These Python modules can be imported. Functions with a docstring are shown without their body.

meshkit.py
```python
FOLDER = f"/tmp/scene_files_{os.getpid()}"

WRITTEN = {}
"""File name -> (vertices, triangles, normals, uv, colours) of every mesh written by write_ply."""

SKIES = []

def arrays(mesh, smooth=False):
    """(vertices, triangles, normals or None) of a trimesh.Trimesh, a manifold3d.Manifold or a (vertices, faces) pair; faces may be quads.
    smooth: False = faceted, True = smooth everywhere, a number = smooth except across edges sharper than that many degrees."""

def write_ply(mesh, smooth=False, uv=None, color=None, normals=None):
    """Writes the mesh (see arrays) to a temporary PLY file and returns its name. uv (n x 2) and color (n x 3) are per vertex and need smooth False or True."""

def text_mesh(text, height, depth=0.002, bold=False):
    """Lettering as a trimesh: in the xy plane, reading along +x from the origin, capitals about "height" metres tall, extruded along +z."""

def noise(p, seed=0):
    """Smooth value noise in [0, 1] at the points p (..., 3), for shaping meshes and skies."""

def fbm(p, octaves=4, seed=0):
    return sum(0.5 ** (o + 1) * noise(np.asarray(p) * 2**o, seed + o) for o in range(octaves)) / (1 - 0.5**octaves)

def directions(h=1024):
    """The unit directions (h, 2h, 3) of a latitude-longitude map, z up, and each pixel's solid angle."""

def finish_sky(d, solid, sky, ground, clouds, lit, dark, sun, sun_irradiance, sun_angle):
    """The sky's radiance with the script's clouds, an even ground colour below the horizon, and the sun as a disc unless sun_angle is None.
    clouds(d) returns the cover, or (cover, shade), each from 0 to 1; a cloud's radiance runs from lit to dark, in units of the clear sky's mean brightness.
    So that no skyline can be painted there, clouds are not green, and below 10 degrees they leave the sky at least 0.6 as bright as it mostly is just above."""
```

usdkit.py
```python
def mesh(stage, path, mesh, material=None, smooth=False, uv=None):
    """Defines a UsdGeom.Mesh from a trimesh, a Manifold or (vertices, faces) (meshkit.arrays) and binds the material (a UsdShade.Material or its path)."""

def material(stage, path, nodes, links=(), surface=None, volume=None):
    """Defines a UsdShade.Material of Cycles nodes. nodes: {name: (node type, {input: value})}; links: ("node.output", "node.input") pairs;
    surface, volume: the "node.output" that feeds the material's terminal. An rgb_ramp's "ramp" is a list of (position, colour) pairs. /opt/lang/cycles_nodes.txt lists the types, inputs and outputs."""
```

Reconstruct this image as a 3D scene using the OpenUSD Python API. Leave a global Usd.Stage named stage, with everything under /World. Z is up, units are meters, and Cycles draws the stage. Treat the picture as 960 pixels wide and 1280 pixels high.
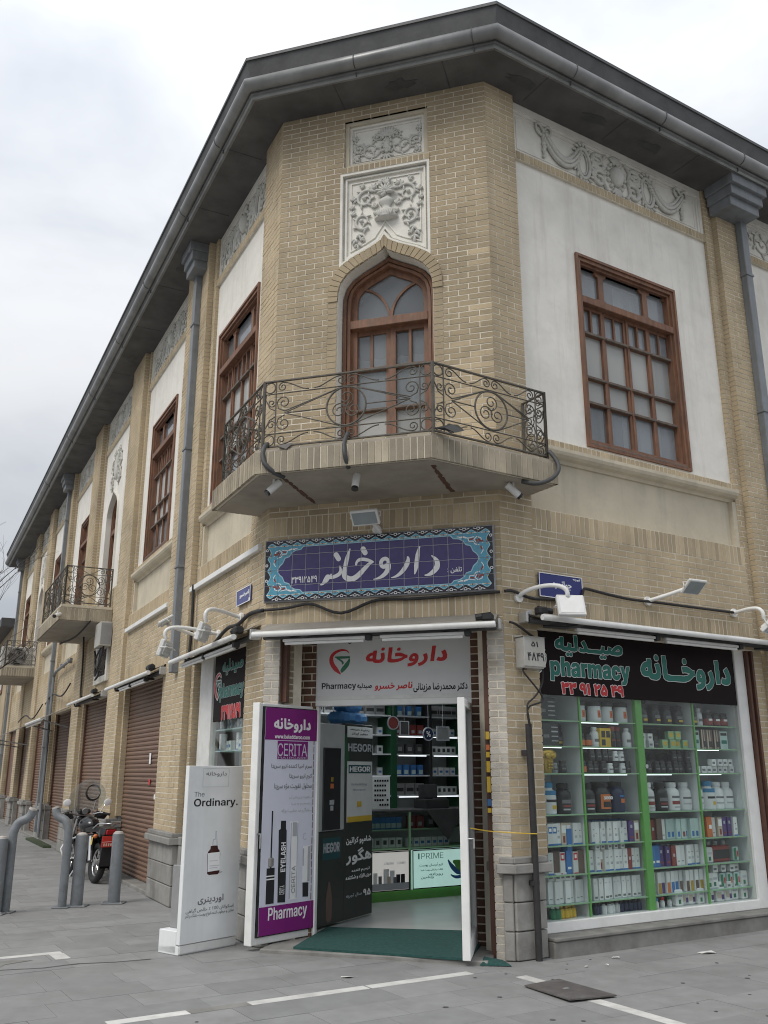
import math, random, glob
import numpy as np, trimesh, shapely
from shapely import affinity
from shapely.geometry import Polygon, box as sbox, LineString, Point
from shapely.ops import unary_union
from PIL import Image, ImageDraw, ImageFont
from pxr import Usd, UsdGeom, UsdShade, UsdLux, Gf, Sdf, Vt
import usdkit, meshkit

stage = Usd.Stage.CreateInMemory()
UsdGeom.SetStageUpAxis(stage, UsdGeom.Tokens.z); UsdGeom.SetStageMetersPerUnit(stage, 1.0)
UsdGeom.Xform.Define(stage, '/World'); UsdGeom.Scope.Define(stage, '/World/Looks')

# ---------------------------------------------------------------- camera, sky, sun, exposure
EYE = np.array([0.0, 0.0, 1.6]); PITCH = math.radians(16.06); FPX = 1130.0
cam = UsdGeom.Camera.Define(stage, '/World/camera')
FWD = np.array([0, math.cos(PITCH), math.sin(PITCH)]); UPV = np.array([0, -math.sin(PITCH), math.cos(PITCH)])
cam.AddTransformOp().Set(Gf.Matrix4d(1,0,0,0, 0,*map(float,UPV[1:]),0, 0,*map(float,-FWD[1:]),0, *map(float,EYE),1))
cam.CreateHorizontalApertureAttr(24.0); cam.CreateVerticalApertureAttr(32.0); cam.CreateFocalLengthAttr(FPX/960*24)
cam.CreateClippingRangeAttr(Gf.Vec2f(0.05, 2000)); cam.CreateExposureAttr(0.25)

SUN_DIR = np.array([-0.55, -0.55, 0.95]); SUN_DIR /= np.linalg.norm(SUN_DIR)
sky_mat = usdkit.material(stage, '/World/Looks/sky_material', {
    'tc': ('texture_coordinate', {}),
    'sep': ('separate_xyz', {}),
    'up': ('map_range', {'from_min': 0.0, 'from_max': 1.0, 'to_min': 0.62, 'to_max': 1.85, 'clamp': True}),
    'sky': ('sky_texture', {'sky_type': 'single_scattering', 'sun_disc': False, 'sun_elevation': float(math.asin(SUN_DIR[2])), 'sun_rotation': float(math.atan2(SUN_DIR[0], SUN_DIR[1]))}),
    'map': ('mapping', {'scale': (1.0, 1.0, 1.7), 'location': (0.35, 0.1, 0.0)}),
    'nz': ('noise_texture', {'scale': 2.3, 'detail': 6.0, 'roughness': 0.52, 'distortion': 0.25}),
    'ramp': ('rgb_ramp', {'ramp': [(0.36, (5.5, 5.85, 6.5)), (0.46, (6.6, 6.9, 7.35)), (0.55, (7.7, 7.9, 8.2)), (0.66, (8.3, 8.45, 8.65))]}),
    'mul': ('vector_math', {'math_type': 'scale'}),
    'mixn': ('mix', {'fac': 0.93}),
    'bg': ('background_shader', {'strength': 0.085})},
    [('tc.generated', 'sep.vector'), ('tc.generated', 'map.vector'), ('map.vector', 'nz.vector'), ('nz.fac', 'ramp.fac'), ('sep.z', 'up.value'), ('ramp.color', 'mul.vector1'), ('up.result', 'mul.scale'),
     ('sky.color', 'mixn.color1'), ('mul.vector', 'mixn.color2'), ('mixn.color', 'bg.color')], surface='bg.background')
dome = UsdLux.DomeLight.Define(stage, '/World/sky')
UsdShade.MaterialBindingAPI.Apply(dome.GetPrim()).Bind(sky_mat)
dome.GetPrim().SetCustomDataByKey('kind', 'structure')
sun = UsdLux.DistantLight.Define(stage, '/World/sun')
sun.CreateIntensityAttr(0.4); sun.CreateAngleAttr(25.0); sun.CreateNormalizeAttr(True); sun.CreateColorAttr(Gf.Vec3f(1.0, 0.96, 0.9))
_z = SUN_DIR; _x = np.cross([0, 0, 1.0], _z); _x /= np.linalg.norm(_x); _y = np.cross(_z, _x)
sun.AddTransformOp().Set(Gf.Matrix4d(*map(float,_x),0, *map(float,_y),0, *map(float,_z),0, 0,0,0,1))

# ---------------------------------------------------------------- helpers
R = random.Random(7)
class Frame:
    """A facade frame: u along the wall (to the right as one faces it), d outwards from it, z up."""
    def __init__(s, o, a):
        s.o = np.array([o[0], o[1], 0.0]); s.a = a
        s.u = np.array([math.cos(a), math.sin(a), 0]); s.n = np.array([math.sin(a), -math.cos(a), 0])
    def w(s, p):
        p = np.asarray(p, float); return s.o + p[..., :1]*s.u + p[..., 1:2]*s.n + p[..., 2:3]*np.array([0, 0, 1.0])
    def P(s, u, d, z): return s.w(np.array([u, d, z], float))
FW_ = 2.50
FR = Frame((1.16065, 8.73211), math.radians(-16.13))
RI = Frame((1.16065, 8.73211), math.radians(31.73))
LE = Frame(FR.P(-FW_, 0, 0), math.radians(-62.84))
WO = None
def sub(F, u, d, z, ang=0.0):
    """A frame standing at a point of F, turned by ang about z."""
    p = F.P(u, d, z) if F else np.array([u, d, z], float); g = Frame(p, (F.a if F else 0)+ang); g.o = np.array(p, float); return g

class MB:
    def __init__(s): s.v = []; s.f = []; s.n = 0
    def add(s, v, f, F=None):
        v = np.asarray(v, float); f = np.asarray(f, int)
        if F is not None: v = F.w(v); f = f[:, ::-1]
        s.v.append(v); s.f.append(f+s.n); s.n += len(v); return s
    def box(s, u0, u1, d0, d1, z0, z1, F=None):
        return s.boxes([[u0, u1, d0, d1, z0, z1]], F)
    def boxes(s, A, F=None):
        A = np.asarray(A, float).reshape(-1, 6); A = np.stack([np.minimum(A[:,0],A[:,1]),np.maximum(A[:,0],A[:,1]),np.minimum(A[:,2],A[:,3]),np.maximum(A[:,2],A[:,3]),np.minimum(A[:,4],A[:,5]),np.maximum(A[:,4],A[:,5])],1)
        k = len(A)
        v = np.stack([np.stack([A[:, i], A[:, 2+j], A[:, 4+m]], 1) for i in (0,1) for j in (0,1) for m in (0,1)], 1).reshape(-1, 3)
        q = np.array([[0,1,3,2],[4,6,7,5],[0,4,5,1],[2,3,7,6],[0,2,6,4],[1,5,7,3]])
        t = np.vstack([q[:, [0,1,2]], q[:, [0,2,3]]])
        f = (t[None]+8*np.arange(k)[:, None, None]).reshape(-1, 3)
        return s.add(v, f, F)
    def cbox(s, u0, u1, d0, d1, z0, z1, F=None, c=0.006):
        """A box with its edges chamfered."""
        cx = np.array([(u0+u1)/2,(d0+d1)/2,(z0+z1)/2]); h = np.abs([(u1-u0)/2,(d1-d0)/2,(z1-z0)/2]); c = min(c, h.min()*.9)
        p = [cx+np.array(sg)*(h-c*(1-np.eye(3)[k])) for sg in [(a,b,e) for a in(-1,1) for b in(-1,1) for e in(-1,1)] for k in range(3)]
        m = trimesh.convex.convex_hull(np.array(p)); return s.add(m.vertices, m.faces, F)
    def tube(s, pts, r, n=6, F=None, closed=False):
        p = np.asarray(pts, float); k = len(p); rr = np.broadcast_to(np.asarray(r, float), (k,))
        t = (np.roll(p, -1, 0)-np.roll(p, 1, 0)) if closed else np.gradient(p, axis=0)
        t /= np.maximum(np.linalg.norm(t, axis=1, keepdims=True), 1e-12)
        a = np.array([0,0,1.0]) if abs(t[0][2]) < .9 else np.array([1.0,0,0])
        x = np.cross(t[0], a); x /= np.linalg.norm(x); X = []
        for i in range(k):
            x = x-t[i]*(x@t[i]); x /= max(np.linalg.norm(x), 1e-12); X.append(x)
        X = np.array(X); Y = np.cross(t, X); an = np.arange(n)/n*2*np.pi
        v = (p[:, None]+rr[:, None, None]*(X[:, None]*np.cos(an)[None, :, None]+Y[:, None]*np.sin(an)[None, :, None])).reshape(-1, 3)
        f = []
        for i in range(k if closed else k-1):
            j = (i+1) % k
            for m in range(n):
                m2 = (m+1) % n; f += [[i*n+m, i*n+m2, j*n+m2], [i*n+m, j*n+m2, j*n+m]]
        if not closed:
            v = np.vstack([v, p[:1], p[-1:]])
            for m in range(n):
                m2 = (m+1) % n; f += [[k*n, m2, m], [k*n+1, (k-1)*n+m, (k-1)*n+m2]]
        return s.add(v, f, F)
    def lathe(s, prof, c=(0,0,0), n=20, F=None, sx=1.0, sy=1.0):
        """prof: (r, z) from bottom to top about the z axis through c."""
        p = np.asarray(prof, float); k = len(p); an = np.arange(n)/n*2*np.pi
        v = np.stack([p[:, None, 0]*np.cos(an)*sx+c[0], p[:, None, 0]*np.sin(an)*sy+c[1], np.repeat(p[:, 1:2], n, 1)+c[2]], -1).reshape(-1, 3); f = []
        for i in range(k-1):
            for m in range(n):
                m2 = (m+1) % n; f += [[i*n+m, i*n+m2, (i+1)*n+m2], [i*n+m, (i+1)*n+m2, (i+1)*n+m]]
        v = np.vstack([v, [[c[0], c[1], c[2]+p[0,1]], [c[0], c[1], c[2]+p[-1,1]]]])
        for m in range(n):
            m2 = (m+1) % n; f += [[k*n, m2, m], [k*n+1, (k-1)*n+m, (k-1)*n+m2]]
        return s.add(v, f, F)
    def poly(s, g, d0, d1, F=None):
        """Shapely area in the (u, z) plane, extruded between depths d0 < d1."""
        if d1 < d0: d0, d1 = d1, d0
        for q in getattr(g, 'geoms', [g]):
            if q.geom_type != 'Polygon' or q.area < 1e-8: continue
            m = trimesh.creation.extrude_polygon(q, d1-d0, engine='earcut'); v = np.array(m.vertices)
            s.add(np.stack([v[:,0], v[:,2]+d0, v[:,1]], 1), m.faces[:, ::-1], F)
        return s
    def plan(s, g, z0, z1, F=None):
        """Shapely area in plan, extruded from z0 to z1."""
        for q in getattr(g, 'geoms', [g]):
            if q.geom_type != 'Polygon' or q.area < 1e-8: continue
            m = trimesh.creation.extrude_polygon(q, z1-z0, engine='earcut'); s.add(np.array(m.vertices)+[0,0,z0], m.faces, F)
        return s
    def ell(s, c, r, F=None, sub_=2, rot=None):
        m = trimesh.creation.icosphere(sub_, 1.0); v = np.array(m.vertices)*r
        if rot is not None: v = v@np.asarray(rot).T
        return s.add(v+np.asarray(c), m.faces, F)
    def hull(s, pts, F=None):
        m = trimesh.convex.convex_hull(np.asarray(pts, float)); return s.add(m.vertices, m.faces, F)
    def mesh(s, M=None):
        v = np.vstack(s.v); f = np.vstack(s.f)
        if M is not None: v = v@M[:3,:3].T+M[:3,3]
        return v, f

def roty(a):   # turn in the (u, z) plane
    c, s_ = math.cos(a), math.sin(a); return np.array([[c,0,-s_],[0,1,0],[s_,0,c]])

USED = {}
def numbered(parent, name):
    k = USED.get((parent, name), 0); USED[(parent, name)] = k+1
    return f'{parent}/{name}' if k == 0 else f'{parent}/{name}_{k:03d}'
def tag(prim, label=None, cat=None, group=None, kind=None):
    for k, v in (('label', label), ('category', cat), ('group', group), ('kind', kind)):
        if v: prim.SetCustomDataByKey(k, v)
def emit(path, mb, mat, M=None, smooth=False):
    v, f = mb.mesh(M); return usdkit.mesh(stage, path, (v, f), LOOK[mat], smooth=smooth).GetPrim()
class Thing:
    def __init__(s, name, label, cat=None, F=None, at=(0,0,0), group=None, kind=None, rz=None):
        s.path = numbered('/World', name); x = UsdGeom.Xform.Define(stage, s.path)
        p = F.P(*at) if F is not None else np.array(at, float); a = (F.a if F is not None else 0.0) if rz is None else rz
        x.AddTranslateOp().Set(Gf.Vec3d(*map(float, p))); x.AddRotateZOp().Set(math.degrees(a))
        s.prim = x.GetPrim(); tag(s.prim, label, cat, group, kind)
        c, q = math.cos(a), math.sin(a); Ri = np.array([[c,q,0],[-q,c,0],[0,0,1.0]]); s.M = np.eye(4); s.M[:3,:3] = Ri; s.M[:3,3] = -Ri@p
    def part(s, name, mb, mat, parent=None, label=None, smooth=False, kind=None):
        path = numbered(parent or s.path, name); pr = emit(path, mb, mat, s.M, smooth); tag(pr, label, None, None, kind); return path
def single(name, mb, mat, label, cat, group=None, kind=None, smooth=False):
    v, f = mb.mesh(); base = np.array([(v[:,0].min()+v[:,0].max())/2, (v[:,1].min()+v[:,1].max())/2, v[:,2].min()])
    path = numbered('/World', name); m = usdkit.mesh(stage, path, (v-base, f), LOOK[mat], smooth=smooth); m.AddTranslateOp().Set(Gf.Vec3d(*map(float, base)))
    tag(m.GetPrim(), label, cat, group, kind); return path
def struct(name, mb, mat, kind='structure', label=None, smooth=False, parent='/World'):
    path = numbered(parent, name); pr = emit(path, mb, mat, None, smooth); tag(pr, label, None, None, kind if parent == '/World' else None); return path
def dup(src, pos, rz, label, cat, group=None):
    name = src.path.rsplit('/', 1)[1].rstrip('0123456789').rstrip('_')
    path = numbered('/World', name); x = UsdGeom.Xform.Define(stage, path); p = x.GetPrim()
    p.GetReferences().AddInternalReference(src.path); p.SetInstanceable(True)
    x.ClearXformOpOrder(); x.GetPrim().GetAttribute('xformOp:translate').Set(Gf.Vec3d(*map(float, pos))) if p.GetAttribute('xformOp:translate') else x.AddTranslateOp().Set(Gf.Vec3d(*map(float, pos)))
    a = p.GetAttribute('xformOp:rotateZ'); a.Set(math.degrees(rz))
    x.SetXformOpOrder([UsdGeom.XformOp(p.GetAttribute('xformOp:translate')), UsdGeom.XformOp(a)])
    tag(p, label, cat, group); return path

# ---------------------------------------------------------------- materials
LOOK = {}
def pm(name, col, rough=0.6, var=0.12, scale=6.0, bump=0.0, bscale=80.0, metallic=0.0, spec=0.4, stain=0.0, stain_col=(0.1,0.09,0.08), stain_scale=1.2, isl=0.0, em=None, ems=0.0, coat=0.0, stretch=(1,1,1), streak=0.0, streak_col=(0.1,0.09,0.075)):
    col = np.array(col, float)
    n = {'g': ('geometry', {}), 'mp': ('mapping', {'scale': stretch}), 'nz': ('noise_texture', {'scale': scale, 'detail': 5.0, 'roughness': 0.6}),
         'rp': ('rgb_ramp', {'ramp': [(0.3, tuple(col*(1-var))), (0.7, tuple(np.minimum(col*(1+var), .95)))]}),
         'p': ('principled_bsdf', {'roughness': rough, 'metallic': metallic, 'specular_ior_level': spec, 'coat_weight': coat})}
    l = [('g.position', 'mp.vector'), ('mp.vector', 'nz.vector'), ('nz.fac', 'rp.fac')]; last = 'rp.color'
    if isl:
        n |= {'oi': ('object_info', {}), 'ad': ('math', {'math_type': 'add'}), 'fr': ('math', {'math_type': 'fraction'}),
              'ir': ('rgb_ramp', {'ramp': [(0.0, (1-isl,)*3), (0.35, (1-isl*.3, 1-isl*.32, 1-isl*.36)), (0.8, (1+isl*.35, 1+isl*.35, 1+isl*.3)), (1.0, (1+isl*.8, 1+isl*.78, 1+isl*.7))]}),
              'im': ('mix', {'mix_type': 'multiply', 'fac': 1.0})}
        l += [('g.random_per_island', 'ad.value1'), ('oi.random', 'ad.value2'), ('ad.value', 'fr.value1'), ('fr.value', 'ir.fac'), (last, 'im.color1'), ('ir.color', 'im.color2')]; last = 'im.color'
    if stain:
        n |= {'sn': ('noise_texture', {'scale': stain_scale, 'detail': 6.0, 'roughness': 0.65}), 'sr': ('rgb_ramp', {'ramp': [(0.48, (0,0,0)), (0.72, (stain,)*3)]}), 'sm': ('mix', {'mix_type': 'mix', 'color2': tuple(stain_col)})}
        l += [('g.position', 'sn.vector'), ('sn.fac', 'sr.fac'), ('sr.color', 'sm.fac'), (last, 'sm.color1')]; last = 'sm.color'
    if streak:
        n |= {'km': ('mapping', {'scale': (5.0, 5.0, 0.35)}), 'kn': ('noise_texture', {'scale': 1.0, 'detail': 7.0, 'roughness': 0.7}), 'kr': ('rgb_ramp', {'ramp': [(0.50, (0,0,0)), (0.68, (streak,)*3)]}), 'kx': ('mix', {'mix_type': 'mix', 'color2': tuple(streak_col)})}
        l += [('g.position', 'km.vector'), ('km.vector', 'kn.vector'), ('kn.fac', 'kr.fac'), ('kr.color', 'kx.fac'), (last, 'kx.color1')]; last = 'kx.color'
    l.append((last, 'p.base_color'))
    if bump:
        n |= {'bn': ('noise_texture', {'scale': bscale, 'detail': 4.0}), 'bp': ('bump', {'strength': bump, 'distance': 0.01})}
        l += [('mp.vector', 'bn.vector'), ('bn.fac', 'bp.height'), ('bp.normal', 'p.normal')]
    if em is not None: n['p'][1].update({'emission_color': em, 'emission_strength': ems})
    LOOK[name] = usdkit.material(stage, '/World/Looks/'+name, n, l, surface='p.BSDF')
BRK = (0.455, 0.368, 0.246)
pm('brick_buff', BRK, 0.85, 0.16, 1.3, 0.45, 90, isl=0.22, stain=0.38, stain_col=(0.2,0.162,0.115), stain_scale=0.9, spec=0.2, streak=0.35, streak_col=(0.21,0.175,0.13))
pm('brick_grey', (0.35,0.305,0.235), 0.9, 0.2, 2.0, 0.45, 90, isl=0.25, stain=0.55, stain_col=(0.2,0.175,0.14), stain_scale=2.5, spec=0.15)
pm('brick_white', (0.48,0.45,0.40), 0.9, 0.2, 7.0, 0.4, 90, isl=0.14, stain=0.75, stain_col=(0.27,0.22,0.16), stain_scale=3.0, spec=0.2)
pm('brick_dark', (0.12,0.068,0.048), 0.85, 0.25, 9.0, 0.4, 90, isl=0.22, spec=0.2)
pm('mortar', (0.67,0.615,0.51), 0.95, 0.15, 8.0, 0.3, 150, stain=0.45, stain_scale=1.0, stain_col=(0.28,0.24,0.18), spec=0.1)
pm('plaster_white', (0.735,0.71,0.655), 0.9, 0.06, 2.0, 0.45, 12, stain=0.5, stain_col=(0.57,0.545,0.49), stain_scale=2.6, spec=0.15, streak=0.5, streak_col=(0.53,0.50,0.44))
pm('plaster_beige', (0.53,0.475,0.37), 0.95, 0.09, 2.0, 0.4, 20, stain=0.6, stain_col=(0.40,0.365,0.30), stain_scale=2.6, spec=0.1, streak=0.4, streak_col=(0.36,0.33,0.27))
pm('plaster_frieze', (0.70,0.68,0.62), 0.9, 0.08, 4.0, 0.25, 40, stain=0.3, stain_col=(0.36,0.34,0.29), spec=0.15)
pm('plaster_relief', (0.54,0.53,0.49), 0.9, 0.12, 9.0, 0.2, 60, stain=0.55, stain_col=(0.22,0.21,0.18), stain_scale=9.0, spec=0.15)
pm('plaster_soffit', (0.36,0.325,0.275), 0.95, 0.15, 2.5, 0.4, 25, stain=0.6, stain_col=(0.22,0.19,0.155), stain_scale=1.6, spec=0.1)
pm('wood_frame', (0.19,0.092,0.054), 0.6, 0.32, 6.0, 0.3, 40, stain=0.55, stain_col=(0.075,0.05,0.037), stain_scale=4, streak=0.4, streak_col=(0.17,0.115,0.085), stretch=(3,3,0.5))
pm('wood_grey', (0.13,0.10,0.08), 0.7, 0.3, 6.0, 0.3, 40, stretch=(3,3,0.6))
pm('soffit_dark', (0.105,0.102,0.099), 0.85, 0.25, 2.0, 0.3, 30, stain=0.75, stain_col=(0.06,0.057,0.055), stain_scale=1.6)
pm('gutter_metal', (0.225,0.227,0.224), 0.42, 0.25, 2.0, 0.2, 9, metallic=0.35, stain=0.45, stain_col=(0.14,0.14,0.137), stain_scale=2.5)
pm('roof_metal', (0.085,0.086,0.087), 0.6, 0.25, 3.0, 0.2, 20, metallic=0.2)
pm('pipe_grey', (0.19,0.205,0.22), 0.5, 0.12, 3.0, 0.1, 20, stain=0.5, stain_col=(0.11,0.115,0.12), stain_scale=4, streak=0.5, streak_col=(0.10,0.095,0.085))
pm('stone_plinth', (0.27,0.262,0.245), 0.85, 0.18, 5.0, 0.35, 60, isl=0.12, stain=0.55, stain_col=(0.13,0.12,0.105), stain_scale=2.2)
pm('stone_step', (0.21,0.205,0.19), 0.85, 0.2, 5.0, 0.4, 60, stain=0.6, stain_col=(0.12,0.11,0.1), stain_scale=3)
pm('paving', (0.232,0.232,0.228), 0.78, 0.10, 5.0, 0.18, 70, isl=0.10, stain=0.5, stain_col=(0.16,0.157,0.15), stain_scale=1.5, spec=0.35)
pm('paving_joint', (0.185,0.182,0.176), 0.9, 0.2, 9.0)
pm('paving_white', (0.54,0.53,0.505), 0.75, 0.12, 6.0, 0.15, 60, isl=0.08, stain=0.6, stain_col=(0.33,0.32,0.3), stain_scale=5)
pm('steel_plate', (0.11,0.10,0.095), 0.7, 0.2, 8.0, 0.3, 120, metallic=0.2, stain=0.4, stain_col=(0.19,0.185,0.18), stain_scale=4)
pm('iron', (0.085,0.076,0.062), 0.6, 0.3, 20.0, 0.2, 120, stain=0.5, stain_col=(0.14,0.115,0.09), stain_scale=14)
pm('bollard_grey', (0.185,0.20,0.215), 0.5, 0.12, 5.0, 0.12, 60, stain=0.6, stain_col=(0.11,0.105,0.1), stain_scale=9, streak=0.5, streak_col=(0.13,0.13,0.13))
pm('bollard_top', (0.42,0.39,0.36), 0.5, 0.2, 20.0)
pm('shutter_brown', (0.178,0.106,0.072), 0.5, 0.12, 1.5, 0.05, 30, stain=0.4, stain_col=(0.125,0.078,0.058), stain_scale=1.2)
pm('steel_brown', (0.105,0.05,0.034), 0.55, 0.2, 6.0, 0.15, 50)
pm('white_paint', (0.74,0.74,0.72), 0.45, 0.05, 4.0, stain=0.3, stain_col=(0.5,0.49,0.46), stain_scale=5)
pm('white_metal', (0.66,0.66,0.64), 0.45, 0.07, 5.0, stain=0.35, stain_col=(0.4,0.39,0.36), stain_scale=6)
pm('board_white', (0.73,0.745,0.745), 0.5, 0.04, 3.0, 0.12, 6, stain=0.35, stain_col=(0.6,0.6,0.585), stain_scale=4, streak=0.25, streak_col=(0.55,0.55,0.53))
pm('sign_white', (0.64,0.65,0.655), 0.45, 0.03, 3.0)
pm('awning_grey', (0.27,0.25,0.22), 0.85, 0.14, 4.0, 0.3, 60, stain=0.5, stain_col=(0.17,0.155,0.135))
pm('alu', (0.45,0.45,0.44), 0.4, 0.1, 8.0, metallic=0.5, stain=0.4, stain_col=(0.2,0.19,0.18), stain_scale=8)
pm('lamp_face', (0.22,0.25,0.26), 0.2, 0.1, 8.0, spec=0.6)
pm('black_plastic', (0.018,0.018,0.019), 0.5, 0.2, 20.0)
pm('black_gloss', (0.012,0.012,0.013), 0.2, 0.2, 20.0, spec=0.6)
pm('cable_black', (0.03,0.028,0.028), 0.7, 0.2, 20.0)
pm('grey_dark', (0.06,0.06,0.06), 0.6, 0.2, 10.0)
pm('grey_mid', (0.25,0.25,0.25), 0.6, 0.1, 10.0)
pm('box_grey', (0.42,0.41,0.38), 0.55, 0.08, 6.0, stain=0.4, stain_col=(0.3,0.27,0.22), stain_scale=7)
pm('chrome', (0.6,0.6,0.6), 0.18, 0.05, 8.0, metallic=0.95)
pm('rubber', (0.02,0.02,0.02), 0.8, 0.2, 20.0)
pm('navy_tile', (0.05,0.038,0.15), 0.22, 0.14, 14.0, spec=0.5)
pm('turq', (0.10,0.33,0.46), 0.25, 0.12, 25.0)
pm('turq_light', (0.36,0.58,0.66), 0.25, 0.1, 25.0)
pm('tile_dark', (0.022,0.022,0.03), 0.25, 0.2, 20.0)
pm('ink_white', (0.82,0.82,0.82), 0.35, 0.03, 8.0)
pm('ink_black', (0.02,0.02,0.022), 0.5, 0.1, 8.0)
pm('ink_grey', (0.16,0.16,0.17), 0.5, 0.1, 8.0)
pm('ink_pale', (0.42,0.43,0.46), 0.5, 0.1, 8.0)
pm('ink_red', (0.52,0.028,0.032), 0.4, 0.06, 8.0)
pm('ink_teal', (0.012,0.16,0.125), 0.4, 0.06, 8.0)
pm('ink_green', (0.03,0.17,0.09), 0.4, 0.06, 8.0)
pm('ink_yellow', (0.60,0.40,0.04), 0.45, 0.06, 8.0)
pm('ink_orange', (0.55,0.16,0.05), 0.45, 0.06, 8.0)
pm('ink_purple', (0.20,0.015,0.17), 0.4, 0.05, 5.0)
pm('sign_black', (0.014,0.009,0.010), 0.6, 0.1, 5.0, spec=0.12)
pm('sign_blue', (0.022,0.03,0.16), 0.35, 0.08, 8.0)
pm('sign_blue_old', (0.085,0.095,0.24), 0.5, 0.12, 8.0)
pm('poster_lilac', (0.66,0.67,0.76), 0.35, 0.03, 5.0)
pm('green_paint', (0.13,0.37,0.085), 0.4, 0.06, 8.0)
pm('green_pale', (0.28,0.46,0.27), 0.4, 0.1, 8.0)
pm('mat_green', (0.022,0.072,0.065), 0.95, 0.25, 30.0, 0.6, 200)
pm('moss_green', (0.045,0.06,0.03), 0.95, 0.3, 30.0, 0.5, 150)
pm('cabinet_white', (0.70,0.72,0.73), 0.55, 0.04, 5.0)
pm('shop_wall', (0.36,0.38,0.37), 0.7, 0.1, 3.0)
pm('shop_dark', (0.035,0.036,0.036), 0.7, 0.2, 3.0)
pm('shop_green', (0.02,0.09,0.04), 0.5, 0.2, 3.0)
pm('shop_floor', (0.42,0.43,0.42), 0.3, 0.08, 3.0)
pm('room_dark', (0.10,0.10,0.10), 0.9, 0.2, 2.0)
pm('curtain', (0.50,0.49,0.46), 0.95, 0.12, 3.0, stretch=(6,6,0.3))
pm('stand_dark', (0.032,0.037,0.032), 0.4, 0.1, 5.0)
pm('stand_grey', (0.42,0.43,0.43), 0.5, 0.08, 5.0)
pm('stand_teal', (0.02,0.07,0.08), 0.4, 0.1, 5.0)
pm('bottle_brown', (0.045,0.014,0.012), 0.3, 0.2, 8.0)
pm('gold', (0.5,0.33,0.06), 0.3, 0.1, 20.0, metallic=0.6, isl=0.15)
pm('jar_white', (0.66,0.67,0.68), 0.35, 0.05, 10.0, isl=0.15)
pm('jar_black', (0.02,0.02,0.022), 0.3, 0.2, 10.0, spec=0.5)
pm('jar_navy', (0.025,0.035,0.075), 0.3, 0.1, 10.0)
pm('cap_blue', (0.04,0.20,0.38), 0.3, 0.1, 10.0)
pm('box_blue', (0.05,0.17,0.42), 0.45, 0.1, 8.0, isl=0.15)
pm('box_purple', (0.085,0.05,0.19), 0.45, 0.1, 8.0, isl=0.15)
pm('box_red', (0.24,0.05,0.045), 0.45, 0.1, 8.0, isl=0.15)
pm('box_brown', (0.14,0.095,0.08), 0.5, 0.1, 8.0, isl=0.15)
pm('box_cream', (0.52,0.44,0.36), 0.5, 0.1, 8.0, isl=0.15)
pm('box_white', (0.66,0.67,0.67), 0.5, 0.05, 8.0, isl=0.15)
pm('box_mint', (0.42,0.54,0.52), 0.5, 0.08, 8.0, isl=0.15)
pm('plate_red', (0.5,0.035,0.025), 0.45, 0.08, 8.0)
pm('tail_red', (0.28,0.008,0.012), 0.2, 0.1, 8.0, spec=0.6)
pm('pack_blue', (0.08,0.24,0.5), 0.35, 0.2, 12.0)
pm('bark', (0.06,0.05,0.045), 0.9, 0.3, 15.0)
pm('glow_white', (0.7,0.7,0.7), 0.5, 0.02, 8.0, em=(0.88,0.95,1.0), ems=5.0)
pm('glow_panel', (0.55,0.53,0.5), 0.4, 0.05, 4.0, em=(0.80,0.78,0.74), ems=0.32)
pm('glow_mint', (0.4,0.6,0.55), 0.4, 0.12, 5.0, em=(0.52,0.80,0.72), ems=0.42)
pm('led_strip', (0.8,0.8,0.8), 0.5, 0.02, 8.0, em=(0.9,0.96,1.0), ems=1.2)
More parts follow.
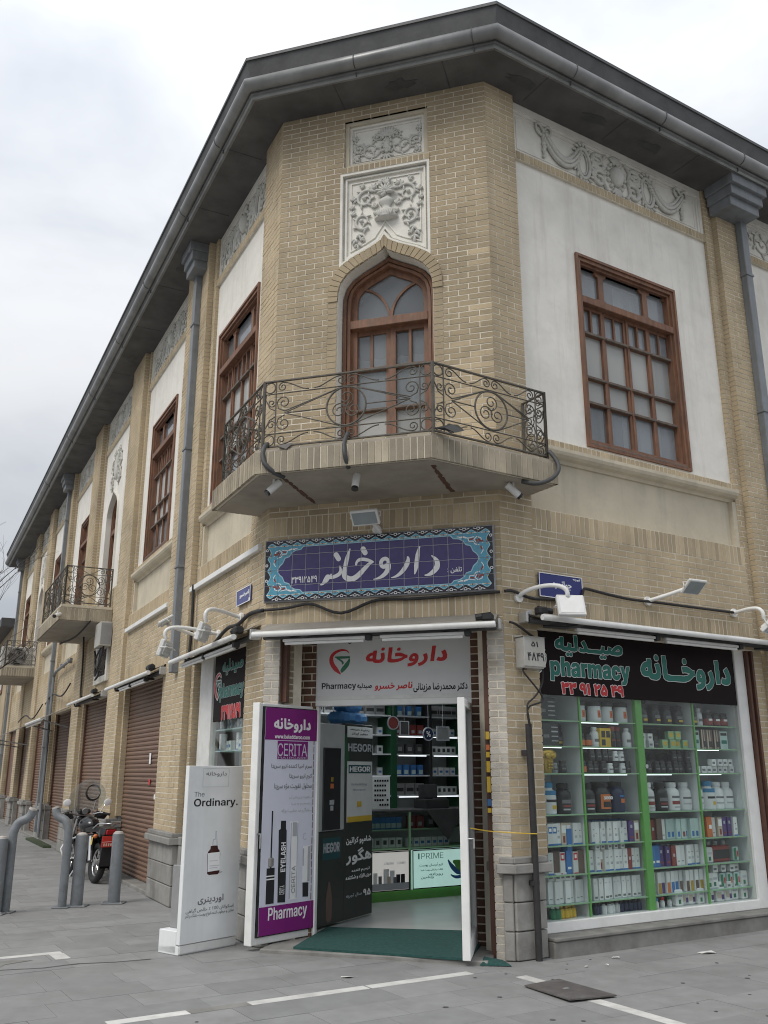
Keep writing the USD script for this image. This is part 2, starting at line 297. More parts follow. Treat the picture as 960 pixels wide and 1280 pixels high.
pm('litter', (0.62,0.61,0.58), 0.8, 0.1, 20.0)
pm('gum', (0.09,0.088,0.085), 0.9, 0.1, 20.0)

def glass(name, tint=(0.93,0.96,0.95), base=0.0, haze=None, hf=0.0):
    n = {'t': ('transparent_bsdf', {'color': tint}), 'g': ('glossy_bsdf', {'roughness': 0.03, 'color': (1,1,1)}), 'f': ('fresnel', {'IOR': 1.5}), 'm': ('mix_closure', {}), 'ge': ('geometry', {}), 'iv': ('math', {'math_type': 'subtract', 'value1': 1.0}), 'mu': ('math', {'math_type': 'multiply'})}
    l = [('ge.backfacing', 'iv.value2'), ('iv.value', 'mu.value1'), ('f.fac', 'mu.value2'), ('mu.value', 'm.fac'), ('t.BSDF', 'm.closure1'), ('g.BSDF', 'm.closure2')]; s = 'm.closure'
    if haze is not None:
        n |= {'h': ('diffuse_bsdf', {'color': haze}), 'm2': ('mix_closure', {'fac': hf}), 'oi': ('object_info', {}), 'ra': ('map_range', {'to_min': hf*.45, 'to_max': min(hf*1.5, .9)})}; l += [('oi.random', 'ra.value'), ('ra.result', 'm2.fac'), ('m.closure', 'm2.closure1'), ('h.BSDF', 'm2.closure2')]; s = 'm2.closure'
    LOOK[name] = usdkit.material(stage, '/World/Looks/'+name, n, l, surface=s)
glass('shop_glass')
glass('window_glass', (0.80,0.83,0.84), haze=(0.36,0.38,0.40), hf=0.24)
glass('window_glass_frosted', (0.7,0.72,0.72), haze=(0.50,0.50,0.48), hf=0.62)
glass('bottle_glass', (0.9,0.92,0.92))
glass('screen_clear', (0.86,0.88,0.86), haze=(0.5,0.5,0.48), hf=0.12)

# ---------------------------------------------------------------- lettering
_FA = glob.glob('/opt/blender-*/*/datafiles/fonts/NotoSansArabic*')[0]; _LA = glob.glob('/opt/blender-*/*/datafiles/fonts/Inter.woff2')[0]
_forms = {}
for _c, _b, _k in [('\u0627',0xFE8D,2),('\u0628',0xFE8F,4),('\u062a',0xFE95,4),('\u062b',0xFE99,4),('\u062c',0xFE9D,4),('\u062d',0xFEA1,4),('\u062e',0xFEA5,4),('\u062f',0xFEA9,2),('\u0630',0xFEAB,2),('\u0631',0xFEAD,2),('\u0632',0xFEAF,2),('\u0633',0xFEB1,4),('\u0634',0xFEB5,4),('\u0635',0xFEB9,4),('\u0636',0xFEBD,4),('\u0637',0xFEC1,4),('\u0639',0xFEC9,4),('\u063a',0xFECD,4),('\u0641',0xFED1,4),('\u0642',0xFED5,4),('\u0644',0xFEDD,4),('\u0645',0xFEE1,4),('\u0646',0xFEE5,4),('\u0647',0xFEE9,4),('\u0648',0xFEED,2),('\u067e',0xFB56,4),('\u0686',0xFB7A,4),('\u0698',0xFB8A,2),('\u06a9',0xFB8E,4),('\u06af',0xFB92,4),('\u06cc',0xFBFC,4)]:
    _forms[_c] = (_b, _k)
def shape_fa(t):
    """Joined letter forms in visual order, left to right."""
    out = []
    for i, c in enumerate(t):
        if c == '\u0640': out.append(c); continue
        if c not in _forms: out.append(c); continue
        b, k = _forms[c]; prev = t[i-1] if i else ' '; nxt = t[i+1] if i+1 < len(t) else ' '
        jp = prev == '\u0640' or (prev in _forms and _forms[prev][1] == 4); jn = k == 4 and (nxt in _forms or nxt == '\u0640')
        out.append(chr(b+(3 if jp and jn else 1 if jp else 2 if jn else 0)))
    s, run = [], []
    for c in reversed(out):
        if c.isdigit() or c in '%.,' or (c == ' ' and run): run.insert(0, c)
        else:
            if run and run[0] == ' ': s += run[1:]+[' ']
            else: s += run
            run = []; s.append(c)
    return ''.join(s+run)
_tc = {}
def txt(t, fa=None, wt=600, grow=0.0):
    """Lettering as a shapely area with its bounding box scaled to the unit square's height; use fit() to place it."""
    key = (t, wt)
    if key not in _tc:
        fa = any('\u0600' <= c <= '\u06ff' for c in t) if fa is None else fa
        f = ImageFont.truetype(_FA if fa else _LA, 110); f.set_variation_by_axes([wt, 100] if fa else [24, wt]); s = shape_fa(t) if fa else t
        x0, y0, x1, y1 = f.getbbox(s, anchor='ls'); im = Image.new('L', (int(x1-x0)+8, int(y1-y0)+8)); ImageDraw.Draw(im).text((4-x0, 4-y0), s, 255, f, anchor='ls')
        on = np.pad(np.asarray(im) > 127, ((0,0),(1,1))).astype(np.int8); df = np.diff(on, axis=1); rows, st = np.nonzero(df == 1); en = np.nonzero(df == -1)[1]
        g = shapely.union_all(shapely.box(st, -rows-1, en, -rows)).buffer(0.7).buffer(-0.7).simplify(0.8); _tc[key] = g
    return _tc[key]
def fit(g, u0, u1, z0, z1, slant=0.0, keep=False):
    a, b, c, d = g.bounds; sx = (u1-u0)/(c-a); sz = (z1-z0)/(d-b)
    if keep:
        s = min(abs(sx), abs(sz)); um, zm = (u0+u1)/2, (z0+z1)/2; u0, u1, z0, z1 = um-s*(c-a)/2, um+s*(c-a)/2, zm-s*(d-b)/2, zm+s*(d-b)/2; sx = sz = s
    g = affinity.affine_transform(g, [sx, slant*sz, 0, sz, u0-a*sx-slant*sz*b, z0-b*sz])
    return g
def stroke(pts, widths):
    """A brush stroke: hull of discs along a smoothed polyline."""
    p = np.asarray(pts, float); w = np.asarray(widths, float); n = len(p); t = np.linspace(0, n-1, (n-1)*5+1)
    from scipy.interpolate import CubicSpline
    q = CubicSpline(np.arange(n), p)(t); ww = np.interp(t, np.arange(n), w)
    ds = [Point(*q[i]).buffer(max(ww[i], 1e-4), 6) for i in range(len(q))]
    return unary_union([unary_union([ds[i], ds[i+1]]).convex_hull for i in range(len(ds)-1)])
# ---------------------------------------------------------------- the brick building: walls
BLD = Thing('brick_building', 'long two storey buff brick corner building with white plaster bays and dark eaves', 'building', FR, (0,0,0))
BP = BLD.path
WALLS = {'front_wall': MB(), 'right_wall': MB(), 'left_wall': MB()}
BRICKS = []      # (kind, wall, material, frame, box)
BRICK_POLYS = [] # clipped bricks
def rect(u0, u1, z0, z1): return sbox(min(u0,u1), z0, max(u0,u1), z1)
def brick_zone(F, wall, poly, dfront=0.0, dback=-0.14, mat='brick_buff', kind='brick', L=0.225, H=0.068, g=0.0122, soldier=False, z_from=0.0):
    u0, z0, u1, z1 = poly.bounds; plain = abs(poly.area-(u1-u0)*(z1-z0)) < 1e-6
    WALLS[wall].poly(rect(u0+.006, u1-.006, z0, z1) if plain else poly, dback, dfront-0.004, F)
    prep = shapely.prepared.prep(poly) if not plain else None
    if soldier: rows = [(z0+g/2, z1-g/2)]; step = H; wd = H-g
    else:
        n = max(1, round((z1-z0)/H)); h = (z1-z0)/n; rows = [(z0+i*h+g/2, z0+(i+1)*h-g/2) for i in range(n)]; step = L; wd = L-g
    for ri, (a, b) in enumerate(rows):
        off = 0 if soldier else (ri % 2)*step/2
        if soldier: m = max(1, round((u1-u0)/step)); step_ = (u1-u0)/m
        else: step_ = step
        cuts = [u0]; u = u0-off+step_
        while u < u1-.035:
            if u > u0+.035: cuts.append(u)
            u += step_
        cuts.append(u1)
        for ci in range(len(cuts)-1):
            pc, qc = cuts[ci]+(g/2 if ci else 0), cuts[ci+1]-(g/2 if ci < len(cuts)-2 else 0)
            jd = R.uniform(-0.0025, 0.0015)
            bx = [pc, qc, dback, dfront+jd, a+R.uniform(-.001,.001), b+R.uniform(-.001,.001)]
            if plain or prep.contains(sbox(pc, a, qc, b)): BRICKS.append((kind, wall, mat, F, bx))
            elif prep.intersects(sbox(pc, a, qc, b)):
                gg = poly.intersection(sbox(pc, a, qc, b))
                for x in getattr(gg, 'geoms', [gg]):
                    if x.geom_type == 'Polygon' and x.area > 2e-4: BRICK_POLYS.append((wall, mat, F, x, dback, dfront+jd))
def soldier_zone(F, wall, u0, u1, z0, z1, d=0.0, mat='brick_buff', dback=-0.14, w=0.068): brick_zone(F, wall, rect(u0,u1,z0,z1), d, dback, mat, 'soldier_brick', H=w, soldier=True)

# the ogee window outline: half widths against height
OG = np.array([(0,7.372),(0.035,7.315),(0.15,7.252),(0.32,7.168),(0.44,7.085),(0.515,6.985),(0.55,6.87),(0.558,6.74)])
OGZ = [1.25,1.1,1,1,.9,.6,.3,0]; OGX = [0,.12,.3,.5,.75,.95,1,1]
def ogee(cu, z0, grow=0.0):
    r = [(cu+p[0]+grow*OGX[i], p[1]+grow*OGZ[i]) for i, p in enumerate(OG)]
    l = [(2*cu-x, z) for x, z in r[1:]]
    return Polygon([(r[-1][0], z0)]+r[::-1]+l+[(l[-1][0], z0)])
CU = -1.205
open_arch = ogee(CU, 4.60); band_arch = ogee(CU, 4.60, 0.115)
niche_top = rect(-1.70, -0.68, 8.50, 9.15); niche_big = rect(-1.745, -0.665, 7.03, 8.42)
core_front = rect(-FW_, 0, 0, 9.35).difference(rect(-2.33, -0.17, 0, 3.0)).difference(open_arch)
WALLS['front_wall'].poly(core_front, -0.42, -0.14, FR)
upper = rect(-FW_, 0, 4.62, 9.34).difference(niche_top).difference(niche_big.union(band_arch.intersection(rect(-5,5,4.6,8.4))))
brick_zone(FR, 'front_wall', upper)
soldier_zone(FR, 'front_wall', -1.72, -0.66, 8.42, 8.50, 0.012)
# voussoirs round the ogee
pts = list(band_arch.exterior.coords)
def along(outer, inner, n, mat, wall, F, d0, d1):
    lo, li = LineString(outer), LineString(inner)
    for i in range(n):
        q = [lo.interpolate((i+.06)/n, True), lo.interpolate((i+.94)/n, True), li.interpolate((i+.94)/n, True), li.interpolate((i+.06)/n, True)]
        BRICK_POLYS.append((wall, mat, F, Polygon([(p.x, p.y) for p in q]), d0, d1))
for sgn in (-1, 1):
    o = [(CU+sgn*(p[0]+0.115*OGX[i]), p[1]+0.115*OGZ[i]) for i, p in enumerate(OG)]
    i_ = [(CU+sgn*p[0], p[1]) for p in OG]
    along(o, i_, 15, 'brick_buff', 'front_wall', FR, -0.14, 0.014)
    for k in range(14):   # the jamb bricks under the spring
        z = 6.74-0.0746*(k+1); a = CU+sgn*0.558; b = CU+sgn*(0.558+0.115); BRICKS.append(('brick','front_wall','brick_buff',FR,[min(a,b)+.004,max(a,b)-.004,-.14,0.002,z+.005,z+.069]))
WALLS['front_wall'].poly(band_arch.difference(open_arch).intersection(rect(-9,9,4.62,9)), -0.14, -0.004, FR)
brick_zone(FR, 'front_wall', band_arch.difference(open_arch).intersection(rect(-9,9,4.62,5.695)))
brick_zone(FR, 'front_wall', rect(-FW_, 0, 4.235, 4.37)); soldier_zone(FR, 'front_wall', -FW_, 0, 4.03, 4.235)
brick_zone(FR, 'front_wall', rect(-FW_, 0, 3.30, 4.03)); soldier_zone(FR, 'front_wall', -FW_, 0, 3.06, 3.30)
soldier_zone(FR, 'front_wall', -FW_, 0, 2.98, 3.06, w=0.2)
brick_zone(FR, 'front_wall', rect(-FW_, -2.33, 0.85, 2.98), mat='brick_white', L=0.175, dback=-.33); brick_zone(FR, 'front_wall', rect(-0.17, 0, 0.0, 2.98), mat='brick_white', L=0.175, dback=-.33)

WIN = []  # windows to build later: (F, wall, u0, u1, z0, z1, d)
def bay(F, wall, ua, ub, win=None, arch=None, ns=1, frieze=True, low=True, ledge=True, lz=0.0):
    """One bay between pilasters: ua < ub, panel set back."""
    P_ = {k: MB() for k in ('white', 'beige', 'apron', 'frieze')}; PL[wall].append(P_)
    hole = rect(*win) if win else (arch if arch is not None else None)
    pan = rect(ua, ub, 5.06, 8.53)
    if hole is not None: pan = pan.difference(hole)
    P_['white'].poly(pan, -0.14, -0.10, F)
    P_['frieze'].poly(rect(ua, ub, 8.64, 9.34), -0.14, -0.115, F)
    # raised border of the frieze panel
    for b in (rect(ua,ub,9.24,9.34), rect(ua,ua+.05,8.64,9.24), rect(ub-.05,ub,8.64,9.24)): P_['frieze'].poly(b, -0.115, -0.085, F)
    fr = rect(ua+.05,ub-.05,8.64,9.24); P_['frieze'].poly(fr.difference(fr.buffer(-.035, join_style=2)), -0.115, -0.10, F)
    fr2 = fr.buffer(-.075, join_style=2); P_['frieze'].poly(fr2.difference(fr2.buffer(-.012, join_style=2)), -0.115, -0.107, F)
    soldier_zone(F, wall, ua, ub, 8.53, 8.64, -0.06)
    if ledge:
        soldier_zone(F, wall, ua, ub, 4.97, 5.06, -0.035)
        prof = [(-.14,4.83),(-.10,4.83),(-.08,4.86),(-.04,4.875),(-.005,4.90),(0.012,4.93),(0.012,4.968),(-.14,4.968)]
        v = []; n = len(prof)
        for u in (ua, ub): v += [(u, d, z) for d, z in prof]
        f = [[i, (i+1)%n, n+(i+1)%n] for i in range(n)]+[[i, n+(i+1)%n, n+i] for i in range(n)]+[[0,i+1,i] for i in range(1,n-1)]+[[n,n+i,n+i+1] for i in range(1,n-1)]
        P_['beige'].add(np.array(v), np.array(f)[:, ::-1], F)
        P_['apron'].poly(rect(ua, ub, 4.24, 4.83), -0.14, -0.12, F)
        for b in (rect(ua, ua+.07, 4.24, 4.83), rect(ub-.07, ub, 4.24, 4.83)): P_['apron'].poly(b, -0.12, -0.06, F)
    if low:
        soldier_zone(F, wall, ua, ub, 4.01+lz, 4.24, -0.012)
        brick_zone(F, wall, rect(ua, ub, 3.30, 4.01+lz), -0.012); soldier_zone(F, wall, ua, ub, 3.06, 3.30, -0.012); soldier_zone(F, wall, ua, ub, 2.98, 3.06, -0.012, w=0.2)
PL = {'right_wall': [], 'left_wall': []}

# right wall
PIER_R = 0.43
core = rect(0.0, 8.6, 0, 9.35).difference(rect(1.375, 3.085, 5.115, 7.57)).difference(rect(0.40, 3.78, 0.0, 2.98))
WALLS['right_wall'].poly(core, -0.42, -0.14, RI)
brick_zone(RI, 'right_wall', rect(0, PIER_R, 4.37, 9.34), L=0.215); brick_zone(RI, 'right_wall', rect(0, PIER_R, 0.86, 4.37), L=0.215, dback=-.33)
bay(RI, 'right_wall', PIER_R, 3.82, (1.375, 3.085, 5.115, 7.57))
brick_zone(RI, 'right_wall', rect(3.82, 3.97, 2.98, 9.34), -0.055, L=0.15)
brick_zone(RI, 'right_wall', rect(3.97, 4.58, 0.9, 9.34), 0.03, L=0.2)
brick_zone(RI, 'right_wall', rect(3.80, 3.97, 0.0, 2.98), -0.045, L=0.17)
bay(RI, 'right_wall', 4.58, 8.4, None)
# left wall
LB = [(-2.83, -0.60), (-7.12, -4.15), (-11.3, -8.25), (-15.3, -12.35), (-19.2, -16.4), (-22.6, -20.1), (-26.6, -23.5)]
PILS = [(-4.15, -2.98), (-8.25, -7.22), (-12.35, -11.4), (-16.4, -15.4), (-20.1, -19.2), (-23.5, -22.6), (-27.9, -26.6)]
LWIN = [(-2.62, -0.93, 5.10, 7.62), (-6.60, -4.93, 5.10, 7.62), None, (-14.2, -12.72, 5.10, 7.62), (-18.7, -17.0, 5.10, 7.62), None, (-26.0, -24.2, 5.10, 7.62)]
LARCH = [None, None, -10.0, None, None, -21.4, None]
core = rect(-28.0, 0, 0, 9.35)
LOW = [(-2.83,-.62), (-7.2,-4.17), (-11.35,-8.27), (-15.35,-12.37), (-19.15,-16.42), (-22.55,-20.12), (-26.55,-23.52)]
for w, a in zip(LWIN, LARCH):
    if w: core = core.difference(rect(*w))
    if a: core = core.difference(ogee(a, 4.6))
for a, b in LOW: core = core.difference(rect(a, b, 0, 2.98))
WALLS['left_wall'].poly(core, -0.42, -0.14, LE)
brick_zone(LE, 'left_wall', rect(-0.60, 0, 4.37, 9.34), L=0.2); brick_zone(LE, 'left_wall', rect(-0.60, 0, 0.86, 4.37), L=0.2, dback=-.33)
for i, ((a, b), w, c) in enumerate(zip(LB, LWIN, LARCH)):
    bay(LE, 'left_wall', a, b, w, ogee(c, 4.6) if c else None, ledge=c is None, lz=-.08 if c is None else 0)
    if c: brick_zone(LE, 'left_wall', rect(a, b, 4.24, 5.06).difference(ogee(c, 4.6)), -0.03)
    brick_zone(LE, 'left_wall', rect(a-.13 if i == 0 else a-.1, a, 0.9, 9.34), -0.05, L=0.13)
for i, (a, b) in enumerate(PILS):
    brick_zone(LE, 'left_wall', rect(a, b, 0.86, 9.34), 0.035, L=0.235 if i < 3 else 0.235)

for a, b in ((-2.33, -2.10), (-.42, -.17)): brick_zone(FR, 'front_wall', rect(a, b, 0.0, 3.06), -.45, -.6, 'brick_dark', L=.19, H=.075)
# plinth stones (piers)
PST = []
def plinth(F, wall, u0, u1, d0, d1, zt=0.72, wrap=True):
    n = 3; h = zt/n
    for k in range(n): PST.append((wall, F, [u0, u1, d0, d1-R.uniform(0,.006), k*h+.004, (k+1)*h-.004]))
    PST.append((wall, F, [u0-.045, u1+.045, d0, d1+.055, zt+.004, zt+.085])); PST.append((wall, F, [u0-.02, u1+.02, d0, d1+.02, zt+.085, zt+.14]))
plinth(RI, 'right_wall', 0.0, 0.36, -0.33, 0.035); plinth(FR, 'front_wall', -0.09, 0.0, -0.33, 0.03)
plinth(LE, 'left_wall', -0.56, 0.0, -0.33, 0.035); plinth(FR, 'front_wall', -FW_, -2.36, -0.33, 0.03)
plinth(RI, 'right_wall', 3.99, 4.55, -0.33, 0.06, 0.78)
for a, b in PILS: plinth(LE, 'left_wall', a-.03, b+.03, -0.14, 0.075); PST.append(('left_wall', LE, [b+.03, b+.16, -.14, -.0, 0.004, .72])); PST.append(('left_wall', LE, [b+.03, b+.17, -.14, .01, .724, .82]))

for w, m in WALLS.items(): BLD.part(w, m, 'mortar')
# bricks: the 300 that show largest of each kind one by one, the rest joined
def apparent(F, b):
    c = F.P((b[0]+b[1])/2, b[3], (b[4]+b[5])/2)-EYE; r = np.linalg.norm(c); cz = c@FWD
    if cz < 1 or abs(c[0]/cz) > .425 or abs((c@UPV)/cz) > .57: return 0
    return (b[1]-b[0])*(b[5]-b[4])*max(0, -(c@F.n)/r)/r**2
rest = {}
for kind in ('brick', 'soldier_brick'):
    L_ = [b for b in BRICKS if b[0] == kind]; L_.sort(key=lambda b: -apparent(b[3], b[4]))
    for _, w, mat, F, bx in L_[:300]: BLD.part(kind, MB().box(*bx, F), mat, parent=f'{BP}/{w}')
    for _, w, mat, F, bx in L_[300:]: rest.setdefault((w, mat, id(F)), (F, []))[1].append(bx)
for (w, mat, _), (F, bs) in rest.items():
    m = MB().boxes(bs, F)
    for q in [x for x in BRICK_POLYS if x[0] == w and x[1] == mat]: m.poly(q[3], q[4], q[5], q[2])
    BLD.part('brick_courses', m, mat, parent=f'{BP}/{w}', kind='stuff')
for w, F, bx in PST: BLD.part('plinth_stone', MB().cbox(*bx, F, c=.008), 'stone_plinth', parent=f'{BP}/{w}')
for w, d in [(w, d) for w, L_ in PL.items() for d in L_]:
    BLD.part('plaster_panel', d['white'], 'plaster_white', parent=f'{BP}/{w}')
    if d['beige'].v: BLD.part('plaster_ledge', d['beige'], 'plaster_beige', parent=f'{BP}/{w}'); BLD.part('plaster_apron', d['apron'], 'plaster_beige', parent=f'{BP}/{w}')
    BLD.part('frieze_panel', d['frieze'], 'plaster_frieze', parent=f'{BP}/{w}')
# door-head channel of the left wall bays
for a, b in ((-2.95, -0.2), (-7.1, -4.2)):
    BLD.part('white_moulding', MB().cbox(a, b, -.02, .05, 3.93, 4.0, LE), 'white_paint', parent=f'{BP}/left_wall')

# ---------------------------------------------------------------- eaves: soffit, gutter, roof edge
PATH = [(LE, -28.6), (LE, 0), (RI, 0), (RI, 8.6)]
def miter(d):
    """Plan points of the wall line moved out by d."""
    def inter(A, B):
        a, b = A.o+A.n*d, B.o+B.n*d; M = np.array([A.u[:2], -B.u[:2]]).T; t = np.linalg.solve(M, (b-a)[:2]); return (a+A.u*t[0])
    return [LE.P(-28.6, d, 0), inter(LE, FR), inter(FR, RI), RI.P(8.6, d, 0)]
def sweep(prof, mb, close=True):
    cols = []
    for d, z in prof:
        cols.append([p+np.array([0,0,z]) for p in miter(d)])
    n = len(prof); v = np.array(cols).transpose(1,0,2).reshape(-1,3); f = []
    for s_ in range(3):
        for i in range(n if close else n-1):
            j = (i+1) % n; a, b, c, e = s_*n+i, s_*n+j, (s_+1)*n+j, (s_+1)*n+i; f += [[a,c,b],[a,e,c]]
    for k, sg in ((0,1),(3,-1)):
        for i in range(1, n-1): t = [k*n, k*n+i, k*n+i+1]; f.append(t if sg > 0 else t[::-1])
    return mb.add(v, f)
BLD.part('soffit', sweep([(-0.3,9.335),(0.47,9.335),(0.47,9.40),(-0.3,9.40)], MB()), 'soffit_dark', parent=None)
gp = [(0.44,9.334),(0.475,9.325),(0.49,9.345),(0.485,9.375),(0.505,9.38),(0.50,9.415)]
gp += [(0.535+0.085*math.sin(t), 9.485-0.085*math.cos(t)) for t in np.linspace(-0.2, 2.5, 10)]+[(0.50,9.60),(0.42,9.60)]
GUT = BLD.part('gutter', sweep(gp, MB()), 'gutter_metal', smooth=35)
BLD.part('roof_edge', sweep([(0.42,9.58),(0.52,9.575),(0.585,9.80),(0.60,9.80),(0.60,9.84),(0.55,9.86),(0.42,9.86)], MB()), 'roof_metal')
for F, us in ((RI, (0.9,2.4,3.9)), (FR, (-0.02,-1.4,)), (LE, (-.9,-2.6,-4.9,-7.2,-10,-13,-17))):
    for u in us: BLD.part('gutter_seam', MB().box(u-.006,u+.006,.47,.503,9.33,9.42, F).tube([(u,0.537+0.087*math.sin(t),9.485-0.087*math.cos(t)) for t in np.linspace(0,2.4,8)], .006, 5, F), 'roof_metal', parent=GUT)
roof = Polygon([tuple(p[:2]) for p in miter(0.5)]+[tuple(RI.P(8.6,-9,0)[:2]), tuple(LE.P(-28.6,-9,0)[:2])])
BLD.part('roof', MB().plan(roof, 9.45, 9.855), 'roof_metal')
inner = Polygon([tuple(p[:2]) for p in miter(-0.30)]+[tuple(RI.P(8.6,-9,0)[:2]), tuple(LE.P(-28.6,-9,0)[:2])])
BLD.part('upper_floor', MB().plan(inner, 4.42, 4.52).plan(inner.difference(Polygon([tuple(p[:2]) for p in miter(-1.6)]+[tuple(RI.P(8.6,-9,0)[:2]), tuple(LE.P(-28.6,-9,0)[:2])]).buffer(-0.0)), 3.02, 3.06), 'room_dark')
back = Polygon([tuple(RI.P(8.6,-.3,0)[:2]), tuple(RI.P(8.6,-9,0)[:2]), tuple(LE.P(-28.6,-9,0)[:2]), tuple(LE.P(-28.6,-.3,0)[:2])])
BLD.part('back_wall', MB().plan(LineString(back.exterior.coords[:4]).buffer(.15, cap_style=2, join_style=2), 0, 9.5), 'mortar')
iw = LineString([tuple(p[:2]) for p in miter(-1.35)]).buffer(.05, cap_style=2, join_style=2)
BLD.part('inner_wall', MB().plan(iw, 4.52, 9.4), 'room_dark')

SOF = f'{BP}/soffit'; rs = random.Random(21)
for F, u in ((RI,1.55),(RI,2.55),(FR,-.95),(RI,.35),(LE,-3.9),(LE,-7.6)):
    a = np.linspace(0,2*np.pi,15)[:-1]; pts = [(u+.24*rs.uniform(.45,1)*math.cos(t), .22+.11*rs.uniform(.4,1)*math.sin(t)) for t in a]; m = MB().plan(Polygon(pts).buffer(0), 9.3302, 9.3335); o = MB()
    for v, f in zip(m.v, m.f): o.add(v, (f-f.min())[:, ::-1], F)
    BLD.part('peeled_patch', o, 'grey_dark', parent=SOF)
for F, us in ((RI, (.6,1.9,3.2,4.6)), (FR, (-.4,-1.7)), (LE, (-.8,-2.2,-4.6,-6.2,-8.4,-10.5,-13,-16))):
    for u in us: BLD.part('board_seam', MB().box(u-.004,u+.004,.0,.465,9.331,9.3345,F), 'grey_dark', parent=SOF)
# downpipes with stepped heads
def downpipe(F, u, w, d, z0, sh, hs=1.0):
    m = MB().cbox(u-w/2, u+w/2, 0.03, 0.03+d, z0, 8.95, F, c=.008)
    for z in (8.1, 6.1, 4.35, 2.2):
        if z > z0: m.cbox(u-w/2-.012, u+w/2+.012, .03, .042+d, z, z+.035, F, c=.004)
    p = BLD.part('downpipe', m, 'pipe_grey')
    h = MB()
    for k, (a, e) in enumerate(((.36,.44),(.33,.385),(.30,.33))): h.cbox(u-a*hs+sh, u+a*hs+sh, -.02, e*hs, 9.335-.135*(k+1), 9.335-.135*k+.004, F, c=.006)
    BLD.part('rain_head', h, 'pipe_grey', parent=p)
downpipe(RI, 4.42, 0.13, 0.10, 0.1, -.22)
for u in (-3.40, -15.85, -27.2): downpipe(LE, u, 0.14, 0.10, 2.9 if u > -4 else 0.2, .08, .72)

# ---------------------------------------------------------------- windows of the upper floor
def window_case(F, wall, w, d=-0.13):
    """Brown timber window: three light transom, four casements."""
    u0, u1, z0, z1 = w; T = 0.075
    m = MB(); fr = rect(u0,u1,z0,z1); m.poly(fr.difference(fr.buffer(-T, join_style=2)), -.36, -0.088, F)
    m.poly(fr.buffer(.004, join_style=2).difference(fr.buffer(-.03, join_style=2)), -.12, -0.07, F)
    m.poly(fr.buffer(-T, join_style=2).difference(fr.buffer(-T-.03, join_style=2)), -.30, -0.12, F)
    win = BLD.part('window', m, 'wood_frame')
    a, b = u0+T, u1-T; zt = z0+(z1-z0)*0.765
    BLD.part('transom_bar', MB().cbox(a, b, -.26, -.085, zt-.05, zt+.04, F), 'wood_frame', parent=win)
    W = b-a; cuts = [a, a+W*.235, a+W*.275, a+W*.725, a+W*.765, b]; tl = rect(a,b,zt+.04,z1-T)
    holes = []
    for i in (0, 2, 4):
        q = rect(cuts[i]+.012, cuts[i+1]-.012, zt+.06, z1-T-.03); c = .055; x0,y0,x1,y1 = q.bounds
        for x, y in ((x0,y0),(x1,y0),(x0,y1),(x1,y1)): q = q.difference(Point(x,y).buffer(c, 6))
        holes.append(q); BLD.part('pane', MB().poly(q.buffer(.01), -.205, -.199, F), 'window_glass', parent=win)
    BLD.part('transom_frame', MB().poly(tl.difference(unary_union(holes)), -.225, -.165, F), 'wood_frame', parent=win)
    H = zt-.05-(z0+.05); zz = [z0+.05, z0+.05+H*.30, z0+.05+H*.48, z0+.05+H*.80, zt-.05]
    BLD.part('window_sill', MB().cbox(a, b, -.26, -.07, z0+.005, z0+.05, F), 'wood_grey', parent=win)
    for k in range(4):
        p, q = a+W*k/4, a+W*(k+1)/4; st = .04 if k in (1,2) else .036; c = rect(p,q,zz[0],zz[4]); hl = []
        for r_ in range(3): hl.append((rect(p+st,q-st,zz[r_]+.02,zz[r_+1]-.02), r_))
        mid = (p+q)/2
        for s_ in (0,1): hl.append((rect(p+st if s_ == 0 else mid+.014, mid-.014 if s_ == 0 else q-st, zz[3]+.02, zz[4]-.035), 3))
        BLD.part('casement', MB().poly(c.difference(unary_union([h for h,_ in hl])), -.235, -.165 - .012*(k%2), F), 'wood_frame', parent=win)
        for r_ in range(1,4): BLD.part('glazing_bar', MB().cbox(p+.02, q-.02, -.18, -.14, zz[r_]-.018, zz[r_]+.014, F, c=.004), 'wood_grey', parent=win)
        for h, r_ in hl: BLD.part('pane', MB().poly(h.buffer(.008), -.208, -.202, F), 'window_glass_frosted' if r_ in (1,2) else 'window_glass', parent=win)
    cm = MB()
    for lo, hi in ((a, a+W*.46), (a+W*.56, b)):
        us = np.linspace(lo, hi, 40); v = []
        for z in (z0-.05, z1): v += [(u, -.42-.025*math.sin(u*38), z) for u in us]
        n = len(us); cm.add(v, [[i,i+1,n+i+1] for i in range(n-1)]+[[i,n+i+1,n+i] for i in range(n-1)], F)
    BLD.part('curtain', cm, 'curtain', parent=win)
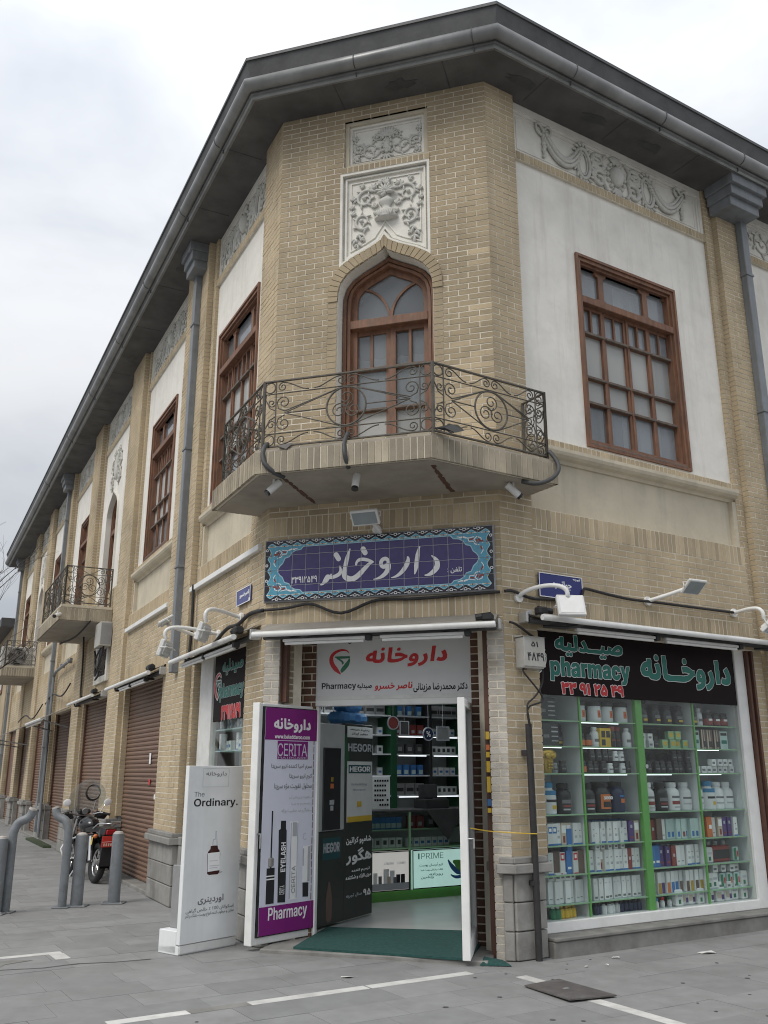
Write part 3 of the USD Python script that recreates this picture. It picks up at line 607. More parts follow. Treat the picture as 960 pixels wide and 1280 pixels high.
def window_arch(F, cu, zb, detail=True):
    """Ogee headed french door of dark red timber."""
    o = ogee(cu, zb); i1 = o.buffer(-.055, join_style=1); i2 = o.buffer(-.10, join_style=1); i3 = o.buffer(-.14, join_style=1); i4 = o.buffer(-.165)
    m = MB().poly(o.difference(i2), -.36, -.20, F).poly(o.buffer(-.02).difference(i1), -.2, -.165, F).poly(i1.buffer(-.012).difference(i2), -.2, -.18, F).poly(i2.difference(i4), -.34, -.245, F)
    win = BLD.part('arched_door', m, 'wood_frame')
    zt = 6.52; x0, _, x1, _ = i2.bounds
    BLD.part('transom_bar', MB().cbox(x0, x1, -.30, -.17, zt-.055, zt+.05, F), 'wood_frame', parent=win)
    fan = i4.intersection(rect(-99,99,zt+.05,9)); a, b, c, d_ = fan.bounds; R_ = (c-a)*.52
    arcs = unary_union([LineString([(a-.02+R_*.98*math.cos(t), zt+.06+R_*math.sin(t)*1.05) for t in np.linspace(0,1.25,14)]).buffer(.013), LineString([(c+.02-R_*.98*math.cos(t), zt+.06+R_*math.sin(t)*1.05) for t in np.linspace(0,1.25,14)]).buffer(.013), LineString([(cu,zt),(cu,zt+.16)]).buffer(.015)]).intersection(fan.buffer(.02))
    BLD.part('tracery', MB().poly(arcs, -.29, -.25, F), 'wood_frame', parent=win)
    for q in getattr(fan.difference(arcs), 'geoms', [fan.difference(arcs)]): BLD.part('pane', MB().poly(q.buffer(.006), -.275, -.27, F), 'window_glass', parent=win)
    for s_ in (-1, 1):
        p, q = (x0, cu) if s_ < 0 else (cu, x1); zz = [zb+.0, 5.0, 5.48, 5.98, zt-.055]
        hl = [(rect(p+.06,q-.055,zz[k]+.02,zz[k+1]-.02), k) for k in range(1,3)]; mid = (p+q)/2
        hl += [(rect(p+.06,mid-.015,zz[3]+.02,zz[4]-.05),3),(rect(mid+.015,q-.055,zz[3]+.02,zz[4]-.05),3)]
        BLD.part('door_leaf', MB().poly(rect(p,q,zz[0],zz[4]).difference(unary_union([h for h,_ in hl])), -.32, -.265+.01*s_, F), 'wood_frame', parent=win)
        for k in (1,2,3): BLD.part('glazing_bar', MB().cbox(p+.05,q-.045,-.275,-.235,zz[k]-.012,zz[k]+.014,F,c=.004), 'wood_grey', parent=win)
        for h, k in hl: BLD.part('pane', MB().poly(h.buffer(.008), -.30, -.294, F), 'window_glass' if k >= 2 else 'window_glass_frosted', parent=win)
    us = np.linspace(x0, x1, 40); v = []
    for z in (zb, 6.2): v += [(u, -.47-.02*math.sin(u*40), z) for u in us]
    n = len(us); BLD.part('curtain', MB().add(v, [[i,i+1,n+i+1] for i in range(n-1)]+[[i,n+i+1,n+i] for i in range(n-1)], F), 'curtain', parent=win)
    for s_ in ((-1,1) if F is FR else ()): BLD.part('paper_sheet', MB().box(cu+s_*.10,cu+s_*.40,-.325,-.322,5.03,5.44,F), 'box_white', parent=win)
    # plaster reveal round the frame
    rv = ogee(cu, zb, 0.0); BLD.part('reveal', MB().poly(rv.buffer(.03, join_style=1).difference(rv.buffer(-.004)).intersection(rect(-99,99,zb,9)), -.38, -.02 if F is FR else -.06, F), 'plaster_frieze', parent=win)
window_case(RI, 'right_wall', (1.375, 3.085, 5.115, 7.57))
for w in LWIN:
    if w: window_case(LE, 'left_wall', w)
window_arch(FR, CU, 4.62)
for c in LARCH:
    if c: window_arch(LE, c, 4.62)
# ---------------------------------------------------------------- plaster ornament
def spiral(cu, cz, r0, r1, turns, a0, sgn=1, n=26):
    t = np.linspace(0, 1, n); r = r0+(r1-r0)*t; a = a0+sgn*turns*2*np.pi*t
    return np.stack([cu+r*np.cos(a), cz+r*np.sin(a)], 1)
def rel(mb, pts, r, d, F, n=6):
    p = np.asarray(pts); mb.tube(np.stack([p[:,0], np.full(len(p), d), p[:,1]], 1), r, n, F)
def leaf(mb, u, z, l, w, ang, d, F, t=.018): mb.ell((u+l/2*math.cos(ang), d, z+l/2*math.sin(ang)), (l/2, t, w/2), F, 1, roty(ang))
def taper(n, a, b): return np.linspace(a, b, n)
def garland(parent, F, u0, z0, u1, z1, sag, d):
    m = MB(); n = 26
    for i in range(n):
        t = (i+.5)/n; u = u0+(u1-u0)*t; z = z0+(z1-z0)*t-sag*4*t*(1-t)*(1+.25*(t-.5)); w = .030+.026*math.sin(math.pi*t)
        sl = math.atan2((z1-z0)-sag*4*(1-2*t), u1-u0)
        for k in (-1, 0, 1): leaf(m, u-.03*math.cos(sl)+k*w*.55*-math.sin(sl), z-.03*math.sin(sl)+k*w*.55*math.cos(sl), .075, w*1.0, sl+k*.5, d+.02+.016*(k == 0), F, .03)
    BLD.part('garland', m, 'plaster_relief', parent=parent, smooth=True)
def bow(parent, F, u, z, d, s=1):
    m = MB()
    for sg in (-1, 1):
        t = np.linspace(0, 2*np.pi, 18); rel(m, np.stack([u+sg*(.06-.06*np.cos(t)), z+.045*np.sin(t)*1.5+.03*(1-np.cos(t))], 1), .018, d+.015, F)
    m.ell((u, d, z), (.025,.025,.025), F, 1)
    for k in range(7): leaf(m, u-.012*(k%2*2-1), z-.03-.045*k, .07, .045+.015*math.sin(k*.5), -1.57+.5*(k%2*2-1), d+.012, F, .025)
    BLD.part('ribbon_bow', m, 'plaster_relief', parent=parent, smooth=True)
def cartouche(parent, F, cu, cz, d, s=1.0, wide=True):
    m = MB(); m.ell((cu,d,cz),(.085*s,.075*s,.115*s),F,2)
    for k in range(14):
        a = k/14*2*np.pi; m.ell((cu+.115*s*math.cos(a),d,cz+.15*s*math.sin(a)),(.022*s,)*3,F,1)
    for k in range(7): leaf(m, cu, cz+.14*s, .10*s, .035*s, 1.57+(k-3)*.33, d+.012, F); 
    for k in range(5): leaf(m, cu, cz-.13*s, .11*s, .035*s, -1.57+(k-2)*.4, d+.012, F)
    BLD.part('medallion', m, 'plaster_relief', parent=parent, smooth=True)
    for sg in (-1, 1):
        m = MB(); f = lambda p: np.stack([cu+sg*p[:,0]*s, cz+p[:,1]*s], 1)
        rel(m, f(spiral(.24,.10,.10,.02,1.3,-2.4)), taper(26,.03,.016)*s, d, F); rel(m, f(spiral(.23,-.10,.10,.02,1.3,2.4,-1)), taper(26,.03,.016)*s, d, F)
        rel(m, f(np.array([(.13,.20),(.19,.12),(.16,.0),(.19,-.12),(.13,-.2)])), .018*s, d, F)
        for k in range(6): leaf(m, cu+sg*(.19+.02*k)*s, cz+(.16-.06*k)*s, .10*s, .042*s, (0.4 if sg > 0 else 2.7)+sg*.25*(k-2.5), d+.008, F)
        if wide:
            t = np.linspace(0, 2*np.pi, 30); rel(m, f(np.stack([.44+.085*np.cos(t), -.01+.165*np.sin(t)], 1)), .02*s, d, F); rel(m, f(np.stack([.44+.055*np.cos(t), -.01+.125*np.sin(t)], 1)), .008*s, d, F)
            for k in range(18): a = k/18*2*np.pi; leaf(m, cu+sg*(.44+.10*math.cos(a))*s, cz+(-.01+.185*math.sin(a))*s, .06*s, .028*s, (a if sg > 0 else math.pi-a)+.7, d+.006, F)
        BLD.part('scroll_relief', m, 'plaster_relief', parent=parent, smooth=True)
def acanthus(parent, F, u0, z0, pts, d, r=.016, name='scroll_relief', sg=1):
    """A scrolling stem of spirals with leaves."""
    m = MB()
    for (c, e, r0, tn, a0, dr) in pts:
        p = spiral(c, e, r0, r0*.16, tn, a0, dr); p[:,0] *= sg; q = p+[u0, z0]; rel(m, q, taper(len(q), r, r*.5), d, F)
        for k in range(1, 20, 3):
            v = q[k]-q[k-1]; a = math.atan2(v[1], v[0]); leaf(m, q[k][0], q[k][1], r0*.55, r0*.2, a+(.8 if dr*sg > 0 else -.8)*-1, d+.006, F, .014)
        m.ell((q[-1][0], d+.01, q[-1][1]), (r*1.25,)*3, F, 1)
    BLD.part(name, m, 'plaster_relief', parent=parent, smooth=True)
RFZ = f'{BP}/right_wall/frieze_panel'; LFZ_ = lambda i: f'{BP}/left_wall/frieze_panel'+(f'_{i:03d}' if i else '')
cartouche(RFZ, RI, 2.20, 8.94, -.100, 1.3)
for sg in (-1, 1):
    a, b = (0.98, 1.56) if sg < 0 else (3.42, 2.84)
    bow(RFZ, RI, a, 9.10, -.105); garland(RFZ, RI, a, 9.08, b, 9.06, .26, -.105)
acanthus(RFZ+'_001', RI, 5.0, 8.94, [(.15,0,.2,1.4,2,1),(.55,.02,.2,1.4,-2,-1),(.95,0,.2,1.4,2,1),(-.2,.05,.14,1.3,-1,-1)], -.105)
for i, ((a, b), c) in enumerate(zip(LB, LARCH)):
    cu = (a+b)/2
    LFZ = LFZ_(i); cartouche(LFZ, LE, cu, 8.94, -.105, 1.25, True)
    for sg in (-1, 1): acanthus(LFZ, LE, cu+sg*.62, 8.92, [(.18,.02,.17,1.4,2.6,-1),(.50,-.02,.16,1.4,-2.6,1)] if b-a > 2 else [(.12,0,.13,1.3,2.6,-1)], -.105, sg=sg)
# the niche above the arched door
NF = MB().poly(niche_top.buffer(-.0), -.14, -.085, FR); BLDN = BLD.part('niche_panel', NF, 'plaster_frieze')
m = MB().poly(niche_top.difference(niche_top.buffer(-.05, join_style=2)), -.085, -.03, FR); n2 = niche_top.buffer(-.05, join_style=2)
BLD.part('brick_surround', m, 'plaster_beige', parent=BLDN)
BLD.part('panel_moulding', MB().poly(n2.difference(n2.buffer(-.03, join_style=2)), -.085, -.06, FR).poly(n2.buffer(-.055, join_style=2).difference(n2.buffer(-.067, join_style=2)), -.085, -.074, FR), 'plaster_frieze', parent=BLDN)
cu, cz, d = -1.19, 8.80, -.08
m = MB(); m.ell((cu,d,cz-.03),(.055,.04,.12),FR,2)
for k in range(16): m.ell((cu+.05*math.sin(k*2.4),d+.025,cz-.13+.014*k),(.018,.018,.02),FR,1)
for k in range(9): leaf(m, cu, cz+.09, .15, .035, 1.57+(k-4)*.3, d+.012, FR)
for k in range(5): leaf(m, cu, cz-.14, .1, .03, -1.57+(k-2)*.5, d+.01, FR)
BLD.part('palmette', m, 'plaster_relief', parent=BLDN, smooth=True)
for sg in (-1, 1): acanthus(BLDN, FR, cu, cz, [(.20,-.05,.125,1.5,3.0,1),(.13,.10,.06,1.2,-2.5,-1),(.36,-.02,.085,1.4,-2.4,-1),(.40,.13,.05,1.2,-1.2,1),(.36,-.17,.05,1.1,2,-1)], d, .017, sg=sg)
big = niche_big.difference(ogee(CU, 6.0, 0.112))
N2 = BLD.part('ogee_panel', MB().poly(big, -.14, -.06, FR), 'plaster_frieze')
b1 = niche_big.difference(ogee(CU, 6.0, 0.20)); fr = [big.difference(big.buffer(-.035, join_style=2))]
tr = niche_big.buffer(-.07, join_style=2); arch_line = ogee(CU, 6.0, 0.19)
BLD.part('panel_moulding', MB().poly(big.difference(big.buffer(-.03, join_style=2)), -.06, .004, FR).poly(big.buffer(-.055, join_style=2).difference(big.buffer(-.075, join_style=2)), -.06, -.03, FR).poly(big.buffer(-.115, join_style=2).difference(big.buffer(-.127, join_style=2)), -.06, -.046, FR), 'plaster_frieze', parent=N2)
cu, d = -1.195, -.05
m = MB()
m.lathe([(.02,0),(.13,.015),(.145,.045),(.12,.065),(.105,.11),(.07,.15),(.042,.175),(.055,.20),(.085,.235),(.095,.27),(.06,.295),(.04,.33),(.07,.37),(.03,.41)], (cu, d, 7.73), 20, FR, 1, .6)
for k in range(9): leaf(m, cu+.018*(k-4)*.9, 7.755, .09, .03, 1.57-(k-4)*.1, d+.07, FR)
for k in range(9): leaf(m, cu, 8.09, .11+.02*(k%2), .036, 1.57+(k-4)*.42, d+.04, FR, .03)
for k in range(12): m.ell((cu+R.uniform(-.07,.07), d+.035, 8.1+R.uniform(-.04,.14)), (.028,.025,.028), FR, 1)
for k in range(5): leaf(m, cu, 8.20, .11, .026, 1.57+(k-2)*.35, d+.02, FR, .02)
BLD.part('urn_relief', m, 'plaster_relief', parent=N2, smooth=True)
for sg in (-1, 1):
    acanthus(N2, FR, cu, 7.9, [(.25,.16,.125,1.3,2.4,-1),(.28,-.13,.115,1.35,-2.2,1),(.14,.30,.055,1.2,-2.4,1)], d, .021, sg=sg)
    m = MB()
    for (u,z,a,l) in [(.40,.16,1.5,.08),(.41,.05,1.3,.07),(.40,-.04,1.6,.07),(.33,-.30,-1.9,.09),(.37,-.36,-1.2,.08),(.34,-.42,-1.6,.10),(.30,-.36,-2.4,.06),(.27,.33,.5,.07),(.13,.02,1.3,.09),(.13,-.08,2.0,.08)]:
        aa = a if sg > 0 else math.pi-a; leaf(m, cu+sg*u, 7.9+z, l, .036, aa, d, FR, .024); leaf(m, cu+sg*u, 7.9+z, l*.7, .03, aa+.8, d+.008, FR); leaf(m, cu+sg*u, 7.9+z, l*.7, .03, aa-.8, d+.008, FR)
    BLD.part('flower_relief', m, 'plaster_relief', parent=N2, smooth=True, kind='stuff')
# arched bays of the left wall carry the same ornament in small
for c in (LARCH[2], LARCH[5]):
    m = MB()
    for k in range(9): leaf(m, c, 7.9, .3, .08, 1.57+(k-4)*.4, -.09, LE, .03)
    m.ell((c,-.09,7.8),(.12,.05,.2),LE,2); BLD.part('urn_relief', m, 'plaster_relief', parent=f'{BP}/left_wall/plaster_panel', smooth=True)
    for sg in (-1,1): acanthus(f'{BP}/left_wall/plaster_panel', LE, c, 7.85, [(.33,.1,.19,1.35,2.4,-1),(.35,-.2,.18,1.4,-2.2,1),(.2,.38,.1,1.2,-2.4,1)], -.09, .03, sg=sg)

# ---------------------------------------------------------------- corner balcony
def cross(A, da, B, db):
    a, b = A.o+A.n*da, B.o+B.n*db; t = np.linalg.solve(np.array([A.u[:2], -B.u[:2]]).T, (b-a)[:2]); return a+A.u*t[0]
def bpoly(df, dr, dl, ur=.42, ul=-.38): return [LE.P(ul,-.05,0), LE.P(ul,dl,0), cross(LE,dl,FR,df), cross(FR,df,RI,dr), RI.P(ur,dr,0), RI.P(ur,-.05,0)]
def pl2(ps): return Polygon([tuple(p[:2]) for p in ps])
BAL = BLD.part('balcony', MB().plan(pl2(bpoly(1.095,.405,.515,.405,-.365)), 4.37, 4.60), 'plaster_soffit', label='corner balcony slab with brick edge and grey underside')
m = MB()
edge = bpoly(1.12,.43,.54)
def fascia(ps, z0, z1, d, mat, w=.068, skip=()):
    for i in range(len(ps)-1):
        if i in skip: continue
        a, b = ps[i], ps[i+1]; L_ = np.linalg.norm(b-a); g = Frame(a, math.atan2((b-a)[1], (b-a)[0])); n = max(1, round(L_/w))
        for k in range(n): yield g, [L_*k/n+.0065, L_*(k+1)/n-.0065, -.03, d+R.uniform(-.002,.002), z0, z1]
BLD.part('mortar_bed', MB().plan(pl2(bpoly(1.113,.423,.533,.413,-.373)), 4.362, 4.572), 'mortar', parent=BAL)
fb = list(fascia(edge, 4.358, 4.575, 0.0, 'brick_buff'))
for g, bx in fb: BLD.part('soldier_brick', MB().box(*bx, g), 'brick_grey', parent=BAL)
e2 = bpoly(1.085,.395,.505)
BLD.part('brick_kerb', MB().plan(pl2(bpoly(1.08,.39,.50,.40,-.36)), 4.60, 4.618), 'mortar', parent=BAL)
for g, bx in fascia(e2, 4.582, 4.622, 0.0, 'brick_buff', .21): BLD.part('kerb_brick', MB().box(*[bx[0],bx[1],-.10,bx[3],bx[4],bx[5]], g), 'brick_grey', parent=BAL)
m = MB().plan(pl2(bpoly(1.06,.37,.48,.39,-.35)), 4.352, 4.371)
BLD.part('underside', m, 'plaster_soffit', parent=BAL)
for u0, u1 in ((-1.97,-1.94), (-.49,-.45)):
    m = MB()
    for k in range(16):
        t = k/16; m.cbox(u0+R.uniform(-.012,.01), u1+R.uniform(-.01,.015), .06+t*.86, .06+t*.86+.056, 4.3462, 4.353, FR, c=.002)
    BLD.part('rust_crack', m, 'steel_brown', parent=BAL)

def railing(name, segs, z0, z1, label, end_posts=True):
    """Wrought iron railing along segments (frame, u0, u1, d, with ring)."""
    m = MB(); S = []
    h = z1-z0; f1 = z1-.135; f0 = z0+.135
    for F, u0, u1, d, full in segs:
        def T(p, r=.0065, n=5, F=F, d=d): p = np.asarray(p, float); S.append(('scroll', MB().tube(np.stack([p[:,0], np.full(len(p), d), p[:,1]], 1), r, n, F)))
        L_ = u1-u0
        for z, r in ((z1,.016),(f1,.009),(f0,.009),(z0,.016)): m.cbox(u0, u1, d-r*.8, d+r*.8, z-r*.55, z+r*.55, F, c=.003)
        for u in (u0, u1): m.cbox(u-.014, u+.014, d-.014, d+.014, z0-.10, z1+.01, F, c=.003)
        if L_ < .6:
            for k in range(2):
                c = u0+L_*(.27+.46*k)
                for zc in ((f0+f1)/2+.1, (f0+f1)/2-.1): T(spiral(c, zc, .085, .02, 1.4, k*3.1, 1 if zc > (f0+f1)/2 else -1))
                for zc in ((z1+f1)/2, (z0+f0)/2): T(spiral(c, zc, .055, .015, 1.3, 1.57, 1-2*k))
            continue
        for e, sg in ((u0, 1), (u1, -1)):
            c = e+sg*.062; b = e+sg*.125
            m.cbox(b-.006, b+.006, d-.006, d+.006, z0, z1, F, c=.002)
            t = np.linspace(0, 2*np.pi, 20)
            for zc in ((z1+f1)/2, (z0+f0)/2): T(np.stack([c+.055*np.cos(t), zc+.055*np.sin(t)], 1), .0065)
            zm = (f0+f1)/2; q = (f1-f0)/2
            for s_ in (-1, 1):   # side scrolls between post and bar, then C scrolls inside
                a = spiral(c+sg*.02, zm+s_*q*.55, .045, .012, 1.25, 0 if sg > 0 else math.pi, -s_*sg)
                T(np.vstack([[(e+sg*.02, zm+s_*q*.98), (e+sg*.015, zm+s_*q*.75)], [(c-sg*.0, zm+s_*q*.3), (b, zm+s_*.03)]]), .006); T(a)
                k = spiral(b+sg*.085, zm+s_*q*.52, .07, .014, 1.35, math.pi if sg > 0 else 0, -s_*sg)
                T(np.vstack([[(b, zm+s_*q*.05), (b+sg*.005, zm+s_*q*.3)], k])) if False else T(k)
                T([(b+sg*.015, zm+s_*q*.5), (b+sg*.03, zm+s_*q*.25), (b+sg*.10, zm+s_*.02)])
        # frieze scrolls
        n = max(1, round((L_-.3)/.62))
        for zc, s_ in (((z1+f1)/2, 1), ((z0+f0)/2, -1)):
            for k in range(n):
                a, b = u0+.14+(L_-.28)*k/n, u0+.14+(L_-.28)*(k+1)/n; w = b-a; hh = .048
                for p, q, sg in ((a+.055, a+w*.46, 1), (b-.055, b-w*.46, -1)):
                    sp = spiral(p, zc, .048, .012, 1.25, -sg*s_*1.57 if sg > 0 else math.pi+s_*1.57, 1)[::-1] if False else spiral(p, zc, .048, .012, 1.3, s_*1.57, -sg*s_*-1)
                    T(sp); t = np.linspace(0, 1, 12); T(np.stack([p+(q-p)*t, zc+s_*hh*np.cos(np.pi*t)], 1))
        # ring with three scrolls, and the long crossing bars
        cu, zm = (u0+u1)/2, (f0+f1)/2; q = (f1-f0)/2
        if full:
            t = np.linspace(0, 2*np.pi, 40); rr = min(q*.98, .20)
            S.append(('ring', MB().tube(np.stack([cu+rr*np.cos(t), np.full(40, d), zm+rr*np.sin(t)], 1)[:-1], .0095, 6, F, closed=True)))
            for k in range(3):
                a = 1.57+k*2.094; T(spiral(cu+rr*.42*math.cos(a), zm+rr*.42*math.sin(a), rr*.42, rr*.1, 1.5, a+2.6, 1))
            for sg in (-1, 1):
                e = (u0+.22) if sg < 0 else (u1-.22); ee = cu+sg*rr
                T([(e, zm), (cu+sg*rr*.35, zm+rr*.98)]); T([(e, zm), (cu+sg*rr*.35, zm-rr*.98)]); T([(e, zm), (ee, zm)])
                T([(cu+sg*rr*.3, zm+rr), (e, zm+.02)][::-1])
    p = BLD.part('balcony_railing', m, 'iron', label=label)
    for n_, b in S: BLD.part(n_, b, 'iron', parent=p, smooth=True)
def u_of(F, p): return float((p-F.o)@F.u)
cR = cross(FR, 1.0, RI, .345); cL = cross(LE, .44, FR, 1.0)
segs = [(FR, u_of(FR, cL), u_of(FR, cR), 1.0, True), (RI, u_of(RI, cR), .36, .345, True), (LE, -.33, u_of(LE, cL), .44, True),
        (sub(RI, .36, .345, 0, math.pi/2), 0, .34, 0, False), (sub(LE, -.33, .44, 0, math.pi/2), 0, .5, 0, False)]
railing('railing', segs, 4.665, 5.36, 'black iron scroll railing of the corner balcony')
# side balconies of the left wall
def side_balcony(u0, u1, dd):
    ps = [LE.P(u0,-.02,0), LE.P(u0,dd,0), LE.P(u1,dd,0), LE.P(u1,-.02,0)]; q = [LE.P(u0+.03,-.02,0), LE.P(u0+.03,dd-.03,0), LE.P(u1-.03,dd-.03,0), LE.P(u1-.03,-.02,0)]
    b = BLD.part('balcony', MB().plan(pl2(q), 4.33, 4.60), 'plaster_soffit', label=None)
    qm = [LE.P(u0+.007,-.02,0), LE.P(u0+.007,dd-.007,0), LE.P(u1-.007,dd-.007,0), LE.P(u1-.007,-.02,0)]; BLD.part('mortar_bed', MB().plan(pl2(qm), 4.354, 4.576), 'mortar', parent=b)
    for g, bx in fascia(ps, 4.35, 4.58, 0.0, 'brick_buff'): BLD.part('soldier_brick', MB().box(*bx, g), 'brick_grey', parent=b)
    BLD.part('brick_kerb', MB().plan(pl2(q), 4.585, 4.65), 'plaster_beige', parent=b)
    railing('railing', [(LE, u0+.08, (u0+u1)/2, dd-.08, True), (LE, (u0+u1)/2, u1-.08, dd-.08, True), (sub(LE, u1-.08, dd-.08, 0, math.pi/2), 0, dd-.1, 0, True), (sub(LE, u0+.08, dd-.08, 0, math.pi/2), 0, dd-.1, 0, True)], 4.70, 5.40, None)
side_balcony(-12.0, -8.75, .95); side_balcony(-23.3, -20.2, .95)
# ---------------------------------------------------------------- flat prints: measured drawings laid onto their boards
class Flat:
    """Maps a drawing with corners quad (tl, tr, br, bl) onto a w x h rectangle at (u0, z0) of a frame."""
    def __init__(s, quad, u0, u1, z0, z1, F, d):
        s.F, s.d = F, d; dst = [(u0,z1),(u1,z1),(u1,z0),(u0,z0)]; A = []; b = []
        for (x,y),(p,q) in zip(quad, dst): A += [[x,y,1,0,0,0,-p*x,-p*y],[0,0,0,x,y,1,-q*x,-q*y]]; b += [p,q]
        s.h = np.append(np.linalg.solve(np.array(A,float), np.array(b,float)), 1).reshape(3,3)
    def p(s, x, y): v = s.h@np.array([x,y,1.0]); return v[0]/v[2], v[1]/v[2]
    def box(s, x0, x1, y0, y1):
        a = np.array([s.p(x0,(y0+y1)/2), s.p(x1,(y0+y1)/2), s.p((x0+x1)/2,y0), s.p((x0+x1)/2,y1)]); return a[0,0], a[1,0], a[3,1], a[2,1]
    def text(s, t, x0, x1, y0, y1, wt=600, slant=0.0, fa=None): return fit(txt(t, fa, wt), *s.box(x0,x1,y0,y1), slant=slant)
    def poly(s, pts): return Polygon([s.p(*q) for q in pts]).buffer(0)
    def rect(s, x0, x1, y0, y1): u0,u1,z0,z1 = s.box(x0,x1,y0,y1); return rect(u0,u1,z0,z1)
def ink(T, F, d, name, g, mat, t=0.0025, parent=None, lift=0.0): return T.part(name, MB().poly(g, d+lift, d+lift+t, F), mat, parent=parent)

def logo(fl, x0, x1, y0, y1):
    """Red and green drop with a white gap."""
    u0,u1,z0,z1 = fl.box(x0,x1,y0,y1); w, h = u1-u0, z1-z0
    red = stroke([(u0+.95*w,z0+.86*h),(u0+.55*w,z0+.97*h),(u0+.12*w,z0+.8*h),(u0+.06*w,z0+.5*h),(u0+.28*w,z0+.22*h),(u0+.52*w,z0+.03*h)], [.02*w,.055*w,.08*w,.11*w,.11*w,.03*w])
    grn = unary_union([stroke([(u0+.98*w,z0+.6*h),(u0+.85*w,z0+.38*h),(u0+.66*w,z0+.2*h),(u0+.52*w,z0+.03*h)], [.04*w,.11*w,.10*w,.03*w]), stroke([(u0+.25*w,z0+.70*h),(u0+.55*w,z0+.68*h),(u0+.97*w,z0+.68*h)], [.03*w,.065*w,.05*w]), stroke([(u0+.35*w,z0+.66*h),(u0+.62*w,z0+.5*h),(u0+.62*w,z0+.42*h)], [.04*w,.045*w,.03*w])])
    return red, grn.difference(red.buffer(.01))

# ---- the glazed tile sign
TS = Thing('tile_sign', 'glazed tile sign with white calligraphy on navy under the balcony', 'sign', FR, (-1.29, 0, 3.32))
tw, thh = 2.44, 0.65; U0, Z0 = -2.51, 3.32
TS.part('backing', MB().cbox(U0-.012, U0+tw+.012, 0.004, 0.03, Z0-.012, Z0+thh+.012, FR, c=.004), 'grey_mid')
nc, nr = 16, 4; cuts = []
for i in range(nc):
    for j in range(nr):
        a, b = U0+tw*i/nc+.0028, U0+tw*(i+1)/nc-.0028; c, e = Z0+thh*j/nr+.0028, Z0+thh*(j+1)/nr-.0028
        TS.part('tile', MB().cbox(a, b, .03, .042+R.uniform(-.0006,.0006), c, e, FR, c=.002), 'navy_tile')
grid = unary_union([rect(U0+tw*i/nc-.003, U0+tw*i/nc+.003, Z0, Z0+thh) for i in range(nc+1)]+[rect(U0, U0+tw, Z0+thh*j/nr-.003, Z0+thh*j/nr+.003) for j in range(nr+1)])
TS.part('grout', MB().poly(grid.intersection(rect(U0,U0+tw,Z0,Z0+thh)), .03, .0385, FR), 'ink_pale')
def S_(s, t): return (U0+s, Z0+t)
hx = [(.43,.572),(.40,.54),(.345,.535),(.30,.51),(.275,.47),(.225,.455),(.20,.40),(.165,.37),(.14,.325)]
left = hx+[(s, .65-t) for s, t in hx[::-1][1:]]
field = Polygon([S_(*p) for p in left]+[S_(tw-s, t) for s, t in left[::-1]])
n = 9; ax = np.linspace(0, 1, 60)
def wave(L_, k): return .052+.020*np.abs(np.sin(np.linspace(0, np.pi*k, 90)))
outer = []
kx, kz = 17, 5
xs = np.linspace(.03, tw-.03, 200); zs = np.linspace(.03, thh-.03, 60)
wv = lambda x, L_, k: .030+.034*np.abs(np.cos(np.pi*k*(x/L_)))**1.3
ring = [S_(x, thh-wv(x,tw,kx)) for x in xs]+[S_(tw-wv(z,thh,kz), z) for z in zs[::-1]]+[S_(x, wv(x,tw,kx)) for x in xs[::-1]]+[S_(wv(z,thh,kz), z) for z in zs]
turqo = Polygon(ring).buffer(0)
gridc = grid.buffer(.0)
def tl(name, g, mat, lift): TS.part(name, MB().poly(g.difference(gridc), .0405, .0425+lift, FR), mat, kind='stuff' if name in ('border_flower','border_petal','border_bud') else None)
tl('border_dark', rect(U0,U0+tw,Z0,Z0+thh).difference(turqo), 'tile_dark', .0006)
tl('border_turquoise', turqo.difference(field), 'turq', .0006)
lines = unary_union([turqo.exterior.buffer(.0035), field.exterior.buffer(.005)])
tl('border_line', lines, 'turq_light', .0014)
fl_w, fl_r, fl_y = [], [], []
inner_line = field.buffer(.018, join_style=1).exterior.buffer(.0025)
for i in range(kx*1):
    s = tw*(i+.5)/kx
    for t in (.064, thh-.064): fl_r.append(Point(*S_(s,t)).buffer(.007,4)); fl_y += [Point(*S_(s-.018,t)).buffer(.006,4), Point(*S_(s+.018,t)).buffer(.006,4)]; fl_w += [LineString([S_(s-.045,t),S_(s+.045,t)]).buffer(.003)]
    s = tw*(i+1.0)/kx
    for t, q in ((.022,1),(thh-.022,-1)):
        if i < kx-1: fl_w.append(Polygon([S_(s-.013,t-.012*q),S_(s+.013,t-.012*q),S_(s+.015,t+.004*q),S_(s,t+.015*q),S_(s-.015,t+.004*q)]).exterior.buffer(.003)); fl_w.append(LineString([S_(s-.05,t-.008*q),S_(s-.025,t)]).buffer(.0035)); fl_w.append(LineString([S_(s+.05,t-.008*q),S_(s+.025,t)]).buffer(.0035))
for z in np.linspace(.16,.49,3):
    for s in (.062, tw-.062): fl_r.append(Point(*S_(s,z)).buffer(.008,4)); fl_y += [Point(*S_(s,z-.02)).buffer(.006,4), Point(*S_(s,z+.02)).buffer(.006,4)]
    for s, q in ((.02,1),(tw-.02,-1)): fl_w.append(Point(*S_(s,z+.06)).buffer(.012,5).exterior.buffer(.003))
def mir(pts): return [[(s,t) for s,t in pts],[(tw-s,t) for s,t in pts],[(s,thh-t) for s,t in pts],[(tw-s,thh-t) for s,t in pts]]
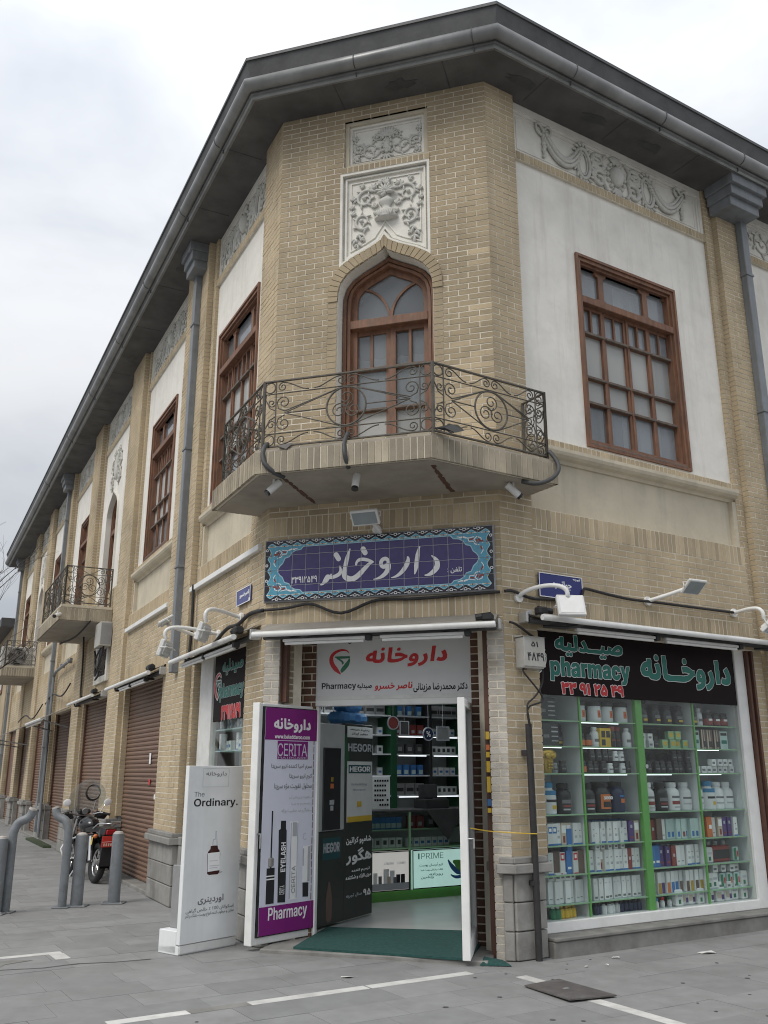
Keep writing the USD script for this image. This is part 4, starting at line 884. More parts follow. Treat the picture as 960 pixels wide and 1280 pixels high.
for pts, w, L_ in [([(.10,.48),(.12,.53),(.16,.545),(.19,.52),(.17,.49)],.004,fl_w),([(.14,.46),(.18,.47),(.20,.50),(.24,.50),(.25,.53)],.004,fl_w),([(.19,.545),(.25,.535),(.30,.545),(.36,.555)],.004,fl_w),([(.11,.44),(.10,.40),(.12,.37)],.004,fl_w),([(.105,.50),(.13,.50),(.145,.52)],.009,fl_r),([(.15,.485),(.165,.51)],.009,fl_r),([(.20,.525),(.23,.52)],.008,fl_r),([(.11,.415),(.12,.44)],.008,fl_r)]:
    for q in mir(pts): L_.append(LineString([S_(*p) for p in q]).buffer(w))
for q in mir([(.27,.54),(.30,.55),(.33,.545)]): fl_w.append(LineString([S_(*p) for p in q]).buffer(.008))
tl('border_flower', unary_union(fl_w), 'ink_white', .002); tl('border_petal', unary_union(fl_r), 'box_red', .0025); tl('border_bud', unary_union(fl_y), 'ink_yellow', .0025)
tsf = Flat([(-257.6,477.6),(867.6,395),(872,714.4),(-272,774.4)], U0, U0+tw, Z0, Z0+thh, FR, .0425)
def zz_(pts, w): sc = .0022; return stroke([tsf.p(*q) for q in pts], np.array(w)*sc)
calli = unary_union([
    zz_([(563,547),(588,575),(586,605),(562,632),(528,644)], [3,11,13,10,3]),
    zz_([(503,502),(492,545),(485,595),(476,636)], [3,10,11,3]),
    zz_([(443,553),(441,582),(420,618),(392,644),(360,656)], [4,11,10,7,2]),
    zz_([(347,580),(335,562),(316,568),(310,590),(326,602),(345,590),(343,615),(318,646),(272,664)], [8,9,9,9,9,11,12,9,2]),
    zz_([(222,514),(232,532)], [13,12]),
    zz_([(186,590),(206,566),(240,567),(270,577)], [5,8,8,4]), zz_([(268,578),(240,598),(205,635),(172,660),(146,660),(128,646),(130,612),(142,560),(157,514)], [5,9,12,13,13,12,10,10,3]),
    zz_([(88,542),(100,562)], [12,12]),
    zz_([(106,600),(107,630),(88,646),(60,654),(44,650),(30,672),(10,690)], [4,9,9,8,10,9,3]), zz_([(62,640),(40,668),(22,684)], [4,9,5])])
tl('calligraphy', calli, 'ink_white', .003)
g = tsf.text('۳۳۹۱۲۵۴۹', -135, -8, 648, 680, 600); tl('phone_number', g, 'ink_white', .003)
tl('phone_word', tsf.text('تلفن :', 640, 712, 603, 634, 600), 'ink_white', .003)

# ---- white shop-head sign over the door
DD = -0.48
HS = Thing('shop_sign', 'white sign panel with red lettering above the open shop door', 'sign', FR, (-1.26, DD, 2.30))
HS.part('panel', MB().cbox(-2.13, -.40, DD-.04, DD, 2.335, 2.99, FR, c=.004), 'sign_white')
HS.part('panel_edge', MB().poly(rect(-2.13,-.40,2.335,2.99).difference(rect(-2.085,-.445,2.375,2.96)), DD, DD+.006, FR), 'white_metal')
hf = Flat([(-28,964),(760,932),(760,1240),(-20,1280)], -2.13, -.40, 2.33, 2.965, FR, DD)
r_, g_ = logo(hf, 62, 162, 1010, 1142)
ink(HS, FR, DD, 'emblem_red', r_, 'ink_red'); ink(HS, FR, DD, 'emblem_green', g_, 'ink_green')
for t, b, w, m, sl in [('داروخانه',(236,634,994,1096),900,'ink_red',.18),('دکتر محمدرضا مزینانی',(480,732,1172,1218),700,'ink_black',0),('ناصر خسرو',(290,472,1176,1218),900,'ink_red',.15),('صیدلیه',(204,277,1184,1216),700,'ink_black',0),('Pharmacy',(22,198,1184,1224),700,'ink_black',0),('تلفن: ۳۳۹۱۲۵۴۹',(25,202,948,982),700,'ink_black',0)]:
    ink(HS, FR, DD, 'lettering', hf.text(t, *b, wt=w, slant=sl), m)

# ---- black fascia signs over the windows
def black_sign(F, d, u0, u1, z0, z1, fl, label, items, lg, ow=.009):
    T = Thing('shop_sign', label, 'sign', F, ((u0+u1)/2, d, z0)); T.part('panel', MB().cbox(u0, u1, d-.03, d, z0, z1, F, c=.003), 'sign_black')
    for t, b, w, m in items:
        q = fl.text(t, *b, wt=w); ink(T, F, d, 'letter_outline', q.buffer(ow, join_style=1), 'ink_white', .003); ink(T, F, d, 'lettering', q.buffer(.003), m, .003, lift=.003)
    r, g = logo(fl, *lg); ink(T, F, d, 'emblem_outline', r.union(g).buffer(.012), 'ink_white', .003); ink(T, F, d, 'emblem_red', r, 'ink_red', .003, lift=.003); ink(T, F, d, 'emblem_green', g, 'ink_teal', .003, lift=.003)
rf = Flat([(120,585),(828,655),(838,846),(136,808)], .50, 3.52, 2.345, 2.985, RI, -.115)
black_sign(RI, -.115, .44, 3.52, 2.345, 3.02, rf, 'black fascia sign with teal lettering above the large display window', [('صیــدلیه',(192,432,612,684),800,'ink_teal'),('pharmacy',(178,457,690,770),800,'ink_teal'),('۳۳ ۹۱ ۲۵ ۴۹',(218,434,775,812),800,'ink_red'),('داروخــانه',(500,816,684,790),900,'ink_teal')], (88,158,640,742))
lf = Flat([(566,322),(885,208),(850,672),(545,740)], -2.05, -.68, 2.18, 2.97, LE, -.115)
black_sign(LE, -.115, -2.10, -.60, 2.19, 3.0, lf, 'narrow black fascia sign seen edge-on above the small window left of the door', [('صیدلیه',(618,792,312,412),700,'ink_teal'),('pharmacy',(596,792,470,582),800,'ink_teal'),('۳۳۹۱۲۵۴۹',(608,764,612,700),800,'ink_red'),('دا',(822,880,392,516),900,'ink_teal')], (552,602,432,596), .006)

# ---- blue street name plates
def street_sign(F, u0, u1, z0, z1, mat, words, label):
    T = Thing('street_sign', label, 'street sign', F, ((u0+u1)/2, 0, z0)); T.part('plate', MB().cbox(u0, u1, .006, .022, z0, z1, F, c=.003), mat)
    T.part('rim', MB().poly(rect(u0,u1,z0,z1).difference(rect(u0+.008,u1-.008,z0+.008,z1-.008)), .022, .026, F), 'ink_white')
    w, h = u1-u0, z1-z0
    for t, a, b, c, e in words: ink(T, F, .022, 'lettering', fit(txt(t, None, 700), u0+a*w, u0+b*w, z0+c*h, z0+e*h), 'ink_white', .003)
    ink(T, F, .022, 'city_emblem', Point(u0+.94*w, z0+.12*h).buffer(.018), 'ink_white', .003)
street_sign(RI, .46, 1.05, 3.30, 3.55, 'sign_blue', [('جوانمرد',.30,.74,.38,.74),('کوچه',.78,.96,.80,.92)], 'bright blue street name plate on the brick right of the corner')
street_sign(LE, -.95, -.47, 3.42, 3.60, 'sign_blue_old', [('ناصرخسرو',.25,.92,.40,.74)], 'faded blue street name plate on the left wall beside the corner')

# ---- awnings
def awning(F, u0, u1, zt, z, d, label, lamps=(), side=1, cloth=True):
    T = Thing('awning', label, 'awning', F, ((u0+u1)/2, 0, z))
    if cloth:
        n = 24; us = np.linspace(u0+.02, u1-.02, n); v = []
        for k, (dd, zz) in enumerate([(0.012,zt),(d*.5,(zt*.52+z*.48)),(d-.01,z+.035),(d+.02,z+.015)]): v += [(u, dd, zz-.008*math.sin(7*u+k)*(k in (1,2))) for u in us]
        f = []
        for k in range(3):
            for i in range(n-1): f += [[k*n+i,k*n+i+1,(k+1)*n+i+1],[k*n+i,(k+1)*n+i+1,(k+1)*n+i]]
        v = np.array(v); T.part('fabric', MB().add(np.vstack([v, v-[0,0.0,.006]]), np.vstack([f, np.array(f)[:, ::-1]+len(v)]), F), 'awning_grey')
    T.part('front_bar', MB().tube([(u0,d,z),(u1,d,z)], .03, 10, F), 'white_metal', smooth=40)
    T.part('roller', MB().tube([(u0+.03,.10,z+.01),(u1-.03,.10,z+.01)], .035, 8, F), 'grey_dark', smooth=40)
    e = u1 if side > 0 else u0; q = -1 if side > 0 else 1
    T.part('gear_bracket', MB().cbox(e-.012, e+.018, .0, .13, z-.02, z+.09, F, c=.01).cbox(e+q*.03, e+q*.10, .04, .10, z+.03, z+.11, F, c=.015), 'alu')
    T.part('gearbox', MB().cbox(e+q*.03, e+q*.14, .18, .28, z+.045, z+.12, F, c=.015).tube([(e+q*.05,.22,z+.10),(e+q*.2,.25,z+.08)], .035, 8, F), 'black_plastic')
    m = MB()
    for a, b in ((u0+.25,u0+.6),(u1-.6,u1-.25)): m.tube([(a,.06,z-.03),((a+b)/2,.20,z-.05),(b,d-.03,z-.01)], .016, 6, F)
    T.part('folding_arm', m, 'grey_dark')
    for k, (a, b) in enumerate(lamps):
        L_ = Thing('tube_lamp', f'{["left","right"][k]} white fluorescent batten under the {label[label.index("awning"):]}', 'lamp', F, ((a+b)/2, .2, z-.1))
        L_.part('batten', MB().cbox(a, b, .20, .25, z-.075, z-.045, F), 'white_metal'); L_.part('tube', MB().tube([(a+.02,.225,z-.09),(b-.02,.225,z-.09)], .015, 8, F), 'white_paint', smooth=40); L_.part('end_cap', MB().cbox(b, b+.06, .19, .26, z-.09, z-.03, F), 'black_plastic')
awning(FR, -2.50, -.03, 3.085, 2.935, .32, 'rolled grey awning over the shop door', [(-2.20,-1.33),(-1.18,-.34)])
awning(RI, .20, 4.3, 3.12, 3.02, .34, 'rolled grey awning over the large display window', [(.73,1.84),(2.0,3.18)], side=-1)
awning(LE, -2.72, -.12, 3.12, 2.955, .30, 'rolled grey awning over the small left window', [(-2.42,-1.44),(-1.38,-.3)])
awning(LE, -7.1, -4.0, 3.10, 2.95, .28, 'rolled grey awning over the nearest brown shutter', [(-6.2,-5.4),(-5.3,-4.4)])
awning(LE, -11.2, -8.4, 3.08, 2.95, .28, 'rolled grey awning over the shutter below the side balcony')
def open_awning(u0, u1, z0, z1, d, label):
    T = Thing('awning', label, 'awning', LE, ((u0+u1)/2, 0, z1)); T.part('fabric', MB().hull([(u,a,z+o) for u in (u0,u1) for a,z in ((.02,z0),(d,z1)) for o in (0,.02)], LE), 'awning_grey')
    T.part('front_bar', MB().tube([(u0,d,z1),(u1,d,z1)], .035, 8, LE), 'white_metal', smooth=40); T.part('valance', MB().box(u0,u1,d-.005,d+.005,z1-.09,z1,LE), 'awning_grey')
    for u in (u0+.2,u1-.2): T.part('folding_arm', MB().tube([(u,.02,z1-.15),(u,d,z1)], .018, 6, LE), 'grey_mid')
open_awning(-15.3, -12.5, 3.0, 2.72, .62, 'slanted open awning beyond the side balcony'); open_awning(-22.5, -19.5, 2.95, 2.5, 1.0, 'slanted open awning at the far end of the left wall')

# ---- floodlights, cameras, boxes, cables
def flood(F, base, arm, head, size, yaw, pitch, label, lens='lamp_face', back='white_metal'):
    T = Thing('floodlight', label, 'floodlight', F, base)
    from scipy.interpolate import CubicSpline
    p = np.array([base]+arm, float); t = np.linspace(0, len(p)-1, 16); q = CubicSpline(np.arange(len(p)), p)(t) if len(p) > 2 else np.linspace(p[0], p[1], 6)
    T.part('arm', MB().tube(q, .022, 8, F), 'white_paint', smooth=True); T.part('base_plate', MB().tube([(base[0],.0,base[2]),(base[0],.03,base[2])], .05, 10, F), 'white_paint')
    w, h, t_ = size; cy, sy, cp, sp = math.cos(yaw), math.sin(yaw), math.cos(pitch), math.sin(pitch)
    X = np.array([cy, sy, 0]); N = np.array([-sy*cp, cy*cp, sp]); Z = np.cross(N, X)*-1; Z = Z if Z[2] > 0 or abs(Z[2]) < .01 else -Z
    def place(m, mat, nm, **k):
        v, f = m.mesh(); v = np.asarray(head)+v[:, :1]*X+v[:, 1:2]*N+v[:, 2:3]*Z; T.part(nm, MB().add(v, f, F), mat, **k)
    place(MB().cbox(-w/2,w/2,-t_/2,t_/2,-h/2,h/2,c=.008), back, 'head'); place(MB().box(-w/2+.02,w/2-.02,t_/2,t_/2+.004,-h/2+.02,h/2-.02), lens, 'lens')
    m = MB()
    for k in range(7): m.box(-w/2+.03+k*(w-.06)/6-.004, -w/2+.03+k*(w-.06)/6+.004, -t_/2-.02, -t_/2, -h/2+.03, h/2-.03)
    place(m, back, 'heat_sink', kind='stuff')
    place(MB().tube([(-w/2-.012,0,0),(-w/2-.012,-t_*1.4,.02),(0,-t_*1.6,.03),(w/2+.012,-t_*1.4,.02),(w/2+.012,0,0)], .007, 5), 'white_metal', 'bracket')
flood(RI, (.19,.0,3.26), [(.24,.20,3.33),(.36,.40,3.33),(.42,.46,3.22)], (.44,.48,3.13), (.27,.22,.05), .45, .35, 'white square floodlight in front of the bright blue street plate', lens='white_paint')
flood(RI, (2.02,.0,3.40), [(2.13,.2,3.45),(2.22,.38,3.50)], (2.30,.42,3.52), (.25,.20,.03), .1, -.9, 'floodlight on a straight arm above the middle of the display window', 'lamp_face')
flood(RI, (3.46,.0,3.40), [(3.44,.20,3.41),(3.42,.38,3.39),(3.43,.42,3.27)], (3.50,.45,3.19), (.26,.20,.05), -.4, -.9, 'white floodlight on a bent arm at the right edge of the display window')
flood(FR, (-1.28,.0,4.02), [(-1.22,.12,3.97),(-1.24,.28,4.02)], (-1.29,.40,4.05), (.29,.17,.04), .05, -.75, 'grey faced floodlight above the tile sign', 'lamp_face')
flood(LE, (-1.62,.0,3.20), [(-1.62,.25,3.23),(-1.63,.56,3.24),(-1.65,.63,3.10)], (-1.66,.64,2.99), (.28,.20,.05), .6, .3, 'white floodlight on the left wall nearest the downpipe')
flood(LE, (-.78,.0,3.28), [(-.74,.2,3.31),(-.62,.42,3.31),(-.62,.46,3.17)], (-.66,.48,3.06), (.28,.20,.05), .6, .3, 'white floodlight on the left wall nearest the corner')
flood(LE, (-2.62,.0,3.31), [(-2.55,.25,3.36),(-2.35,.45,3.38)], (-2.30,.5,3.42), (.30,.20,.03), .2, 1.0, 'flat panel floodlight tilted upward beside the downpipe', 'lamp_face')
def cctv(F, at, aim, label):
    T = Thing('security_camera', label, 'security camera', F, at); a = np.array(aim, float); a /= np.linalg.norm(a); p = np.array(at, float)
    T.part('mount', MB().tube([p, p-[0,0,.05], p-[0,0,.05]+a*.03], .014, 8, F), 'white_metal'); c = p-[0,0,.08]
    T.part('housing', MB().tube([c-a*.09, c-a*.085, c+a*.07, c+a*.075], [.02,.036,.036,.033], 12, F), 'white_metal', smooth=40); T.part('lens', MB().tube([c+a*.075, c+a*.10], .034, 12, F), 'black_gloss')
cctv(FR, (-1.23,.89,4.352), (.0,.35,-.9), 'small white security camera under the middle of the balcony'); cctv(FR, (-2.06,.93,4.352), (-.5,.3,-.6), 'small white security camera under the left corner of the balcony'); cctv(RI, (-.02,.25,4.352), (.7,.2,-.6), 'small white security camera under the right end of the balcony')
cctv(LE, (-8.72,.98,4.50), (.5,.5,-.3), 'small white security camera on the side balcony')
T = Thing('meter_box', 'grey painted metal meter box with handwritten numbers on the corner pier', 'meter box', RI, (.255, .0, 2.56))
T.part('box', MB().cbox(.13,.385,.0,.13,2.56,2.86,RI,c=.01), 'box_grey'); T.part('lid', MB().cbox(.125,.39,.13,.142,2.575,2.865,RI,c=.004), 'box_grey'); T.part('hood', MB().hull([(.12,.0,2.86),(.395,.0,2.86),(.12,.155,2.86),(.395,.155,2.86),(.12,.0,2.885),(.395,.0,2.885)],RI), 'box_grey')
for t, b in (('۵۱',(.215,.30,2.765,2.815)),('۴۸۴۹',(.165,.37,2.63,2.71))): ink(T, RI, .142, 'lettering', fit(txt(t, None, 600), *b), 'ink_black', .002)
T = Thing('conduit_pole', 'black cable conduit standing against the corner pier', 'conduit', RI, (.20,.05,0)); T.part('pipe', MB().tube([(.195,.085,0),(.195,.085,1.0),(.195,.075,2.04)], .032, 10, RI), 'cable_black', smooth=40)
T.part('clamp', MB().tube([(.195,.03,1.75),(.195,.03,1.80)], .05, 8, RI), 'cable_black'); T.part('clamp', MB().tube([(.195,.06,.62),(.195,.06,.66)], .05, 8, RI), 'cable_black')
def cable(F, pts, r, label, mat='cable_black', cat='cable', n=4):
    from scipy.interpolate import CubicSpline
    p = np.array(pts, float); t = np.linspace(0, len(p)-1, (len(p)-1)*n+1); q = CubicSpline(np.arange(len(p)), p, bc_type='natural')(t)
    return single('cable', MB().tube(q, r, 6, F), mat, label, cat, smooth=True)
m = [(-2.5,.03,3.235),(-2.2,.035,3.25),(-1.95,.03,3.265),(-1.65,.05,3.16),(-1.33,.03,3.267),(-.95,.03,3.272),(-.4,.03,3.285),(-.02,.035,3.295)]
cable(FR, m, .016, 'thick black cable sagging below the tile sign')
cable(RI, [(.0,.04,3.30),(.12,.035,3.31),(.34,.03,3.265),(.6,.03,3.28),(.93,.03,3.306),(1.03,.03,3.36),(1.06,.03,3.43),(1.2,.03,3.43),(1.65,.03,3.394),(2.02,.03,3.394),(2.6,.03,3.397),(3.43,.03,3.40)], .016, 'black cable running along the bricks above the large display window')
cable(LE, [(0,.035,3.235),(-.3,.03,3.26),(-.55,.03,3.25),(-.8,.05,3.19),(-1.05,.06,3.20),(-1.4,.06,3.14),(-1.75,.05,3.08),(-2.2,.05,3.1)], .022, 'loose black cable behind the floodlights on the left wall')
cable(LE, [(-2.75,.05,4.0),(-2.72,.05,3.7),(-2.72,.05,3.3),(-2.74,.06,3.0)], .02, 'black cable hanging beside the downpipe')
for k, (a, b) in enumerate((((.33,.03,2.89),(.20,.10,2.0)),((.22,.05,2.56),(.19,.1,2.02)))):
    cable(RI, [a, (a[0]-.05,.09,2.50) if k else (.41,.07,2.5), (.25+.12*k,.10,2.28), (.16+.03*k,.11,2.2), b], .009, ['thin wire looping down from the right side of the meter box','thin wire looping down from the underside of the meter box'][k])
cable(RI, [(.04,.04,3.0),(.12,.05,2.98),(.27,.04,2.91),(.33,.06,2.87)], .012, 'short black wires entering the top of the meter box')
cable(FR, [(-2.11,1.0,4.70),(-2.11,1.10,4.60),(-2.07,1.15,4.45),(-1.98,1.10,4.36),(-1.93,1.0,4.345)], .024, 'grey hose hanging from the left corner of the balcony', 'grey_dark')
cable(FR, [(-1.27,1.02,4.72),(-1.28,1.10,4.6),(-1.26,1.14,4.45),(-1.25,1.06,4.35)], .022, 'grey hose hanging from the middle of the balcony', 'grey_dark')
cable(RI, [(.37,.37,4.72),(.39,.47,4.55),(.30,.50,4.40),(.12,.46,4.31),(.0,.36,4.34)], .022, 'grey hose hanging from the right end of the balcony', 'grey_dark')
T = single('crumpled_bag', MB().hull([(-.40,1.02,4.68),(-.24,1.12,4.66),(-.12,1.13,4.58),(-.20,1.15,4.56),(-.30,1.15,4.62),(-.42,1.1,4.65),(-.2,1.0,4.69)], FR), 'black_plastic', 'dark crumpled rag on the balcony edge below the railing', 'rag')
single('crumpled_bag', MB().hull([(-1.98,1.03,4.665),(-1.80,1.08,4.66),(-1.86,1.13,4.58),(-1.95,1.12,4.62)], FR), 'steel_plate', 'small brown rag on the left of the balcony edge', 'rag')
# ---------------------------------------------------------------- shop front: channels, door leaves, threshold
for a, zb in ((-2.325, 2.29), (-.225, 0)): BLD.part('shutter_channel', MB().box(a, a+.055, -.14, -.06, zb, 3.05, FR).box(a+(.0 if a < -1 else .045), a+(.01 if a < -1 else .055), -.06, -.03, zb, 3.05, FR), 'steel_brown', label='brown steel shutter channel')
BLD.part('shutter_channel', MB().box(3.705, 3.74, -.16, -.06, .14, 3.0, RI).box(3.765, 3.80, -.14, -.04, .14, 3.0, RI), 'steel_brown')
st = MB()
for k, (z, h, m_) in enumerate([(1.90,.07,'ink_yellow'),(1.80,.05,'ink_orange'),(1.735,.05,'ink_yellow'),(1.60,.10,'ink_yellow'),(1.42,.14,'ink_yellow'),(1.30,.06,'box_blue'),(1.24,.04,'ink_yellow')]): BLD.part('sticker', MB().box(-.215,-.18,-.0305,-.028,z,z+h,FR), m_)
BLD.part('door_frame', MB().cbox(-2.13,-.40,-.56,-.47,2.27,2.335,FR).cbox(-2.13,-2.07,-.56,-.49,.03,2.27,FR).cbox(-.47,-.40,-.56,-.49,.03,2.27,FR), 'white_paint')
BLD.part('threshold', MB().cbox(-2.33,-.20,-.60,.26,-.02,.035,FR,c=.01), 'stone_step')
def leaf_frame(p0, p1): return Frame(p0, math.atan2((p1-p0)[1], (p1-p0)[0])), float(np.linalg.norm((p1-p0)[:2]))
LF, LW = leaf_frame(FR.P(-2.43,.235,0), FR.P(-2.085,-.53,0))
T = Thing('door_leaf', 'open white door leaf carrying a tall purple and lilac pharmacy poster', 'door', LF, (0,0,.045))
T.part('frame', MB().cbox(0,.05,-.075,.0,.045,2.265,LF,c=.005).cbox(LW-.05,LW,-.075,0,.045,2.265,LF,c=.005).cbox(.05,LW-.05,-.075,0,2.20,2.265,LF,c=.005).cbox(.05,LW-.05,-.075,0,.045,.13,LF,c=.005), 'white_paint')
T.part('edge_stile', MB().cbox(-.012,.012,-.085,.012,.045,2.27,LF,c=.004), 'white_paint')
T.part('poster_box', MB().box(.05,LW-.005,-.05,.012,.11,2.235,LF), 'black_plastic')
px0, px1, pz0, pz1, PD = .075, LW-.005, .12, 2.225, .012
T.part('poster', MB().box(px0,px1,PD,PD+.003,pz0,pz1,LF), 'poster_lilac')
T.part('handle', MB().tube([(.03,.0,1.03),(.03,.05,1.03),(.03,.05,1.0),(.03,.05,.90)],.010,6,LF), 'chrome')
PFL = Flat([(334.3,882.3),(399,886),(394.5,1159.5),(326.6,1175.3)], px0, px1, pz0, pz1, LF, PD)
A1 = lambda x,y: (300+x/5.953, 860+y/5.953); A2 = lambda x,y: (300+x/5.953, 1000+y/5.953)
class Sub:
    def __init__(s, f, m): s.f, s.m = f, m
    def p(s, x, y): return s.f.p(*s.m(x,y))
    box = Flat.box; text = Flat.text; poly = Flat.poly; rect = Flat.rect
P1_, P2_ = Sub(PFL, A1), Sub(PFL, A2); D3 = PD+.003
def pk(g, mat, nm='print', lift=0.0): return ink(T, LF, D3, nm, g, mat, .002, lift=lift)
pk(rect(px0,px1,P1_.p(390,386)[1],pz1), 'ink_purple', 'purple_band'); pk(rect(px0,px1,pz0,P2_.p(360,790)[1]), 'ink_purple', 'purple_band')
pk(P1_.text('داروخانه',262,527,218,326,900), 'ink_white', 'lettering', .002); pk(P1_.text('www.baladdaroo.com',268,520,343,374,600), 'ink_white', 'lettering', .002)
bx = P1_.rect(288,506,392,530); ce = P1_.text('CERITA',290,500,412,506,300); ce = ce.buffer(.003)
pk(bx.difference(ce).difference(P1_.text('HAIRCARE',294,500,511,527,600)), 'ink_purple', 'brand_block', .001)
for t, b in [('سرم احیا کننده ابرو سریتا',(245,537,565,612)),('کرم ابرو سریتا',(376,537,638,686)),('محلول تقویت مژه سریتا',(266,535,713,762))]: pk(P1_.text(t,*b,wt=500), 'ink_grey', 'lettering')
for t, b in [('تقویت و پرپشتی ابرو',(372,520,804,832)),('ضخیم و زیبا',(390,520,854,880)),('ماندگار و ضد حساسیت روزانه',(320,520,900,936))]: pk(P1_.text(t,*b,wt=400), 'ink_pale', 'lettering'); pk(Point(*P1_.p(530,(b[2]+b[3])/2)).buffer(.006), 'ink_pale', 'bullet')
pk(P2_.rect(246,255,95,535).union(P2_.rect(213,270,528,795)), 'ink_black', 'mascara_print'); pk(P2_.rect(214,270,583,592).union(P2_.rect(214,270,606,616)), 'ink_white', 'mascara_band', .002)
pk(P2_.poly([(318,168),(352,166),(352,228),(358,240),(352,655),(348,778),(294,784),(302,240),(316,228)]), 'ink_black', 'mascara_print')
def rot(t, b, wt=700): return fit(affinity.rotate(txt(t, None, wt), 90), *P2_.box(*b))
pk(rot('EYELASH',(316,350,330,552)).union(rot('CERITA',(308,342,656,722),400)), 'ink_white', 'lettering', .002)
pk(P2_.poly([(384,172),(440,168),(436,600),(430,750),(380,757)]), 'ink_white', 'tube_print'); pk(P2_.rect(400,430,175,280).union(P2_.rect(380,386,180,750)).union(P2_.rect(428,433,180,740)), 'ink_pale', 'tube_shade', .002); pk(rot('CERITA',(392,418,505,705),300), 'ink_grey', 'lettering', .004)
pk(P2_.poly([(476,352),(525,346),(520,615),(474,624)]), 'ink_white', 'tube_print'); pk(P2_.rect(506,522,352,612).union(P2_.rect(472,480,370,500)), 'ink_pale', 'tube_shade', .002); pk(P2_.poly([(472,626),(513,622),(511,728),(472,732)]), 'ink_black', 'cap_print')
t_ = np.linspace(.7,5.6,20); pk(LineString([P2_.p(487+12*math.cos(a),278+24*math.sin(a)) for a in t_]).buffer(.002), 'ink_pale', 'curl_print')
pk(P2_.text('Pharmacy',228,502,800,916,600), 'ink_white', 'lettering', .002)

RL, RW = leaf_frame(FR.P(-.335,.345,0), FR.P(-.43,-.50,0))
T = Thing('door_leaf', 'open white glazed door leaf seen nearly edge-on at the right of the doorway', 'door', RL, (0,0,.045))
T.part('frame', MB().cbox(0,.075,-.07,.0,.045,2.265,RL,c=.005).cbox(RW-.06,RW,-.07,0,.045,2.265,RL,c=.005).cbox(.075,RW-.06,-.07,0,2.19,2.265,RL,c=.005).cbox(.075,RW-.06,-.07,0,.045,.2,RL,c=.005), 'white_paint')
T.part('pane', MB().box(.075,RW-.06,-.04,-.034,.2,2.19,RL), 'shop_glass'); T.part('gasket', MB().box(.075,.10,-.066,-.004,.2,2.19,RL), 'black_plastic')
T.part('poster_back', MB().box(.1,RW-.06,-.069,-.045,.2,2.19,RL), 'grey_dark'); T.part('handle', MB().tube([(.04,.0,1.03),(.04,.05,1.03),(.04,.05,.95)],.010,6,RL), 'chrome')
single('yellow_tape', MB().tube([RL.P(.04,.02,1.12), FR.P(-.2,.02,1.08), RI.P(.0,.06,1.07), RI.P(.20,.125,1.06)], .005, 5), 'ink_yellow', 'thin yellow cord tied from the right door leaf to the corner pier', 'cord')
mm = MB().plan(pl2([FR.P(-2.02,.20,0),FR.P(-.36,.285,0),FR.P(-.40,-.55,0),FR.P(-.5,-1.15,0),FR.P(-2.1,-.95,0)]), .036, .056)
single('entrance_mat', mm, 'mat_green', 'dark teal entrance mat lying across the doorway', 'mat')
single('entrance_mat', MB().hull([FR.P(u,d,z) for u,d,z in [(-.29,.08,.005),(-.06,.10,.005),(.0,.23,.005),(-.27,.28,.005),(-.26,.12,.05),(-.1,.12,.03),(-.03,.22,.02),(-.25,.26,.03)]]), 'mat_green', 'torn scrap of dark teal mat outside the right door leaf', 'mat')

# ---------------------------------------------------------------- inside the shop
room = [FR.P(-.02,-.60,0), FR.P(-.02,-2.2,0), RI.P(3.6,-1.4,0), RI.P(3.6,-5.75,0), LE.P(-5.0,-.75,0), LE.P(-.3,-.62,0), FR.P(-2.34,-.60,0)]
rp = pl2(room); BLD.part('shop_floor', MB().plan(rp.buffer(.05), 0.0, .034), 'shop_floor'); BLD.part('shop_ceiling', MB().plan(rp.buffer(.05), 2.98, 3.02), 'shop_wall')
BLD.part('shop_walls', MB().plan(LineString([tuple(p[:2]) for p in room]).buffer(.03, cap_style=2, join_style=2), .034, 2.98), 'shop_wall')
CD = -3.6
for k, (u, d) in enumerate(((-1.2,-2.2),(-2.4,-2.4),(-1.6,-3.6),(-3.0,-4.0))):
    L_ = Thing('ceiling_lamp', f'{["nearest","left","middle","farthest"][k]} lit ceiling panel inside the shop', 'lamp', FR, (u,d,2.93)); L_.part('frame', MB().box(u-.32,u+.32,d-.32,d+.32,2.95,2.979,FR), 'white_metal'); L_.part('diffuser', MB().box(u-.29,u+.29,d-.29,d+.29,2.942,2.95,FR), 'glow_white')
T = Thing('shop_counter', 'long shop counter with glass front and bright advertising panels inside the door', 'counter', RI, (1.2, CD, .034))
T.part('base', MB().box(-.6,3.2,CD-.55,CD-.03,.034,.15,RI), 'green_paint'); T.part('body', MB().box(-.6,3.2,CD-.55,CD-.03,.15,.645,RI), 'shop_dark')
T.part('counter_top', MB().cbox(-.6,3.2,CD-.58,CD+.0,1.10,1.13,RI), 'grey_dark'); T.part('back_panel', MB().box(-.6,3.2,CD-.55,CD-.5,.645,1.10,RI), 'cabinet_white')
T.part('shelf', MB().box(-.6,3.2,CD-.5,CD-.02,.645,.66,RI), 'green_pale'); T.part('shelf', MB().box(-.6,3.2,CD-.5,CD-.06,.875,.885,RI), 'green_pale'); T.part('pane', MB().box(-.6,3.2,CD-.012,CD-.006,.66,1.10,RI), 'shop_glass')
for u in (.655,1.26,2.13): T.part('post', MB().box(u-.012,u+.012,CD-.03,CD+.004,.15,1.10,RI), 'green_pale')
def lightbox(u0, u1, mat, label):
    X = Thing('light_box', label, 'light box', RI, ((u0+u1)/2, CD, .155)); X.part('panel', MB().box(u0,u1,CD-.03,CD+.004,.155,.63,RI), mat); X.part('rim', MB().poly(rect(u0,u1,.155,.63).difference(rect(u0+.012,u1-.012,.167,.618)),CD+.004,CD+.012,RI),'shop_dark'); return X
X = lightbox(.67,1.245,'glow_panel','pale backlit panel showing cream jars at the foot of the counter')
